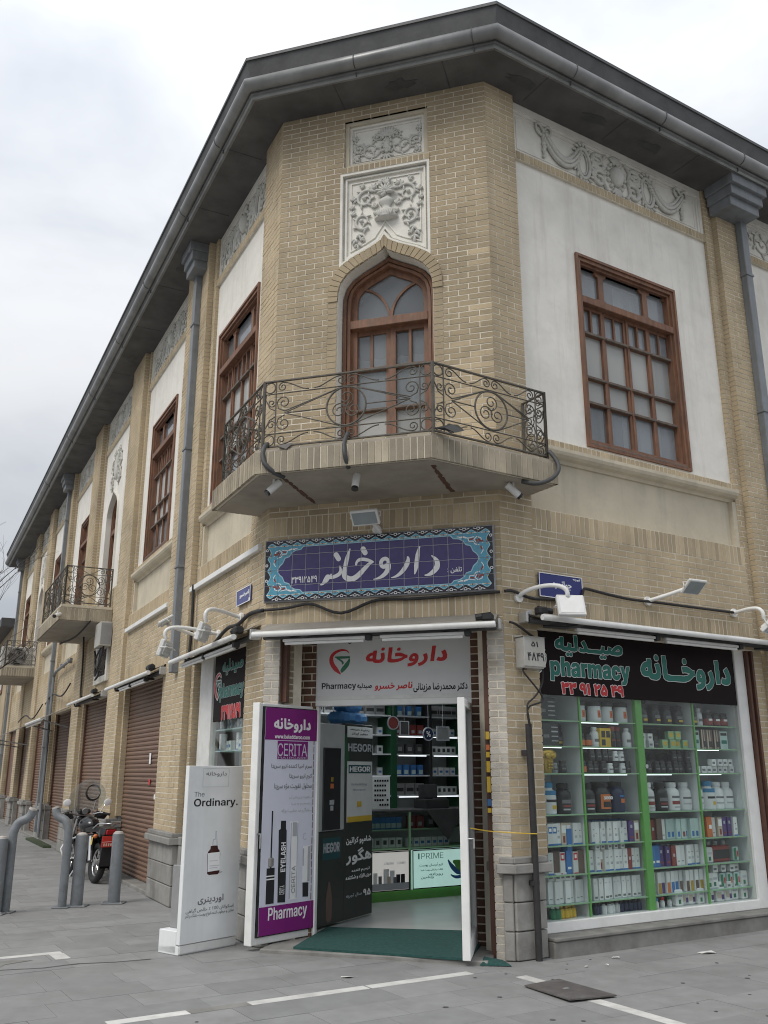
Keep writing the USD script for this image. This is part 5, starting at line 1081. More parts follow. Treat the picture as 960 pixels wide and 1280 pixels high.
for k, (u, w, h, m_) in enumerate([(.73,.06,.13,'ink_white'),(.80,.05,.09,'ink_grey'),(.89,.08,.17,'ink_white'),(.98,.07,.15,'ink_white'),(1.07,.06,.10,'ink_black'),(1.14,.06,.10,'ink_black'),(.93,.05,.08,'box_cream'),(1.02,.05,.07,'ink_grey')]): ink(X,RI,CD+.004,'jar_print',rect(u-w/2,u+w/2,.25,.25+h),m_,.003,lift=.0005*k)
ink(X,RI,CD+.004,'lettering',fit(txt('CREAM',None,500),.86,1.0,.47,.50),'ink_white'); ink(X,RI,CD+.004,'lettering',fit(txt('COSMO',None,500),1.06,1.18,.47,.50),'ink_white'); ink(X,RI,CD+.004,'shadow_print',rect(.68,1.235,.17,.25),'ink_pale',.001)
X = lightbox(1.29,2.12,'glow_mint','mint backlit panel with green lettering at the foot of the counter')
ink(X,RI,CD+.004,'lettering',fit(txt('PRIME',None,300),1.43,1.78,.515,.585),'ink_teal'); ink(X,RI,CD+.004,'bar_print',rect(1.38,1.40,.515,.585),'ink_teal')
for t, b in [('کرم آبرسان پوست',(1.4,1.77,.41,.46)),('لطافت و شادابی پوست شما',(1.42,1.77,.36,.39)),('ویتامین',(1.42,1.62,.27,.31)),('روزانه',(1.55,1.77,.30,.34))]: ink(X,RI,CD+.004,'lettering',fit(txt(t,None,500),*b),'ink_teal')
ink(X,RI,CD+.004,'splash_print',stroke([(1.86,.48),(1.92,.40),(2.0,.34),(2.08,.32)],[.01,.03,.035,.02]).union(stroke([(1.9,.3),(1.98,.27),(2.08,.28)],[.008,.02,.02])),'box_blue'); ink(X,RI,CD+.004,'leaf_print',stroke([(1.95,.46),(2.03,.42),(2.09,.36)],[.02,.06,.05]),'green_paint',lift=.001)

PROTO = {}
def prod(kind, F, u, d, z, label, cat, group, yaw=0.0):
    name, build = KINDS[kind]
    if kind not in PROTO:
        g = sub(F, u, d, z, yaw); T = Thing(name, label, cat, g, (0,0,0), group); build(T, g); PROTO[kind] = T; return T.path
    return dup(PROTO[kind], F.P(u,d,z), F.a+yaw, label, cat, group)
def carton(w, h, dp, mat, prints=(), c=.002):
    def b(T, g):
        T.part('carton', MB().cbox(-w/2,w/2,-dp,0,0,h,g,c=c), mat)
        for k, (x0,x1,z0,z1,m_) in enumerate(prints): T.part('print', MB().box(-w/2+w*x0,-w/2+w*x1,.0,.0012+.0004*k,h*z0,h*z1,g), m_)
    return b
def jar(r, h, body, lid, lab=None, neck=.62, lidh=.14, prints=(), sx=1.0, text=None):
    def b(T, g):
        hb = h*(1-lidh); c = (0,-r,0)
        T.part('body', MB().lathe([(r*.93,0),(r,.012),(r,hb*.70),(r*.93,hb*.82),(r*neck,hb*.94),(r*neck,hb)], c, 18, g, sx), body, smooth=35)
        T.part('lid', MB().lathe([(r*neck*1.12,hb*.985),(r*neck*1.12,h-.006),(r*neck*1.02,h)], c, 18, g, sx), lid, smooth=35)
        if lab: T.part('label', MB().lathe([(r*1.008,h*.10),(r*1.008,h*.56)], c, 18, g, sx), lab, smooth=35)
        for k, (x0,x1,z0,z1,m_) in enumerate(prints):   # bent round the front of the jar
            n = 9; a = np.linspace(x0,x1,n)*1.1; rr = r*(1.014+.007*k); m = MB(); v = [(rr*math.sin(t)*sx, -r+rr*math.cos(t), z) for z in (h*z0,h*z1) for t in a]
            T.part('print', m.add(v, [[i,i+1,n+i+1] for i in range(n-1)]+[[i,n+i+1,n+i] for i in range(n-1)], g), m_)
        if text: T.part('lettering', MB().poly(fit(txt(text[0],None,800), -r*.6, r*.6, h*text[1], h*text[2]), .004, .008, g), 'ink_white')
    return b
def torso(T, g):
    m = MB().lathe([(.05,0),(.052,.03),(.062,.08),(.078,.13),(.092,.17),(.10,.20),(.075,.225),(.05,.232)], (0,-.06,0), 20, g, 1.0, .62)
    for s in (-1,1):
        m.ell((s*.035,-.005,.165),(.04,.02,.03),g,2); m.ell((s*.09,-.06,.185),(.03,.03,.035),g,2)
        for k in range(3): m.ell((s*.018,-.018,.11-.03*k),(.018,.014,.014),g,1)
    T.part('body', m, 'gold', smooth=True); T.part('lid', MB().lathe([(.05,.225),(.05,.245),(.045,.25)],(0,-.06,0),16,g), 'black_gloss')
DK = [(.15,.85,.52,.6,'ink_grey')]
KINDS = {
 'white_carton': ('medicine_carton', carton(.066,.20,.09,'box_white',[(.25,.75,.20,.23,'ink_grey'),(.3,.7,.17,.185,'ink_pale')])),
 'white_slim': ('medicine_carton', carton(.058,.20,.08,'box_white',[(.2,.8,.08,.17,'ink_grey'),(.2,.5,.75,.80,'ink_pale')])),
 'white_dot': ('medicine_carton', carton(.062,.20,.08,'box_white',[(.35,.65,.62,.66,'ink_grey'),(.3,.8,.3,.42,'ink_pale'),(0,1,.0,.07,'box_blue')])),
 'blue_white': ('medicine_carton', carton(.07,.20,.09,'box_white',[(0,1,0,.08,'box_blue'),(.15,.85,.55,.85,'box_blue'),(.25,.7,.63,.78,'ink_white')])),
 'cream_carton': ('medicine_carton', carton(.066,.20,.09,'box_cream',[(.1,.9,.55,.9,'ink_white'),(.3,.7,.1,.4,'box_red')])),
 'blue_carton': ('medicine_carton', carton(.07,.21,.09,'box_blue',[(.2,.8,.2,.3,'ink_white')])),
 'red_d_carton': ('medicine_carton', carton(.068,.20,.09,'box_white',[(.1,.9,.62,.95,'ink_red'),(.3,.7,.7,.87,'ink_white'),(.1,.9,.0,.05,'ink_red')])),
 'brown_carton': ('medicine_carton', carton(.085,.21,.09,'box_brown',[])),
 'orange_carton': ('medicine_carton', carton(.08,.21,.09,'ink_orange',[(.4,.9,.4,.6,'ink_white')])),
 'purple_carton': ('medicine_carton', carton(.066,.20,.08,'box_purple',[(.3,.7,.65,.8,'ink_pale'),(.2,.8,.15,.25,'box_red')])),
 'red_carton': ('medicine_carton', carton(.066,.20,.08,'box_red',[(.3,.7,.45,.6,'ink_pale')])),
 'swatch_carton': ('medicine_carton', carton(.066,.20,.08,'box_mint',[(.25,.75,.10,.36,'box_blue')])),
 'dark_swatch_carton': ('medicine_carton', carton(.066,.20,.08,'box_mint',[(.25,.75,.10,.36,'box_red')])),
 'strip_purple': ('medicine_carton', carton(.058,.21,.10,'box_white',[(.1,.9,.02,.5,'box_purple')])), 'strip_yellow': ('medicine_carton', carton(.058,.21,.10,'box_white',[(.1,.9,.02,.5,'gold')])), 'strip_orange': ('medicine_carton', carton(.058,.21,.10,'box_white',[(.1,.9,.02,.5,'ink_orange')])), 'strip_blue': ('medicine_carton', carton(.058,.21,.10,'box_white',[(.1,.9,.02,.5,'box_blue')])), 'strip_brown': ('medicine_carton', carton(.058,.21,.10,'box_white',[(.1,.9,.02,.5,'box_brown')])),
 'teal_x': ('supplement_box', carton(.12,.20,.09,'box_mint',[(.15,.85,.3,.5,'ink_teal'),(.1,.9,.75,.9,'jar_black')])),
 'striped_box': ('supplement_box', carton(.10,.21,.09,'box_brown',[(.05,.25,0,1,'box_cream'),(.45,.6,0,1,'box_cream'),(.3,.9,.1,.4,'jar_black')])),
 'black_box': ('supplement_box', carton(.22,.22,.10,'jar_black',[(.55,.95,.8,.84,'ink_pale'),(.55,.95,.6,.66,'ink_pale'),(.55,.95,.4,.44,'ink_pale'),(.55,.95,.2,.24,'ink_pale'),(.05,.4,.35,.5,'ink_grey')])),
 'small_white_box': ('supplement_box', carton(.075,.075,.06,'box_white',[(.1,.7,.3,.6,'ink_grey')])), 'small_lime_box': ('supplement_box', carton(.085,.09,.06,'green_pale',[(.2,.8,.3,.8,'ink_yellow')])), 'yellow_crate': ('supplement_box', carton(.17,.19,.08,'ink_yellow',[(.12,.45,.5,.85,'jar_black'),(.55,.88,.5,.85,'jar_black'),(.12,.45,.08,.4,'jar_black')])),
 'wide_pack': ('cotton_pack', carton(.115,.16,.09,'box_white',[(.2,.8,.55,.7,'ink_pale'),(.3,.6,.15,.4,'ink_green')], .012)), 'green_pack': ('cotton_pack', carton(.09,.15,.09,'box_mint',[(.1,.5,.1,.9,'ink_green'),(.6,.8,.3,.7,'ink_red')], .012)), 'pink_pack': ('cotton_pack', carton(.12,.12,.09,'box_white',[(.1,.6,.3,.8,'box_cream'),(.6,.9,.2,.6,'box_purple')], .01)),
 'dark_pack': ('wash_pack', carton(.30,.17,.10,'box_red',[(.05,.95,.2,.75,'jar_black')], .015)),
 'gold_torso': ('supplement_jar', torso),
 'blue_cap_jar': ('supplement_jar', jar(.088,.30,'jar_white','cap_blue','jar_white',.6,.16,[(-.7,.7,.38,.46,'ink_black'),(-.1,.75,.16,.28,'ink_yellow'),(-1.2,1.2,.60,.74,'cap_blue')])),
 'black_jar': ('supplement_jar', jar(.085,.29,'jar_black','black_plastic','jar_black',.6,.15,[(-.7,.7,.34,.46,'ink_grey'),(-.6,.6,.22,.29,'box_red'),(-.6,.3,.12,.17,'ink_pale')])),
 'orange_3000': ('supplement_jar', jar(.11,.30,'jar_black','black_plastic','jar_black',.75,.15,[(-.66,.66,.12,.60,'ink_orange'),(-.45,.45,.18,.36,'jar_black')], 1.0, ('3000',.43,.53))),
 'navy_jar': ('supplement_jar', jar(.10,.30,'jar_navy','black_plastic',None,.65,.14,[(-.2,.75,.30,.44,'ink_orange'),(-.3,.7,.5,.56,'box_blue')])),
 'white_jar': ('supplement_jar', jar(.088,.29,'jar_white','jar_white',None,.6,.15,[(-.7,.7,.44,.52,'ink_grey'),(-.7,.7,.22,.34,'box_red'),(-.5,.5,.1,.15,'ink_pale')])),
 'white_jar_grey': ('supplement_jar', jar(.088,.29,'jar_white','jar_white',None,.6,.15,[(-.7,.7,.40,.47,'ink_grey'),(-.7,.7,.2,.26,'ink_pale')])),
 'x_jar': ('supplement_jar', jar(.075,.21,'jar_white','black_plastic',None,.95,.22,[(-.2,.35,.2,.55,'ink_orange'),(-.02,.16,.3,.45,'ink_red')])),
 'dark_tub': ('supplement_jar', jar(.07,.21,'jar_black','black_plastic',None,.8,.16,[(-.6,.6,.3,.45,'ink_grey'),(-.4,.5,.15,.26,'ink_yellow')])),
 'small_dark': ('supplement_jar', jar(.040,.12,'jar_black','black_gloss',None,.8,.2,[(-.7,.7,.3,.42,'ink_grey')])), 'small_white': ('supplement_jar', jar(.038,.10,'jar_white','jar_white',None,.8,.2,[(-.7,.7,.3,.45,'ink_grey')])), 'small_orange': ('supplement_jar', jar(.045,.12,'jar_black','black_gloss','ink_orange',.8,.2)),
 'white_bottle': ('supplement_jar', jar(.05,.20,'jar_white','jar_white',None,.55,.14,[(-.6,.6,.25,.4,'ink_grey')])), 'slim_dark': ('supplement_jar', jar(.04,.21,'jar_black','box_red',None,.8,.2,[(-.6,.6,.3,.36,'box_red')])),
 'gold_bottle': ('lotion_bottle', jar(.032,.125,'gold','gold','ink_yellow',.5,.2)), 'green_bottle': ('lotion_bottle', jar(.035,.12,'ink_green','ink_white',None,.5,.2)), 'dark_bottle': ('lotion_bottle', jar(.03,.11,'jar_navy','black_plastic',None,.5,.2)), 'clear_bottle': ('lotion_bottle', jar(.032,.11,'jar_white','jar_black',None,.5,.2)),
 'red_tub': ('supplement_jar', jar(.06,.15,'jar_black','black_plastic','box_red',.85,.16,[(-.5,.5,.4,.55,'ink_white')])),
 'mini_blue': ('lotion_bottle', jar(.026,.10,'jar_white','box_blue',None,.7,.3)), 'mini_red': ('lotion_bottle', jar(.026,.10,'jar_white','ink_red',None,.7,.3)), 'mini_green': ('lotion_bottle', jar(.026,.10,'jar_white','ink_green',None,.7,.3)),
 'blue_sack': ('bedding_pack', carton(.36,.13,.22,'pack_blue',[(.1,.45,.2,.8,'box_blue')], .04)), 'pale_pack': ('cream_box', carton(.085,.11,.06,'box_white',[(.2,.8,.3,.6,'box_blue')])), 'navy_pack': ('cream_box', carton(.09,.15,.06,'box_blue',[(.1,.9,.1,.5,'box_mint')])), 'red_pack': ('cream_box', carton(.11,.16,.06,'box_red',[(.2,.7,.2,.5,'ink_pale')])), 'round_pack': ('cream_box', carton(.10,.12,.06,'box_white',[(.25,.75,.3,.75,'grey_dark')])), 'grey_pack': ('cream_box', carton(.16,.17,.08,'grey_mid',[(.1,.9,.3,.6,'shop_dark')])), 'dim_pack': ('cream_box', carton(.12,.15,.08,'grey_dark',[(.2,.8,.3,.7,'grey_mid')])),
}
NTH = ['first','second','third','fourth','fifth','sixth','seventh','eighth','ninth','tenth','eleventh','twelfth','thirteenth']; ORD = ['bottom','second','third','fourth','fifth','sixth','seventh','top']; BAYN = ['leftmost','second','third','rightmost']
WHAT = {'white_carton':'white carton','white_slim':'slim white carton','white_dot':'white carton with dark marks','blue_white':'white carton with blue squares','cream_carton':'cream carton','blue_carton':'plain blue carton','red_d_carton':'white carton with red square','brown_carton':'brown carton','orange_carton':'orange carton','purple_carton':'purple carton','red_carton':'dark red carton','swatch_carton':'pale carton with blue swatch','dark_swatch_carton':'pale carton with dark red swatch','strip_purple':'white carton with purple foot','strip_yellow':'white carton with gold foot','strip_orange':'white carton with orange foot','strip_blue':'white carton with blue foot','strip_brown':'white carton with brown foot','teal_x':'mint box with teal mark','striped_box':'brown and cream striped box','black_box':'large black box with pale text','small_white_box':'small white box','small_lime_box':'small lime box','yellow_crate':'yellow and black box','wide_pack':'white cotton pack','green_pack':'mint and green pack','pink_pack':'pale low pack','dark_pack':'dark red packaging','gold_torso':'gold jar shaped like a muscular torso','blue_cap_jar':'big white jar with blue cap','black_jar':'big black jar','orange_3000':'big black jar with orange label reading 3000','navy_jar':'big navy jar','white_jar':'big white jar with red band','white_jar_grey':'big white jar with grey band','x_jar':'white jar with orange cross','dark_tub':'dark tub with yellow mark','small_dark':'small dark jar','small_white':'small white jar','small_orange':'small jar with orange label','white_bottle':'white bottle','slim_dark':'slim dark jar with red lid','gold_bottle':'gold bottle','green_bottle':'green bottle','dark_bottle':'dark blue bottle','clear_bottle':'pale bottle with dark cap','red_tub':'dark tub with red label','mini_blue':'tiny bottle with blue cap','mini_red':'tiny bottle with red cap','mini_green':'tiny bottle with green cap'}
SHZ = [.262,.395,.655,.92,1.205,1.592,1.853,2.105]; BU = [(.47,1.07),(1.11,1.87),(2.0,2.785),(2.825,3.5)]
def row(bay, sh, items, d=-.20, dz=0.0, tight=False, a=0.0, b=1.0):
    n = sum(k for _, k in items); u0, u1 = BU[bay] if bay else (.615, 1.075); L_ = u1-u0; u0, u1 = u0+L_*a, u0+L_*b; w = (u1-u0)/n; i = 0
    for kind, k in items:
        for _ in range(k):
            w_ = 'window shelf' if dz == 0 and d == -.20 else 'window shelf, stacked above' if dz else 'window shelf, back row'; lab = f'{WHAT[kind]}, {NTH[i]} from left, {ORD[sh]} {w_}, {BAYN[bay]} bay'
            prod(kind, RI, u0+w*(i+.5)+R.uniform(-.004,.004), d+R.uniform(-.045,.0), SHZ[sh]+dz, lab, 'medicine box' if 'carton' in WHAT[kind] else 'product', f'{WHAT[kind]}s on the {ORD[sh]} shelf of the {BAYN[bay]} window bay' if k > 1 else None, R.uniform(-.08,.08)); i += 1
# the display cabinet behind the big pane
WF = MB().cbox(.40,3.53,-.20,-.10,.168,.262,RI).cbox(3.53,3.70,-.20,-.10,.168,3.0,RI); BLD.part('display_window', WF, 'white_paint', label='white frame of the large display window'); DWP = f'{BP}/display_window'
BLD.part('pane', MB().box(.40,3.53,-.142,-.136,.262,2.40,RI), 'shop_glass', parent=DWP)
BLD.part('window_step', MB().cbox(.37,3.80,-.42,.10,-.02,.135,RI,c=.012).cbox(.37,3.80,-.30,.115,.137,.166,RI,c=.006), 'stone_step', label='grey stone step under the display window')
T = Thing('display_shelves', 'white cabinet with green edged glass shelves behind the large display window', 'shelves', RI, (1.95,-.6,.2))
T.part('back_panel', MB().box(.42,3.56,-.66,-.64,.2,2.98,RI), 'cabinet_white'); T.part('floor_panel', MB().box(.42,3.56,-.64,-.17,.22,.26,RI), 'cabinet_white'); T.part('top_panel', MB().box(.42,3.56,-.64,-.17,2.45,2.47,RI), 'cabinet_white')
for u in (.43,3.55): T.part('side_panel', MB().box(u-.012,u+.012,-.64,-.16,.2,2.98,RI), 'cabinet_white')
for u in (1.09,2.805): T.part('divider', MB().box(u-.009,u+.009,-.64,-.185,.26,2.45,RI), 'cabinet_white'); T.part('green_edge', MB().box(u-.011,u+.011,-.185,-.165,.26,2.45,RI), 'green_paint')
T.part('divider', MB().box(1.92,1.94,-.64,-.21,.26,2.45,RI), 'cabinet_white'); T.part('green_post', MB().cbox(1.885,1.985,-.21,-.155,.26,2.45,RI), 'green_paint')
T.part('lock', MB().tube([(1.985,-.155,1.66),(1.985,-.145,1.66)],.022,12,RI), 'chrome')
for (a, b) in BU:
    for z in SHZ[1:]: T.part('shelf', MB().box(a-.02,b+.02,-.62,-.175,z-.012,z-.002,RI), 'box_mint'); T.part('shelf_edge', MB().box(a-.02,b+.02,-.175,-.169,z-.013,z-.001,RI), 'green_pale')
for bay, sh, a, b in ((0,6,.1,.6),(1,7,.0,.7),(1,6,.0,.75),(1,5,.0,.8),(2,5,.0,.5),(3,6,.0,.55),(3,5,.0,.55)):
    u0, u1 = BU[bay]; T.part('light_strip', MB().box(u0+(u1-u0)*a,u0+(u1-u0)*b,-.19,-.178,SHZ[sh]-.022,SHZ[sh]-.014,RI), 'led_strip')
row(0,0,[('green_bottle',2),('gold_bottle',4)],a=.05,b=.75); row(0,0,[('gold_bottle',3)],d=-.28,a=.4,b=.75)
row(0,1,[('white_carton',7)]); row(0,2,[('white_dot',1),('brown_carton',1),('red_d_carton',1),('blue_carton',1),('red_d_carton',1),('brown_carton',1)]); row(0,3,[('blue_white',2),('white_dot',1),('cream_carton',2),('white_dot',2)])
row(0,2,[('blue_carton',1)],dz=.202,a=.55,b=.72); row(0,4,[('blue_cap_jar',1),('black_jar',1)],b=.85); row(0,5,[('gold_torso',1),('small_dark',1)],b=.8); row(0,6,[('black_box',1)],b=.45); row(0,7,[('black_box',1)],b=.45)
row(1,0,[('dark_bottle',2),('clear_bottle',4),('dark_bottle',5)],a=.1); row(1,1,[('white_slim',11)],b=.98); row(1,2,[('white_dot',3),('cream_carton',1),('white_dot',5),('red_carton',1),('white_dot',2)]); row(1,3,[('brown_carton',1),('white_dot',7),('purple_carton',1),('cream_carton',1)])
row(1,4,[('black_jar',1),('orange_3000',1),('navy_jar',1)],b=.9); row(1,5,[('small_orange',1),('small_dark',3),('small_white',1),('small_dark',1),('small_white',1),('small_dark',1)]); row(1,5,[('small_dark',4),('small_white',2)],dz=.121,a=.2,b=.85); row(1,6,[('small_orange',2),('white_bottle',1),('yellow_crate',1),('slim_dark',2),('white_bottle',1)]); row(1,7,[('x_jar',2),('x_jar',2)])
row(2,0,[('mini_blue',1),('mini_red',1),('mini_green',1),('wide_pack',1),('pink_pack',2),('wide_pack',1)],b=.98); row(2,1,[('strip_purple',1),('strip_yellow',1),('strip_purple',1),('strip_orange',1),('strip_blue',2),('strip_brown',2),('strip_yellow',1),('strip_brown',1),('strip_yellow',1)]); row(2,2,[('blue_carton',2),('purple_carton',2),('red_carton',1),('white_carton',2),('white_dot',3)]); row(2,3,[('red_carton',2),('brown_carton',1),('white_carton',1),('swatch_carton',3),('dark_swatch_carton',1),('swatch_carton',3)])
row(2,4,[('white_jar',1),('black_jar',1),('white_jar',1),('white_jar_grey',1)]); row(2,5,[('small_dark',8)]); row(2,5,[('small_dark',3)],dz=.121,a=.62,b=.98); row(2,6,[('small_white_box',2),('small_dark',1),('small_lime_box',4)],b=.98); row(2,6,[('small_white_box',2)],dz=.076,b=.3); row(2,7,[('dark_tub',4)],b=.98)
row(3,0,[('pink_pack',3),('wide_pack',2)]); row(3,1,[('wide_pack',2),('green_pack',3),('wide_pack',1)]); row(3,2,[('wide_pack',1),('dark_pack',1),('green_pack',1)],a=-.02); row(3,3,[('orange_carton',2),('white_carton',1),('cream_carton',1),('purple_carton',2),('white_dot',1)],b=.9)
row(3,4,[('white_jar_grey',1),('blue_cap_jar',1),('white_jar_grey',2)]); row(3,5,[('small_white_box',7)]); row(3,5,[('small_white_box',4)],dz=.076,a=.4); row(3,6,[('teal_x',1),('striped_box',3),('teal_x',1)],b=.9); row(3,7,[('dark_tub',1),('white_bottle',1),('red_tub',3)])
for bay, sh, items, a, b in [(0,4,[('white_jar_grey',1),('small_dark',2)],.05,.95),(0,3,[('white_carton',7)],0,1),(0,5,[('dark_tub',2),('small_white',1)],.1,.8),(0,6,[('navy_jar',1),('dark_tub',1)],.5,.98),(1,7,[('dark_tub',4)],.03,.97),(1,6,[('dark_tub',3),('slim_dark',2)],.05,.95),(1,5,[('dark_tub',4)],.05,.95),(1,4,[('black_jar',3)],.1,.95),(1,3,[('blue_carton',9)],0,1),(1,1,[('white_slim',10)],0,1),(1,0,[('small_dark',6)],.05,.95),(2,7,[('black_jar',2),('red_tub',2)],.05,.95),(2,6,[('dark_tub',4)],.3,.95),(2,5,[('dark_tub',5)],.05,.95),(2,4,[('white_jar_grey',3),('navy_jar',1)],.1,.98),(2,3,[('white_carton',9)],0,1),(2,2,[('blue_carton',4),('white_slim',5)],0,1),(3,7,[('black_jar',2),('white_bottle',2)],.05,.95),(3,6,[('dark_tub',3),('teal_x',1)],.05,.95),(3,5,[('small_white_box',6)],0,1),(3,4,[('white_jar',2),('black_jar',1)],.15,.95),(3,3,[('red_carton',3),('white_carton',4)],0,1),(3,2,[('white_bottle',5)],0,1)]: row(bay, sh, items, d=-.36, a=a, b=b)
for bay, sh, kind, dz, n, a, b in [(1,2,'white_slim',.202,5,.15,.75),(2,0,'pink_pack',.0,0,0,0),(3,1,'small_white_box',.16,4,.2,.9),(3,0,'small_white_box',.122,4,.1,.8),(2,6,'small_lime_box',.092,2,.55,.8),(0,1,'small_white_box',.202,5,.0,.8)]:
    if n: row(bay, sh, [(kind, n)], dz=dz, a=a, b=b)
# goods and fittings further inside
WHAT.update(pale_pack='pale cream box', navy_pack='blue box', red_pack='dark red box', round_pack='white box with dark disc', grey_pack='grey box', dim_pack='dark box')
def inrow(kind, n, u0, u1, d, z, where):
    for i in range(n): prod(kind, RI, u0+(u1-u0)*(i+.5)/n, d, z, f'{WHAT[kind]}, {NTH[i]} from left, {where}', 'product', f'{WHAT[kind]}es {where}' if n > 1 else None, R.uniform(-.1,.1))
inrow('navy_pack',6,.74,1.23,CD-.16,.886,'on the upper glass shelf of the counter'); inrow('round_pack',5,.70,1.25,CD-.16,.661,'on the lower glass shelf of the counter'); inrow('red_pack',2,1.32,1.6,CD-.16,.886,'on the upper glass shelf of the counter'); inrow('pale_pack',7,1.32,2.0,CD-.16,.661,'on the lower glass shelf of the counter'); inrow('dim_pack',3,1.62,2.1,CD-.16,.886,'on the upper glass shelf of the counter')
SD = -5.15
T = Thing('wall_shelves', 'dark wall shelving with lit pale shelves at the back of the shop', 'shelves', RI, (2.4,SD,.034)); T.part('back_panel', MB().box(.2,3.55,SD-.42,SD-.40,.034,2.95,RI), 'shop_wall')
for u in (2.0,3.3): T.part('post', MB().box(u-.05,u+.05,SD-.40,SD,.034,2.95,RI), 'shop_green')
T.part('post', MB().box(2.66,2.70,SD-.40,SD,.034,2.95,RI), 'shop_dark')
for k, z in enumerate((.9,1.27,1.56,1.87,2.15,2.44,2.7)):
    T.part('shelf', MB().box(.2,3.55,SD-.40,SD-.01,z-.02,z,RI), 'cabinet_white')
    for a, b in ((2.1,2.6),(2.75,3.2)):
        if (k+int(a)) % 3 != 1: T.part('light_strip', MB().box(a,b,SD-.03,SD-.012,z-.034,z-.021,RI), 'led_strip')
for k, (z, ks) in enumerate([(1.27,('round_pack','grey_pack')),(1.56,('navy_pack','pale_pack')),(1.87,('round_pack','dim_pack')),(2.15,('red_pack','pale_pack')),(2.44,('grey_pack','navy_pack'))]):
    for j, (a, b) in enumerate(((.3,1.9),(2.08,2.62),(2.76,3.22))): inrow(ks[(j+k)%2], 9 if j == 0 else (4,3,5,4)[(j+2*k)%4], a, b, SD-.10, z, f'{["left","middle","right"][j]} section of the {["lowest visible","second","third","fourth","fifth"][k]} back shelf')
X = Thing('sample_board', 'white board of dark lipstick samples standing on the counter', 'display board', RI, (.88,CD-.1,1.131)); X.part('board', MB().cbox(.74,1.02,CD-.14,CD-.1,1.131,1.55,RI), 'box_white')
for r_ in range(6):
    for c in range(6):
        if R.random() < .85: X.part('sample', MB().box(.775+.038*c,.80+.038*c,CD-.1,CD-.094,1.18+.06*r_,1.205+.06*r_,RI), 'black_plastic')
single('pennant', MB().hull([(1.50,CD+.02,1.125),(2.12,CD+.02,1.125),(1.84,CD+.035,.735),(1.50,CD+.03,1.125),(2.12,CD+.03,1.125)],RI), 'grey_dark', 'dark triangular cloth hanging over the counter edge', 'cloth')
X = Thing('cash_till', 'dark till and screen on the counter behind the cloth', 'till', RI, (1.55,CD-.3,1.131)); X.part('screen', MB().cbox(1.62,1.92,CD-.34,CD-.31,1.26,1.44,RI), 'grey_dark'); X.part('stand', MB().box(1.72,1.82,CD-.34,CD-.28,1.25,1.27,RI), 'black_plastic'); X.part('body', MB().cbox(1.62,2.0,CD-.45,CD-.15,1.131,1.25,RI), 'shop_dark')
for k, (u, z, shp, m_, nm) in enumerate([(.37,2.17,Point(0,0).buffer(.075),'box_red','round dark red'),(.53,2.13,rect(-.06,.06,-.1,.06),'grey_dark','dark square'),(.88,2.05,Point(0,0).buffer(.075),'jar_navy','round navy per cent'),(1.10,2.06,rect(-.09,.09,-.08,.08),'grey_mid','grey rectangular')]):
    X = Thing('hanging_tag', f'{nm} tag hanging from the shop ceiling', 'tag', RI, (u,-2.6,z)); X.part('disc', MB().poly(affinity.translate(shp,u,z),-2.605,-2.595,RI), m_); X.part('rim', MB().poly(affinity.translate(shp.exterior.buffer(.006),u,z),-2.609,-2.591,RI), 'ink_pale'); X.part('string', MB().tube([(u,-2.6,z+.07),(u,-2.6,2.97)],.003,4,RI), 'ink_pale')
    if k == 2: X.part('lettering', MB().poly(fit(txt('%',None,700),u-.03,u+.03,z-.035,z+.035),-2.595,-2.588,RI), 'ink_white')
# advertising stands just inside the door
HA, HM, HB = FR.P(-2.17,-.84,0), FR.P(-2.06,-1.35,0), FR.P(-1.93,-2.0,0)
G1, W1 = leaf_frame(HA, HM); G2, W2 = leaf_frame(HM, HB)
T = Thing('product_cabinet', 'grey cabinet with black front and dark lower poster inside the door', 'cabinet', G1, (0,0,.056)); T.part('case', MB().cbox(-.02,W1,-.25,0,.99,2.12,G1), 'stand_grey'); T.part('case_foot', MB().cbox(-.02,W1,-.25,0.001,.056,.985,G1), 'stand_dark'); T.part('black_front', MB().cbox(.06,W1-.10,-.01,.012,1.0,1.86,G1), 'black_gloss')
for z, w, m_ in ((1.50,.05,'gold'),(1.43,.07,'ink_orange'),(1.20,.06,'ink_pale'),(1.26,.09,'ink_pale')): T.part('print', MB().box(W1*.45-w/2,W1*.45+w/2,.012,.014,z,z+.05,G1), m_)
T.part('teal_block', MB().box(.07,W1-.08,.001,.004,.70,.92,G1), 'stand_teal'); T.part('lettering', MB().poly(fit(txt('HEGOR',None,800),.09,W1-.1,.77,.87),.004,.007,G1), 'ink_pale'); T.part('bottle_print', MB().poly(stroke([(W1*.42,.14),(W1*.42,.3),(W1*.42,.46)],[.06,.065,.02]),.001,.004,G1), 'box_brown')
T = Thing('advertising_stand', 'tall dark green advertising stand with white lettering inside the door', 'advertising stand', G2, (0,0,.056)); T.part('panel', MB().cbox(0,W2,-.05,0,.056,2.14,G2), 'stand_dark'); T.part('green_flash', MB().poly(Polygon([(.0,1.55),(.10,1.75),(.05,1.95),(.12,2.02),(.0,2.02)]),0,.003,G2), 'shop_green')
T.part('white_head', MB().cbox(.04,W2-.01,-.0,.01,1.985,2.11,G2), 'box_white'); T.part('white_card', MB().box(.05,W2-.02,.0,.006,1.06,1.72,G2), 'box_white'); T.part('yellow_foot', MB().box(.06,W2-.03,.006,.009,1.06,1.12,G2), 'ink_yellow'); T.part('yellow_square', MB().box(W2*.5-.05,W2*.5+.05,.006,.009,1.22,1.28,G2), 'ink_yellow'); T.part('teal_block', MB().box(.08,W2-.06,.006,.009,1.59,1.68,G2), 'stand_teal')
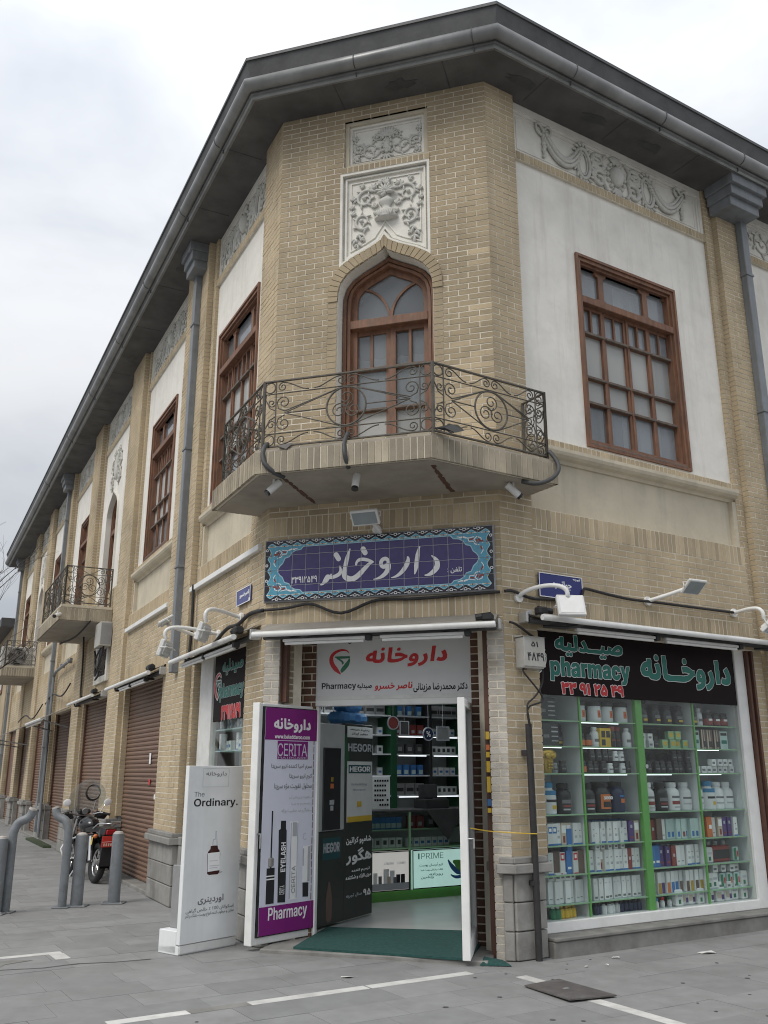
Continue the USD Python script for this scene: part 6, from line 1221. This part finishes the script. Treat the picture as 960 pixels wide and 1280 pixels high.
for t, b, m_, l_ in [('HEGOR',(.07,W2-.03,1.83,1.92),'ink_pale',0),('HEGOR',(.10,W2-.08,1.605,1.665),'ink_white',.009),('شامپو کراتین',(.05,W2-.03,.81,.90),'ink_white',0),('هگور',(.05,W2-.02,.61,.78),'ink_white',0),('ترمیم کننده',(.18,W2-.06,.52,.56),'ink_white',0),('موی نازک و شکننده',(.05,W2-.03,.45,.50),'ink_white',0),('۹۵',(W2*.68,W2-.04,.26,.33),'ink_white',0),('سال تجربه',(.06,W2*.62,.27,.31),'ink_pale',0),('پخش از داروخانه',(.1,W2-.1,2.06,2.085),'ink_grey',.01),('معتبر ایران',(.14,W2-.14,2.015,2.045),'ink_grey',.01),('Rebuilding',(.15,W2-.15,1.45,1.48),'ink_pale',.006),('Shampoo',(.18,W2-.18,1.39,1.42),'ink_pale',.006)]: T.part('lettering', MB().poly(fit(txt(t,None,700),*b),l_,l_+.003,G2), m_)
for k, (u, z) in enumerate(((.15,2.145),(.42,2.145),(.28,2.28))): prod('blue_sack', G2, u, -.02, z, ['blue plastic pack on the left on top of the advertising stand','blue plastic pack on the right on top of the advertising stand','upper blue plastic pack on the advertising stand'][k], 'pack', None)

# ---------------------------------------------------------------- small window of the left wall
LWP = BLD.part('display_window', MB().cbox(-2.75,-2.22,-.20,-.12,.1,3.0,LE).cbox(-2.22,-.62,-.20,-.12,.1,.3,LE), 'white_metal', label='white frame of the small window left of the door')
BLD.part('pane', MB().box(-2.22,-.62,-.165,-.159,.3,2.4,LE), 'shop_glass', parent=LWP)
T = Thing('display_shelves', 'pale shelves behind the small window left of the door', 'shelves', LE, (-1.4,-.5,.1)); T.part('back_panel', MB().box(-2.3,-.6,-.56,-.54,.1,2.98,LE), 'cabinet_white')
for z in (1.45,1.85,2.10): T.part('shelf', MB().box(-2.25,-.62,-.54,-.2,z-.014,z,LE), 'box_mint')
for z, s in ((2.101,'upper'),(1.851,'lower')):
    for i in range(8): prod('pale_pack' if i % 3 else 'white_dot', LE, -2.1+.19*i, -.22-.03*(i%2), z, f'{"pale" if i % 3 else "taller white"} carton, {NTH[i]} from left on the {s} shelf of the small left window', 'product', f'cartons on the {s} shelf of the small left window', R.uniform(-.15,.15))
# roller shutters of the left wall
for i, (a, b) in enumerate(LOW[1:]):
    n = 44; sl = MB(); F = LE
    p = BLD.part('roller_shutter', MB().box(a,b,-.20,-.16,.06,3.0,LE), 'shutter_brown'); acc = MB()
    for k in range(n):
        z0 = .06+2.94*k/n; z1 = .06+2.94*(k+1)/n-.003; m = MB() if i < 4 else acc
        m.hull([(u,d,z) for u in (a+.01,b-.01) for d,z in ((-.16,z0),(-.16,z1),(-.147,z0+.006),(-.138,(z0+z1)/2),(-.147,z1-.006))], LE)
        if i < 4: BLD.part('slat', m, 'shutter_brown', parent=p)
    if i >= 4: BLD.part('slat', acc, 'shutter_brown', parent=p, kind='stuff')
    for u in (a, b-.07): BLD.part('guide_rail', MB().cbox(u,u+.07,-.15,-.10,.04,3.0,LE), 'pipe_grey' if i == 0 else 'steel_brown', parent=p)
    BLD.part('shop_step', MB().cbox(a-.05,b+.05,-.2,.06,-.02,.055,LE,c=.01), 'stone_step')
for z, h, u, m_ in ((1.72,.16,-5.35,'ink_white'),(1.42,.08,-5.3,'ink_red'),(1.22,.07,-4.9,'ink_white')): BLD.part('sticker', MB().box(u,u+.10,-.131,-.127,z,z+h,LE), m_)
BLD.part('iron_grille', MB().poly(rect(-9.9,-8.6,3.25,4.05).difference(rect(-9.75,-8.75,3.37,3.93)),-.02,.03,LE), 'plaster_frieze')
m = MB()
for k in range(5):
    t = np.linspace(0,2*np.pi,20); m.tube(np.stack([-9.25+.09*(k+1)*np.cos(t),np.full(20,.0),3.65+.055*(k+1)*np.sin(t)],1)[:-1],.012,5,LE,closed=True)
for k in range(8): a = k*math.pi/8; m.tube([(-9.25-.48*math.cos(a),.0,3.65-.28*math.sin(a)),(-9.25+.48*math.cos(a),.0,3.65+.28*math.sin(a))],.01,5,LE)
BLD.part('grille_bars', m, 'iron', parent=f'{BP}/iron_grille'); BLD.part('grille_backing', MB().box(-9.8,-8.7,-.02,-.01,3.3,4.0,LE), 'sign_blue_old', parent=f'{BP}/iron_grille')
# ---------------------------------------------------------------- pavement
PVF = Frame(RI.o, RI.a)
bld = Polygon([tuple(p[:2]) for p in miter(-.10)]+[tuple(RI.P(8.6,-9,0)[:2]), tuple(LE.P(-28.6,-9,0)[:2])])
struct('pavement', MB().plan(sbox(-160,-60,160,260).difference(bld.buffer(-.5)), -.30, -.006), 'paving_joint')
strips = [rect(-3.62,-3.06,.10,.21), rect(-2.60,-1.62,.10,.21), rect(-1.60,-.62,.10,.21), rect(-3.06,-2.60,.10,.21), rect(-.40,-.29,.48,.80), rect(-.47,-.36,1.30,2.6), rect(-4.7,-3.3,-2.60,-2.50), rect(-3.42,-3.29,-2.50,-2.22)]
SL = []
rr = random.Random(3)
for j in range(-60, 12):
    d0 = .21+.40*j; off = (j % 2)*.3+.1*(j % 3)
    for i in range(-60, 14):
        u0 = -.36+.6*i+off; q = rect(u0+.0018, u0+.5982, d0+.0018, d0+.3982); c = PVF.P(u0+.3, d0+.2, 0)
        if np.linalg.norm(c[:2]) > 34 or c[1] < 4.5 or bld.contains(Point(c[0],c[1])): continue
        v = c-EYE; cz = v@FWD
        if cz < .5: continue
        sx, sy = abs(v[0]/cz), v@UPV/cz
        vis = sx < .46 and sy > -.63
        for s_ in strips:
            if s_.intersects(q): q = q.difference(s_.buffer(.003, join_style=2))
        if q.is_empty or q.area < .002: continue
        SL.append((np.linalg.norm(v)+(0 if vis else 100), q))
SL.sort(key=lambda t: t[0])
def slab(q, h): 
    m = MB()
    for g in getattr(q, 'geoms', [q]):
        if g.geom_type == 'Polygon' and g.area > .001: m.plan(g, -.02, h)
    out = MB()
    for v, f in zip(m.v, m.f): out.add(np.array(v)*[1,1,1], (f-f.min())[:, ::-1]*1, PVF)
    return out
for r_, q in SL[:300]:
    m = slab(q, rr.uniform(-.0022,.0))
    if m.v: struct('paving_slab', m, 'paving', parent='/World/pavement')
m = MB()
for r_, q in SL[300:]:
    x = slab(q, rr.uniform(-.0025,.0))
    for v, f in zip(x.v, x.f): m.add(v, f-f.min())
pr = emit(numbered('/World/pavement','paving_slabs'), m, 'paving'); tag(pr, None, None, None, 'stuff')
for k, s_ in enumerate(strips): struct('white_strip', slab(s_, .0005), 'paving_white' if k != 3 else 'stone_step', parent='/World/pavement')
m = MB()
for k in range(70):
    u, d = rr.uniform(-3.4,3.6), rr.uniform(.25,3.2); r = rr.uniform(.008,.022); m.plan(Point(u,d).buffer(r,5), .0005, .002)
o = MB()
for v, f in zip(m.v, m.f): o.add(v, (f-f.min())[:, ::-1], PVF)
pr = emit('/World/pavement/gum_spots', o, 'gum'); tag(pr, None, None, None, 'stuff')
def crack(pts, r): 
    p = [np.array(q) for q in pts]; o = MB(); g = unary_union([LineString([tuple(a),tuple(b)]).buffer(r*rr.uniform(.5,1.4)) for a, b in zip(p[:-1], p[1:])]); m = MB().plan(g, .0006, .0018)
    for v, f in zip(m.v, m.f): o.add(v, (f-f.min())[:, ::-1], PVF)
    struct('pavement_crack', o, 'gum', parent='/World/pavement')
crack([(-4.6,-2.05),(-4.3,-2.02),(-4.1,-1.96),(-3.9,-1.99),(-3.6,-1.9),(-3.3,-1.93),(-3.0,-1.83),(-2.7,-1.8)], .012)
m = Polygon([(-4.55,-2.38),(-4.1,-2.33),(-3.75,-2.40),(-3.6,-2.30),(-3.85,-2.22),(-3.9,-2.12),(-4.3,-2.10),(-4.6,-2.2)]); o = MB()
for v, f in zip(*(lambda x: (x.v, x.f))(MB().plan(m, .0006, .0016))): o.add(v, (f-f.min())[:, ::-1], PVF)
struct('worn_patch', o, 'stone_step', parent='/World/pavement')
T = Thing('cover_plate', 'rusty dark steel cover plate lying across the white pavement strip', 'cover plate', PVF, (-.41,1.10,0)); T.part('plate', MB().hull([(u,d,z+o_) for u,d,z in [(-.58,.80,.006),(-.63,1.36,.016),(-.22,1.42,.010),(-.19,.76,.004)] for o_ in (0,.009)], PVF), 'steel_plate')
T.part('lifting_mark', MB().box(-.42,-.37,1.05,1.08,.0185,.021,PVF), 'grey_mid')
for k, (u, d, w, l, a, lab) in enumerate([(1.75,.62,.16,.09,.2,'torn sheet of white paper below the middle of the display window'),(.86,.35,.07,.03,.5,'small scrap of paper nearest the corner pier'),(.36,.50,.03,.02,.1,'tiny paper scrap left of the other scraps'),(.55,.55,.035,.025,.9,'crumpled paper scrap between the cover plate and the step'),(2.9,.95,.05,.025,.3,'paper scrap at the far right of the pavement')]):
    c, s_ = math.cos(a), math.sin(a); pts = [(u+x*w*c-y*l*s_, d+x*w*s_+y*l*c, z) for x, y, z in [(-.5,-.5,.004),(.5,-.4,.012),(.45,.5,.006),(-.2,.55,.02),(-.5,.3,.005),(.1,.0,.016)]]
    single('paper_scrap', MB().hull(pts, PVF), 'litter', lab, 'paper')
single('paper_scrap', MB().hull([FR.P(u,d,z) for u,d,z in [(-1.28,1.0,.003),(-1.17,1.0,.004),(-1.19,1.05,.012),(-1.27,1.06,.006)]]), 'litter', 'small white scrap on the paving in front of the door', 'paper')

# ---------------------------------------------------------------- white advertising board by the door
BF, BW = leaf_frame(np.array([-1.86,8.98,0]), np.array([-1.41,9.54,0]))
T = Thing('advertising_board', 'tall white advertising board with a brown dropper bottle standing left of the door', 'advertising board', BF, (0,0,0)); BW = .70
T.part('panel', MB().cbox(0,BW,-.05,0,.085,1.66,BF,c=.004), 'board_white'); T.part('base_box', MB().cbox(-.0,BW,-.30,-.052,.01,.20,BF,c=.005).cbox(0,BW,-.30,-.012,.0,.075,BF,c=.004), 'board_white'); T.part('back_stay', MB().cbox(.1,.14,-.28,-.05,.2,.75,BF), 'grey_mid'); T.part('kick_strip', MB().box(.01,BW-.01,-.012,-.004,.012,.08,BF), 'white_metal')
bf = Flat([(212,85),(560,78),(526,1186),(165,1226)], 0, BW, .085, 1.66, BF, 0)
def bk(g, m, nm='print', l=0.0): return ink(T, BF, 0.0, nm, g, m, .0015, lift=l)
bk(bf.text('داروخانه',318,448,118,152,500),'ink_grey','lettering'); bk(bf.rect(298,462,97,218).exterior.buffer(.0012),'ink_pale','label_outline')
bk(bf.text('The',245,308,252,283,400),'ink_grey','lettering'); bk(bf.text('Ordinary.',243,522,292,355,650),'ink_black','lettering')
bot = bf.poly([(331,655),(336,638),(350,622),(352,602),(396,600),(397,618),(408,632),(412,648),(408,772),(398,784),(342,788),(331,780)]); bk(bot,'bottle_brown','bottle_print'); bk(bf.poly([(334,648),(410,640),(409,758),(333,768)]),'ink_white','bottle_label',.001)
for y in (697,728,742): bk(bf.rect(345,345+(50 if y != 728 else 62),y-1.5,y+1.5),'ink_pale','label_line',.002)
bk(bf.poly([(382,505),(389,505),(393,598),(362,600),(366,560),(380,555)]).difference(bf.poly([(384,508),(387,508),(390,595),(366,596),(369,564),(383,558)])),'ink_pale','dropper_print')
bk(bf.poly([(408,770),(428,764),(425,772),(408,780)]),'ink_pale','shadow_print')
for t, b, w in [('اوردینری',(275,436,918,972),700),('اسکوالان 100 ٪ خالص گیاهی',(202,500,988,1018),500),('مغذی و مرطوب کننده انواع پوست خشک و کدر',(197,502,1022,1050),500)]: bk(bf.text(t,*b,wt=w),'ink_grey','lettering')

# ---------------------------------------------------------------- bollards
def bollard(x, y, label, src=None):
    if src: return dup(src, (x,y,0), 0.3, label, 'bollard', None)
    T = Thing('bollard', label, 'bollard', None, (x,y,0), rz=0.3); c = (x,y,0)
    T.part('post', MB().lathe([(.075,0.01),(.075,.82),(.06,.85)], c, 24), 'bollard_grey', smooth=35); T.part('cap', MB().lathe([(.07,.823),(.066,.842),(.045,.862),(.0,.868)], c, 24), 'bollard_top', smooth=True)
    T.part('base_plate', MB().cbox(x-.14,x+.14,y-.11,y+.11,0,.014), 'bollard_grey')
    for sx in (-1,1): T.part('bolt', MB().lathe([(.012,.014),(.012,.03)], (x+sx*.115,y-.085,0), 6), 'alu')
    return T
b0 = bollard(-3.44,12.42,'straight grey steel bollard nearest the brown shutter'); bollard(-3.83,12.16,'straight grey steel bollard beside the middle curved post',b0); bollard(-4.58,11.50,'straight grey steel bollard cut by the left edge',b0)
def curved(x, y, sg, label):
    T = Thing('curved_post', label, 'barrier post', None, (x,y,0)); from scipy.interpolate import CubicSpline
    k = [(0,0,0),(0,0,.4),(0,0,.80),(.01*sg,0,.92),(.045*sg,.01,1.00),(.10*sg,.02,1.035),(.16*sg,.03,1.07),(.195*sg,.04,1.15)]; p = np.array(k); q = CubicSpline(np.arange(8), p)(np.linspace(0,7,40))+[x,y,0]
    T.part('tube', MB().tube(q, .052, 16), 'bollard_grey', smooth=40); T.part('tip', MB().tube([q[-1], q[-1]+np.array([.01*sg,.002,.025])], .050, 16), 'bollard_top', smooth=40); T.part('base_plate', MB().cbox(x-.10,x+.10,y-.1,y+.1,0,.012), 'bollard_grey')
curved(-3.97,12.05,-1,'grey tubular post curving left at its top'); curved(-4.50,11.62,1,'grey tubular post curving right at its top')

# ---------------------------------------------------------------- motorcycle
MR, _ = leaf_frame(LE.P(-6.0,.42,0), LE.P(-7.25,.60,0)); lean = -.10
T = Thing('motorcycle', 'black motorcycle with red number plate parked by the brown shutter', 'motorcycle', MR, (0,0,0))
def mp(nm, m, mat, **k):
    v, f = m.mesh(); v = np.array(v, float); v[:,1] += v[:,2]*lean*-1; return T.part(nm, MB().add(v, f, MR), mat, **k)
def wheel(u, r=.29):
    t = np.linspace(0, 2*np.pi, 36)[:-1]; c = lambda R_: np.stack([u+R_*np.cos(t), np.zeros(35), r+R_*np.sin(t)], 1)
    p = mp('wheel', MB().tube(c(r-.05), .052, 12, closed=True), 'rubber', smooth=True); m = MB().tube(c(r-.10), .018, 6, closed=True); mp('rim', m, 'chrome', parent=p, smooth=True)
    for k in range(12): a = k*math.pi/6; mp('spoke', MB().tube([(u+.03*math.cos(a),(-1)**k*.03,r+.03*math.sin(a)),(u+(r-.10)*math.cos(a+.2),0,r+(r-.10)*math.sin(a+.2))], .004, 4), 'chrome', parent=p)
    mp('hub', MB().tube([(u,-.06,r),(u,.06,r)], .05, 12), 'alu', parent=p, smooth=40)
wheel(0); wheel(1.26)
def arcp(u, z, r, a0, a1, n=14): t = np.linspace(a0, a1, n); return [(u+r*math.cos(x), 0, z+r*math.sin(x)) for x in t]
def mud(pts, w, t_=.012):
    m = MB(); p = np.array(pts); v = []
    for q in p: v += [(q[0],-w,q[2]-.02),(q[0],-w*.6,q[2]+t_),(q[0],w*.6,q[2]+t_),(q[0],w,q[2]-.02)]
    n = len(p); f = []
    for i in range(n-1):
        for k in range(3): a = i*4+k; f += [[a,a+1,a+5],[a,a+5,a+4],[a,a+5,a+1],[a,a+4,a+5]]
    return m.add(v, f)
mp('rear_mudguard', mud(arcp(0,.29,.335,.5,3.35), .075), 'black_gloss', smooth=True); mp('front_mudguard', mud(arcp(1.26,.29,.335,.3,2.6), .07), 'black_gloss', smooth=True)
mp('mud_flap', MB().hull([(-.34,s*.09,z) for s in (-1,1) for z in (.26,.55)]+[(-.30,s*.09,.55) for s in (-1,1)]), 'black_plastic')
mp('frame', MB().tube([(.0,.09,.30),(.25,.10,.62),(.8,.06,.72),(1.02,0,.85)], .02, 8).tube([(.0,-.09,.30),(.25,-.10,.62),(.8,-.06,.72),(1.02,0,.85)], .02, 8).tube([(1.02,0,.85),(.85,0,.45),(.62,0,.25),(.30,0,.28)], .022, 8), 'black_gloss', smooth=True)
mp('seat', MB().hull([(u,s*w,z) for u,w,z in ((-.22,.10,.74),(-.24,.12,.80),(.15,.14,.80),(.15,.12,.72),(.50,.11,.76),(.50,.10,.70)) for s in (-1,1)]), 'black_plastic', smooth=60)
mp('tank', MB().ell((.70,0,.80),(.25,.145,.13),None,3), 'black_gloss', smooth=True); mp('side_cover', MB().cbox(.12,.42,-.13,.13,.46,.68,c=.03), 'black_gloss')
mp('engine', MB().cbox(.45,.78,-.11,.11,.28,.46,c=.04).tube([(.66,0,.44),(.76,0,.60)], .075, 12), 'grey_dark', smooth=40); mp('crankcase', MB().tube([(.55,-.17,.34),(.55,.17,.34)], .085, 16), 'alu', smooth=40)
mp('exhaust', MB().tube([(.82,.09,.50),(.86,.13,.30),(.65,.16,.22),(.35,.17,.26),(.1,.18,.30),(-.38,.19,.36)], [.02,.02,.022,.03,.045,.045], 12), 'chrome', smooth=True); mp('silencer_guard', MB().tube([(.02,.20,.33),(.0,.24,.34)], .075, 14), 'chrome', smooth=40)
mp('shock_absorber', MB().tube([(.02,-.12,.32),(.14,-.12,.66)], .03, 10).tube([(.02,.12,.32),(.14,.12,.66)], .03, 10), 'chrome', smooth=40)
mp('crash_bar', MB().tube([(.75,-.10,.30),(.78,-.30,.34),(.80,-.34,.45),(.82,-.28,.56),(.85,-.08,.62)], .014, 8).tube([(.75,.10,.30),(.78,.30,.34),(.80,.34,.45),(.82,.28,.56),(.85,.08,.62)], .014, 8), 'white_metal', smooth=True)
mp('foot_peg', MB().tube([(.48,-.26,.30),(.48,.26,.30)], .018, 8), 'rubber', smooth=40)
mp('fork', MB().tube([(1.26,-.085,.29),(1.04,-.085,.88)], .024, 10).tube([(1.26,.085,.29),(1.04,.085,.88)], .024, 10), 'chrome', smooth=40)
mp('headlight', MB().lathe([(.02,0),(.09,.03),(.105,.09),(.10,.11)], (0,0,0), 16), 'black_plastic') if False else mp('headlight', MB().ell((1.16,0,.86),(.10,.11,.11),None,3), 'black_gloss', smooth=True)
mp('handlebar', MB().tube([(.90,-.36,.94),(.98,-.24,.97),(1.03,-.10,.93),(1.03,.10,.93),(.98,.24,.97),(.90,.36,.94)], .013, 8), 'chrome', smooth=True)
for s in (-1,1):
    mp('grip', MB().tube([(.885,s*.38,.935),(.95,s*.28,.96)], .02, 8), 'rubber', smooth=40); mp('lever', MB().tube([(.97,s*.24,.97),(1.0,s*.34,.95)], .008, 6), 'chrome')
    q = mp('mirror', MB().tube([(.98,s*.24,.97),(.96,s*.29,1.08),(.95,s*.32,1.10)], .008, 6), 'chrome'); a = MB().ell((.945,s*.33,1.13),(.012,.065,.055),None,2); mp('mirror_glass', a, 'ink_white', parent=q, smooth=True)
    mp('hand_guard', MB().hull([(1.02,s*.16,.88),(1.06,s*.36,.86),(1.0,s*.40,.95),(1.04,s*.20,1.0),(1.07,s*.3,.98)]), 'black_plastic'); mp('indicator', MB().ell((-.20,s*.17,.68),(.03,.035,.03),None,2), 'ink_orange', smooth=True)
mp('dashboard', MB().cbox(1.0,1.10,-.10,.10,.95,1.02,c=.02), 'black_plastic'); mp('speedometer', MB().tube([(.99,.0,.99),(1.02,0,1.0)], .05, 14), 'grey_mid', smooth=40)
ws = Polygon([(.30*math.sin(t)*(1-.15*math.cos(t)), 1.22+.27*math.cos(t)) for t in np.linspace(0,2*np.pi,32)[:-1]])
g_ = trimesh.creation.extrude_polygon(ws, .006, engine='earcut'); v = np.array(g_.vertices); v = np.stack([1.13+v[:,2]-.28*(v[:,1]-.95)+.0*v[:,0]+-.6*(v[:,0]**2), v[:,0], v[:,1]], 1); mp('windshield', MB().add(v, g_.faces), 'screen_clear')
mp('windshield_bracket', MB().tube([(1.03,-.14,.93),(1.08,-.17,1.16)], .008, 6).tube([(1.03,.14,.93),(1.08,.17,1.16)], .008, 6), 'chrome')
mp('tail_unit', MB().hull([(-.20,s*.11,.66) for s in (-1,1)]+[(-.34,s*.085,.70) for s in (-1,1)]+[(-.22,s*.12,.80) for s in (-1,1)]+[(-.36,s*.08,.79) for s in (-1,1)]+[(-.05,s*.1,.72) for s in (-1,1)]), 'black_gloss'); mp('tail_light', MB().cbox(-.385,-.34,-.075,.075,.70,.775,c=.012), 'tail_red'); mp('luggage_rail', MB().tube([(.05,-.14,.78),(-.15,-.14,.85),(-.36,-.11,.86),(-.38,0,.86),(-.36,.11,.86),(-.15,.14,.85),(.05,.14,.78)], .011, 6), 'chrome', smooth=True)
mp('plate_holder', MB().cbox(-.372,-.36,-.125,.125,.525,.69), 'black_plastic'); pn = mp('number_plate', MB().cbox(-.382,-.372,-.12,.12,.53,.685,c=.004), 'plate_red')
mp('plate_line', MB().box(-.385,-.382,-.11,.11,.602,.606), 'ink_white', parent=pn); mp('plate_marks', MB().boxes([[-.385,-.382,-.09+.035*k,-.072+.035*k,.545,.585] for k in range(6)]), 'box_cream', parent=pn)
mp('side_stand', MB().tube([(.50,-.12,.26),(.46,-.27,.01)], .012, 6), 'chrome'); mp('yellow_reflector', MB().box(-.05,.0,-.155,-.15,.55,.66), 'ink_yellow')
t = np.linspace(0, 2*np.pi*1.9, 44); lk = np.stack([1.02+.015*np.sin(t*.5), .09+.115*np.cos(t)-1.25*lean*1, 1.27+.12*np.sin(t)+.01*t/6], 1)
single('cable_lock', MB().tube(MR.w(lk), .010, 6), 'cable_black', 'black cable lock coiled over the motorcycle windshield', 'cable lock', smooth=True)
single('ramp_mat', MB().plan(pl2([LE.P(-13.1,-.08,0),LE.P(-13.3,.22,0),LE.P(-16.2,.26,0),LE.P(-16.3,-.08,0)]), .0, .05), 'moss_green', 'mossy green ramp mat before a far brown shutter', 'mat')

# ---------------------------------------------------------------- things on the far left wall
def ac(F, u, d, z, label):
    T = Thing('air_conditioner', label, 'air conditioner', F, (u,d,z)); T.part('case', MB().cbox(u-.16,u+.16,d-.45,d+.45,z,z+.6,F,c=.02), 'box_grey'); g = sub(F, u+.16, d, z+.3, math.pi/2); m = MB()
    for r in (.06,.12,.18,.24): t = np.linspace(0,2*np.pi,24)[:-1]; m.tube(np.stack([r*np.cos(t),np.full(23,.015),r*np.sin(t)],1),.006,5,g,closed=True)
    T.part('fan_hole', MB().poly(Point(0,0).buffer(.26),.0,.004,g), 'black_plastic'); T.part('fan_guard', m, 'grey_mid', kind='stuff')
    for k in range(4): a = k*1.571+.4; T.part('fan_blade', MB().poly(stroke([(0,0),(.12*math.cos(a),.12*math.sin(a)),(.22*math.cos(a+.4),.22*math.sin(a+.4))],[.02,.06,.05]),.005,.010,g), 'grey_mid')
ac(LE, -20.75, .52, 4.66, 'grey air conditioner standing on the farthest balcony'); 
T = Thing('junction_box', 'grey junction box under the side balcony', 'junction box', LE, (-8.55,.05,3.85)); T.part('box', MB().cbox(-8.85,-8.30,.035,.25,3.85,4.30,LE), 'box_grey'); T.part('door_seam', MB().box(-8.30,-8.297,.05,.235,3.88,4.27,LE), 'grey_mid')
rw = random.Random(11)
for k, lab in enumerate(['bundle of black wires hanging from the junction box','second tangle of wires hanging right of the iron grille','wire drooping under the side balcony towards the far end','thin wire hanging straight below the side balcony','wires crossing the wall beyond the side balcony','slack wire along the far shutters']):
    pts = [[(-8.4,.15,3.86),(-8.5,.2,3.5),(-8.9,.18,3.35),(-9.4,.1,3.6),(-9.6,.1,3.9)],[(-8.6,.15,3.86),(-8.9,.2,3.6),(-8.7,.15,3.4),(-9.2,.12,3.3)],[(-8.6,.4,4.33),(-9.8,.45,4.2),(-10.9,.5,4.22),(-12,.45,4.31)],[(-10.8,.15,4.33),(-10.82,.12,3.8),(-10.75,.12,3.2),(-10.7,.1,3.1)],[(-12.4,.1,3.5),(-13.5,.12,3.3),(-15,.1,3.45),(-16.3,.1,3.3)],[(-16.5,.15,3.3),(-18,.2,3.0),(-20,.15,3.2),(-22,.15,3.1)]][k]
    cable(LE, pts, .018, lab)
T = Thing('wall_pipe', 'thin grey service pipe rising beside the far downpipe', 'pipe', LE, (-14.9,.08,0)); T.part('pipe', MB().tube([(-15.2,.10,.1),(-15.2,.10,3.9),(-14.9,.10,4.0),(-12.6,.10,4.06)], .035, 8, LE), 'pipe_grey', smooth=40)
for u in (-12.9,-14.0): T.part('clamp', MB().cbox(u-.03,u+.03,.03,.14,4.0,4.1,LE), 'grey_mid')

# neighbouring building beyond the far end
T = Thing('far_building', 'lower building beyond the far end of the brick building', 'building', LE, (-36,0,0)); T.part('wall', MB().box(-46,-28.7,-8,.05,0,7.0,LE), 'brick_buff'); T.part('roof', MB().cbox(-46,-28.65,-8,.5,7.0,7.35,LE), 'roof_metal')
for u in (-31,-34,-37,-40):
    w = T.part('window', MB().box(u-.7,u+.7,.05,.09,4.6,6.4,LE), 'wood_frame'); T.part('pane', MB().box(u-.55,u+.55,.09,.094,4.75,6.25,LE), 'window_glass_frosted', parent=w); T.part('roller_shutter', MB().box(u-1.3,u+1.3,.05,.07,0.05,2.9,LE), 'shutter_brown')

# bare street tree at the left edge
rt = random.Random(5)
T = Thing('street_tree', 'bare leafless tree with thin twigs at the far left', 'tree', None, (-9.6,18.2,0)); segs = {'trunk': MB(), 'crown': MB()}
def grow(p, dr, L_, r, lev):
    n = 4; pts = [p]; d = np.array(dr, float)
    for k in range(n): d = d+np.array([rt.uniform(-.18,.18),rt.uniform(-.18,.18),rt.uniform(-.05,.12)]); d /= np.linalg.norm(d); pts.append(pts[-1]+d*L_/n)
    segs['trunk' if lev == 0 else 'crown'].tube(pts, np.linspace(r, r*.55, n+1)*(.8 if lev > 1 else 1), 8 if lev < 2 else 4)
    if lev >= 5: return
    for k in range(3 if lev else 5):
        a = rt.uniform(0,6.28); s = rt.uniform(.5,.95); e = d*math.cos(s)+np.array([math.cos(a),math.sin(a),.25])*math.sin(s); b = pts[rt.choice([2,3,4])] if k else pts[-1]; grow(b, e/np.linalg.norm(e), L_*rt.uniform(.55,.74), r*.48, lev+1)
grow(np.array([-9.6,18.2,0]), (0.02,0,1), 3.4, .13, 0)
T.part('trunk', segs['trunk'], 'bark', smooth=True); T.part('crown', segs['crown'], 'bark', smooth=True, kind='stuff')
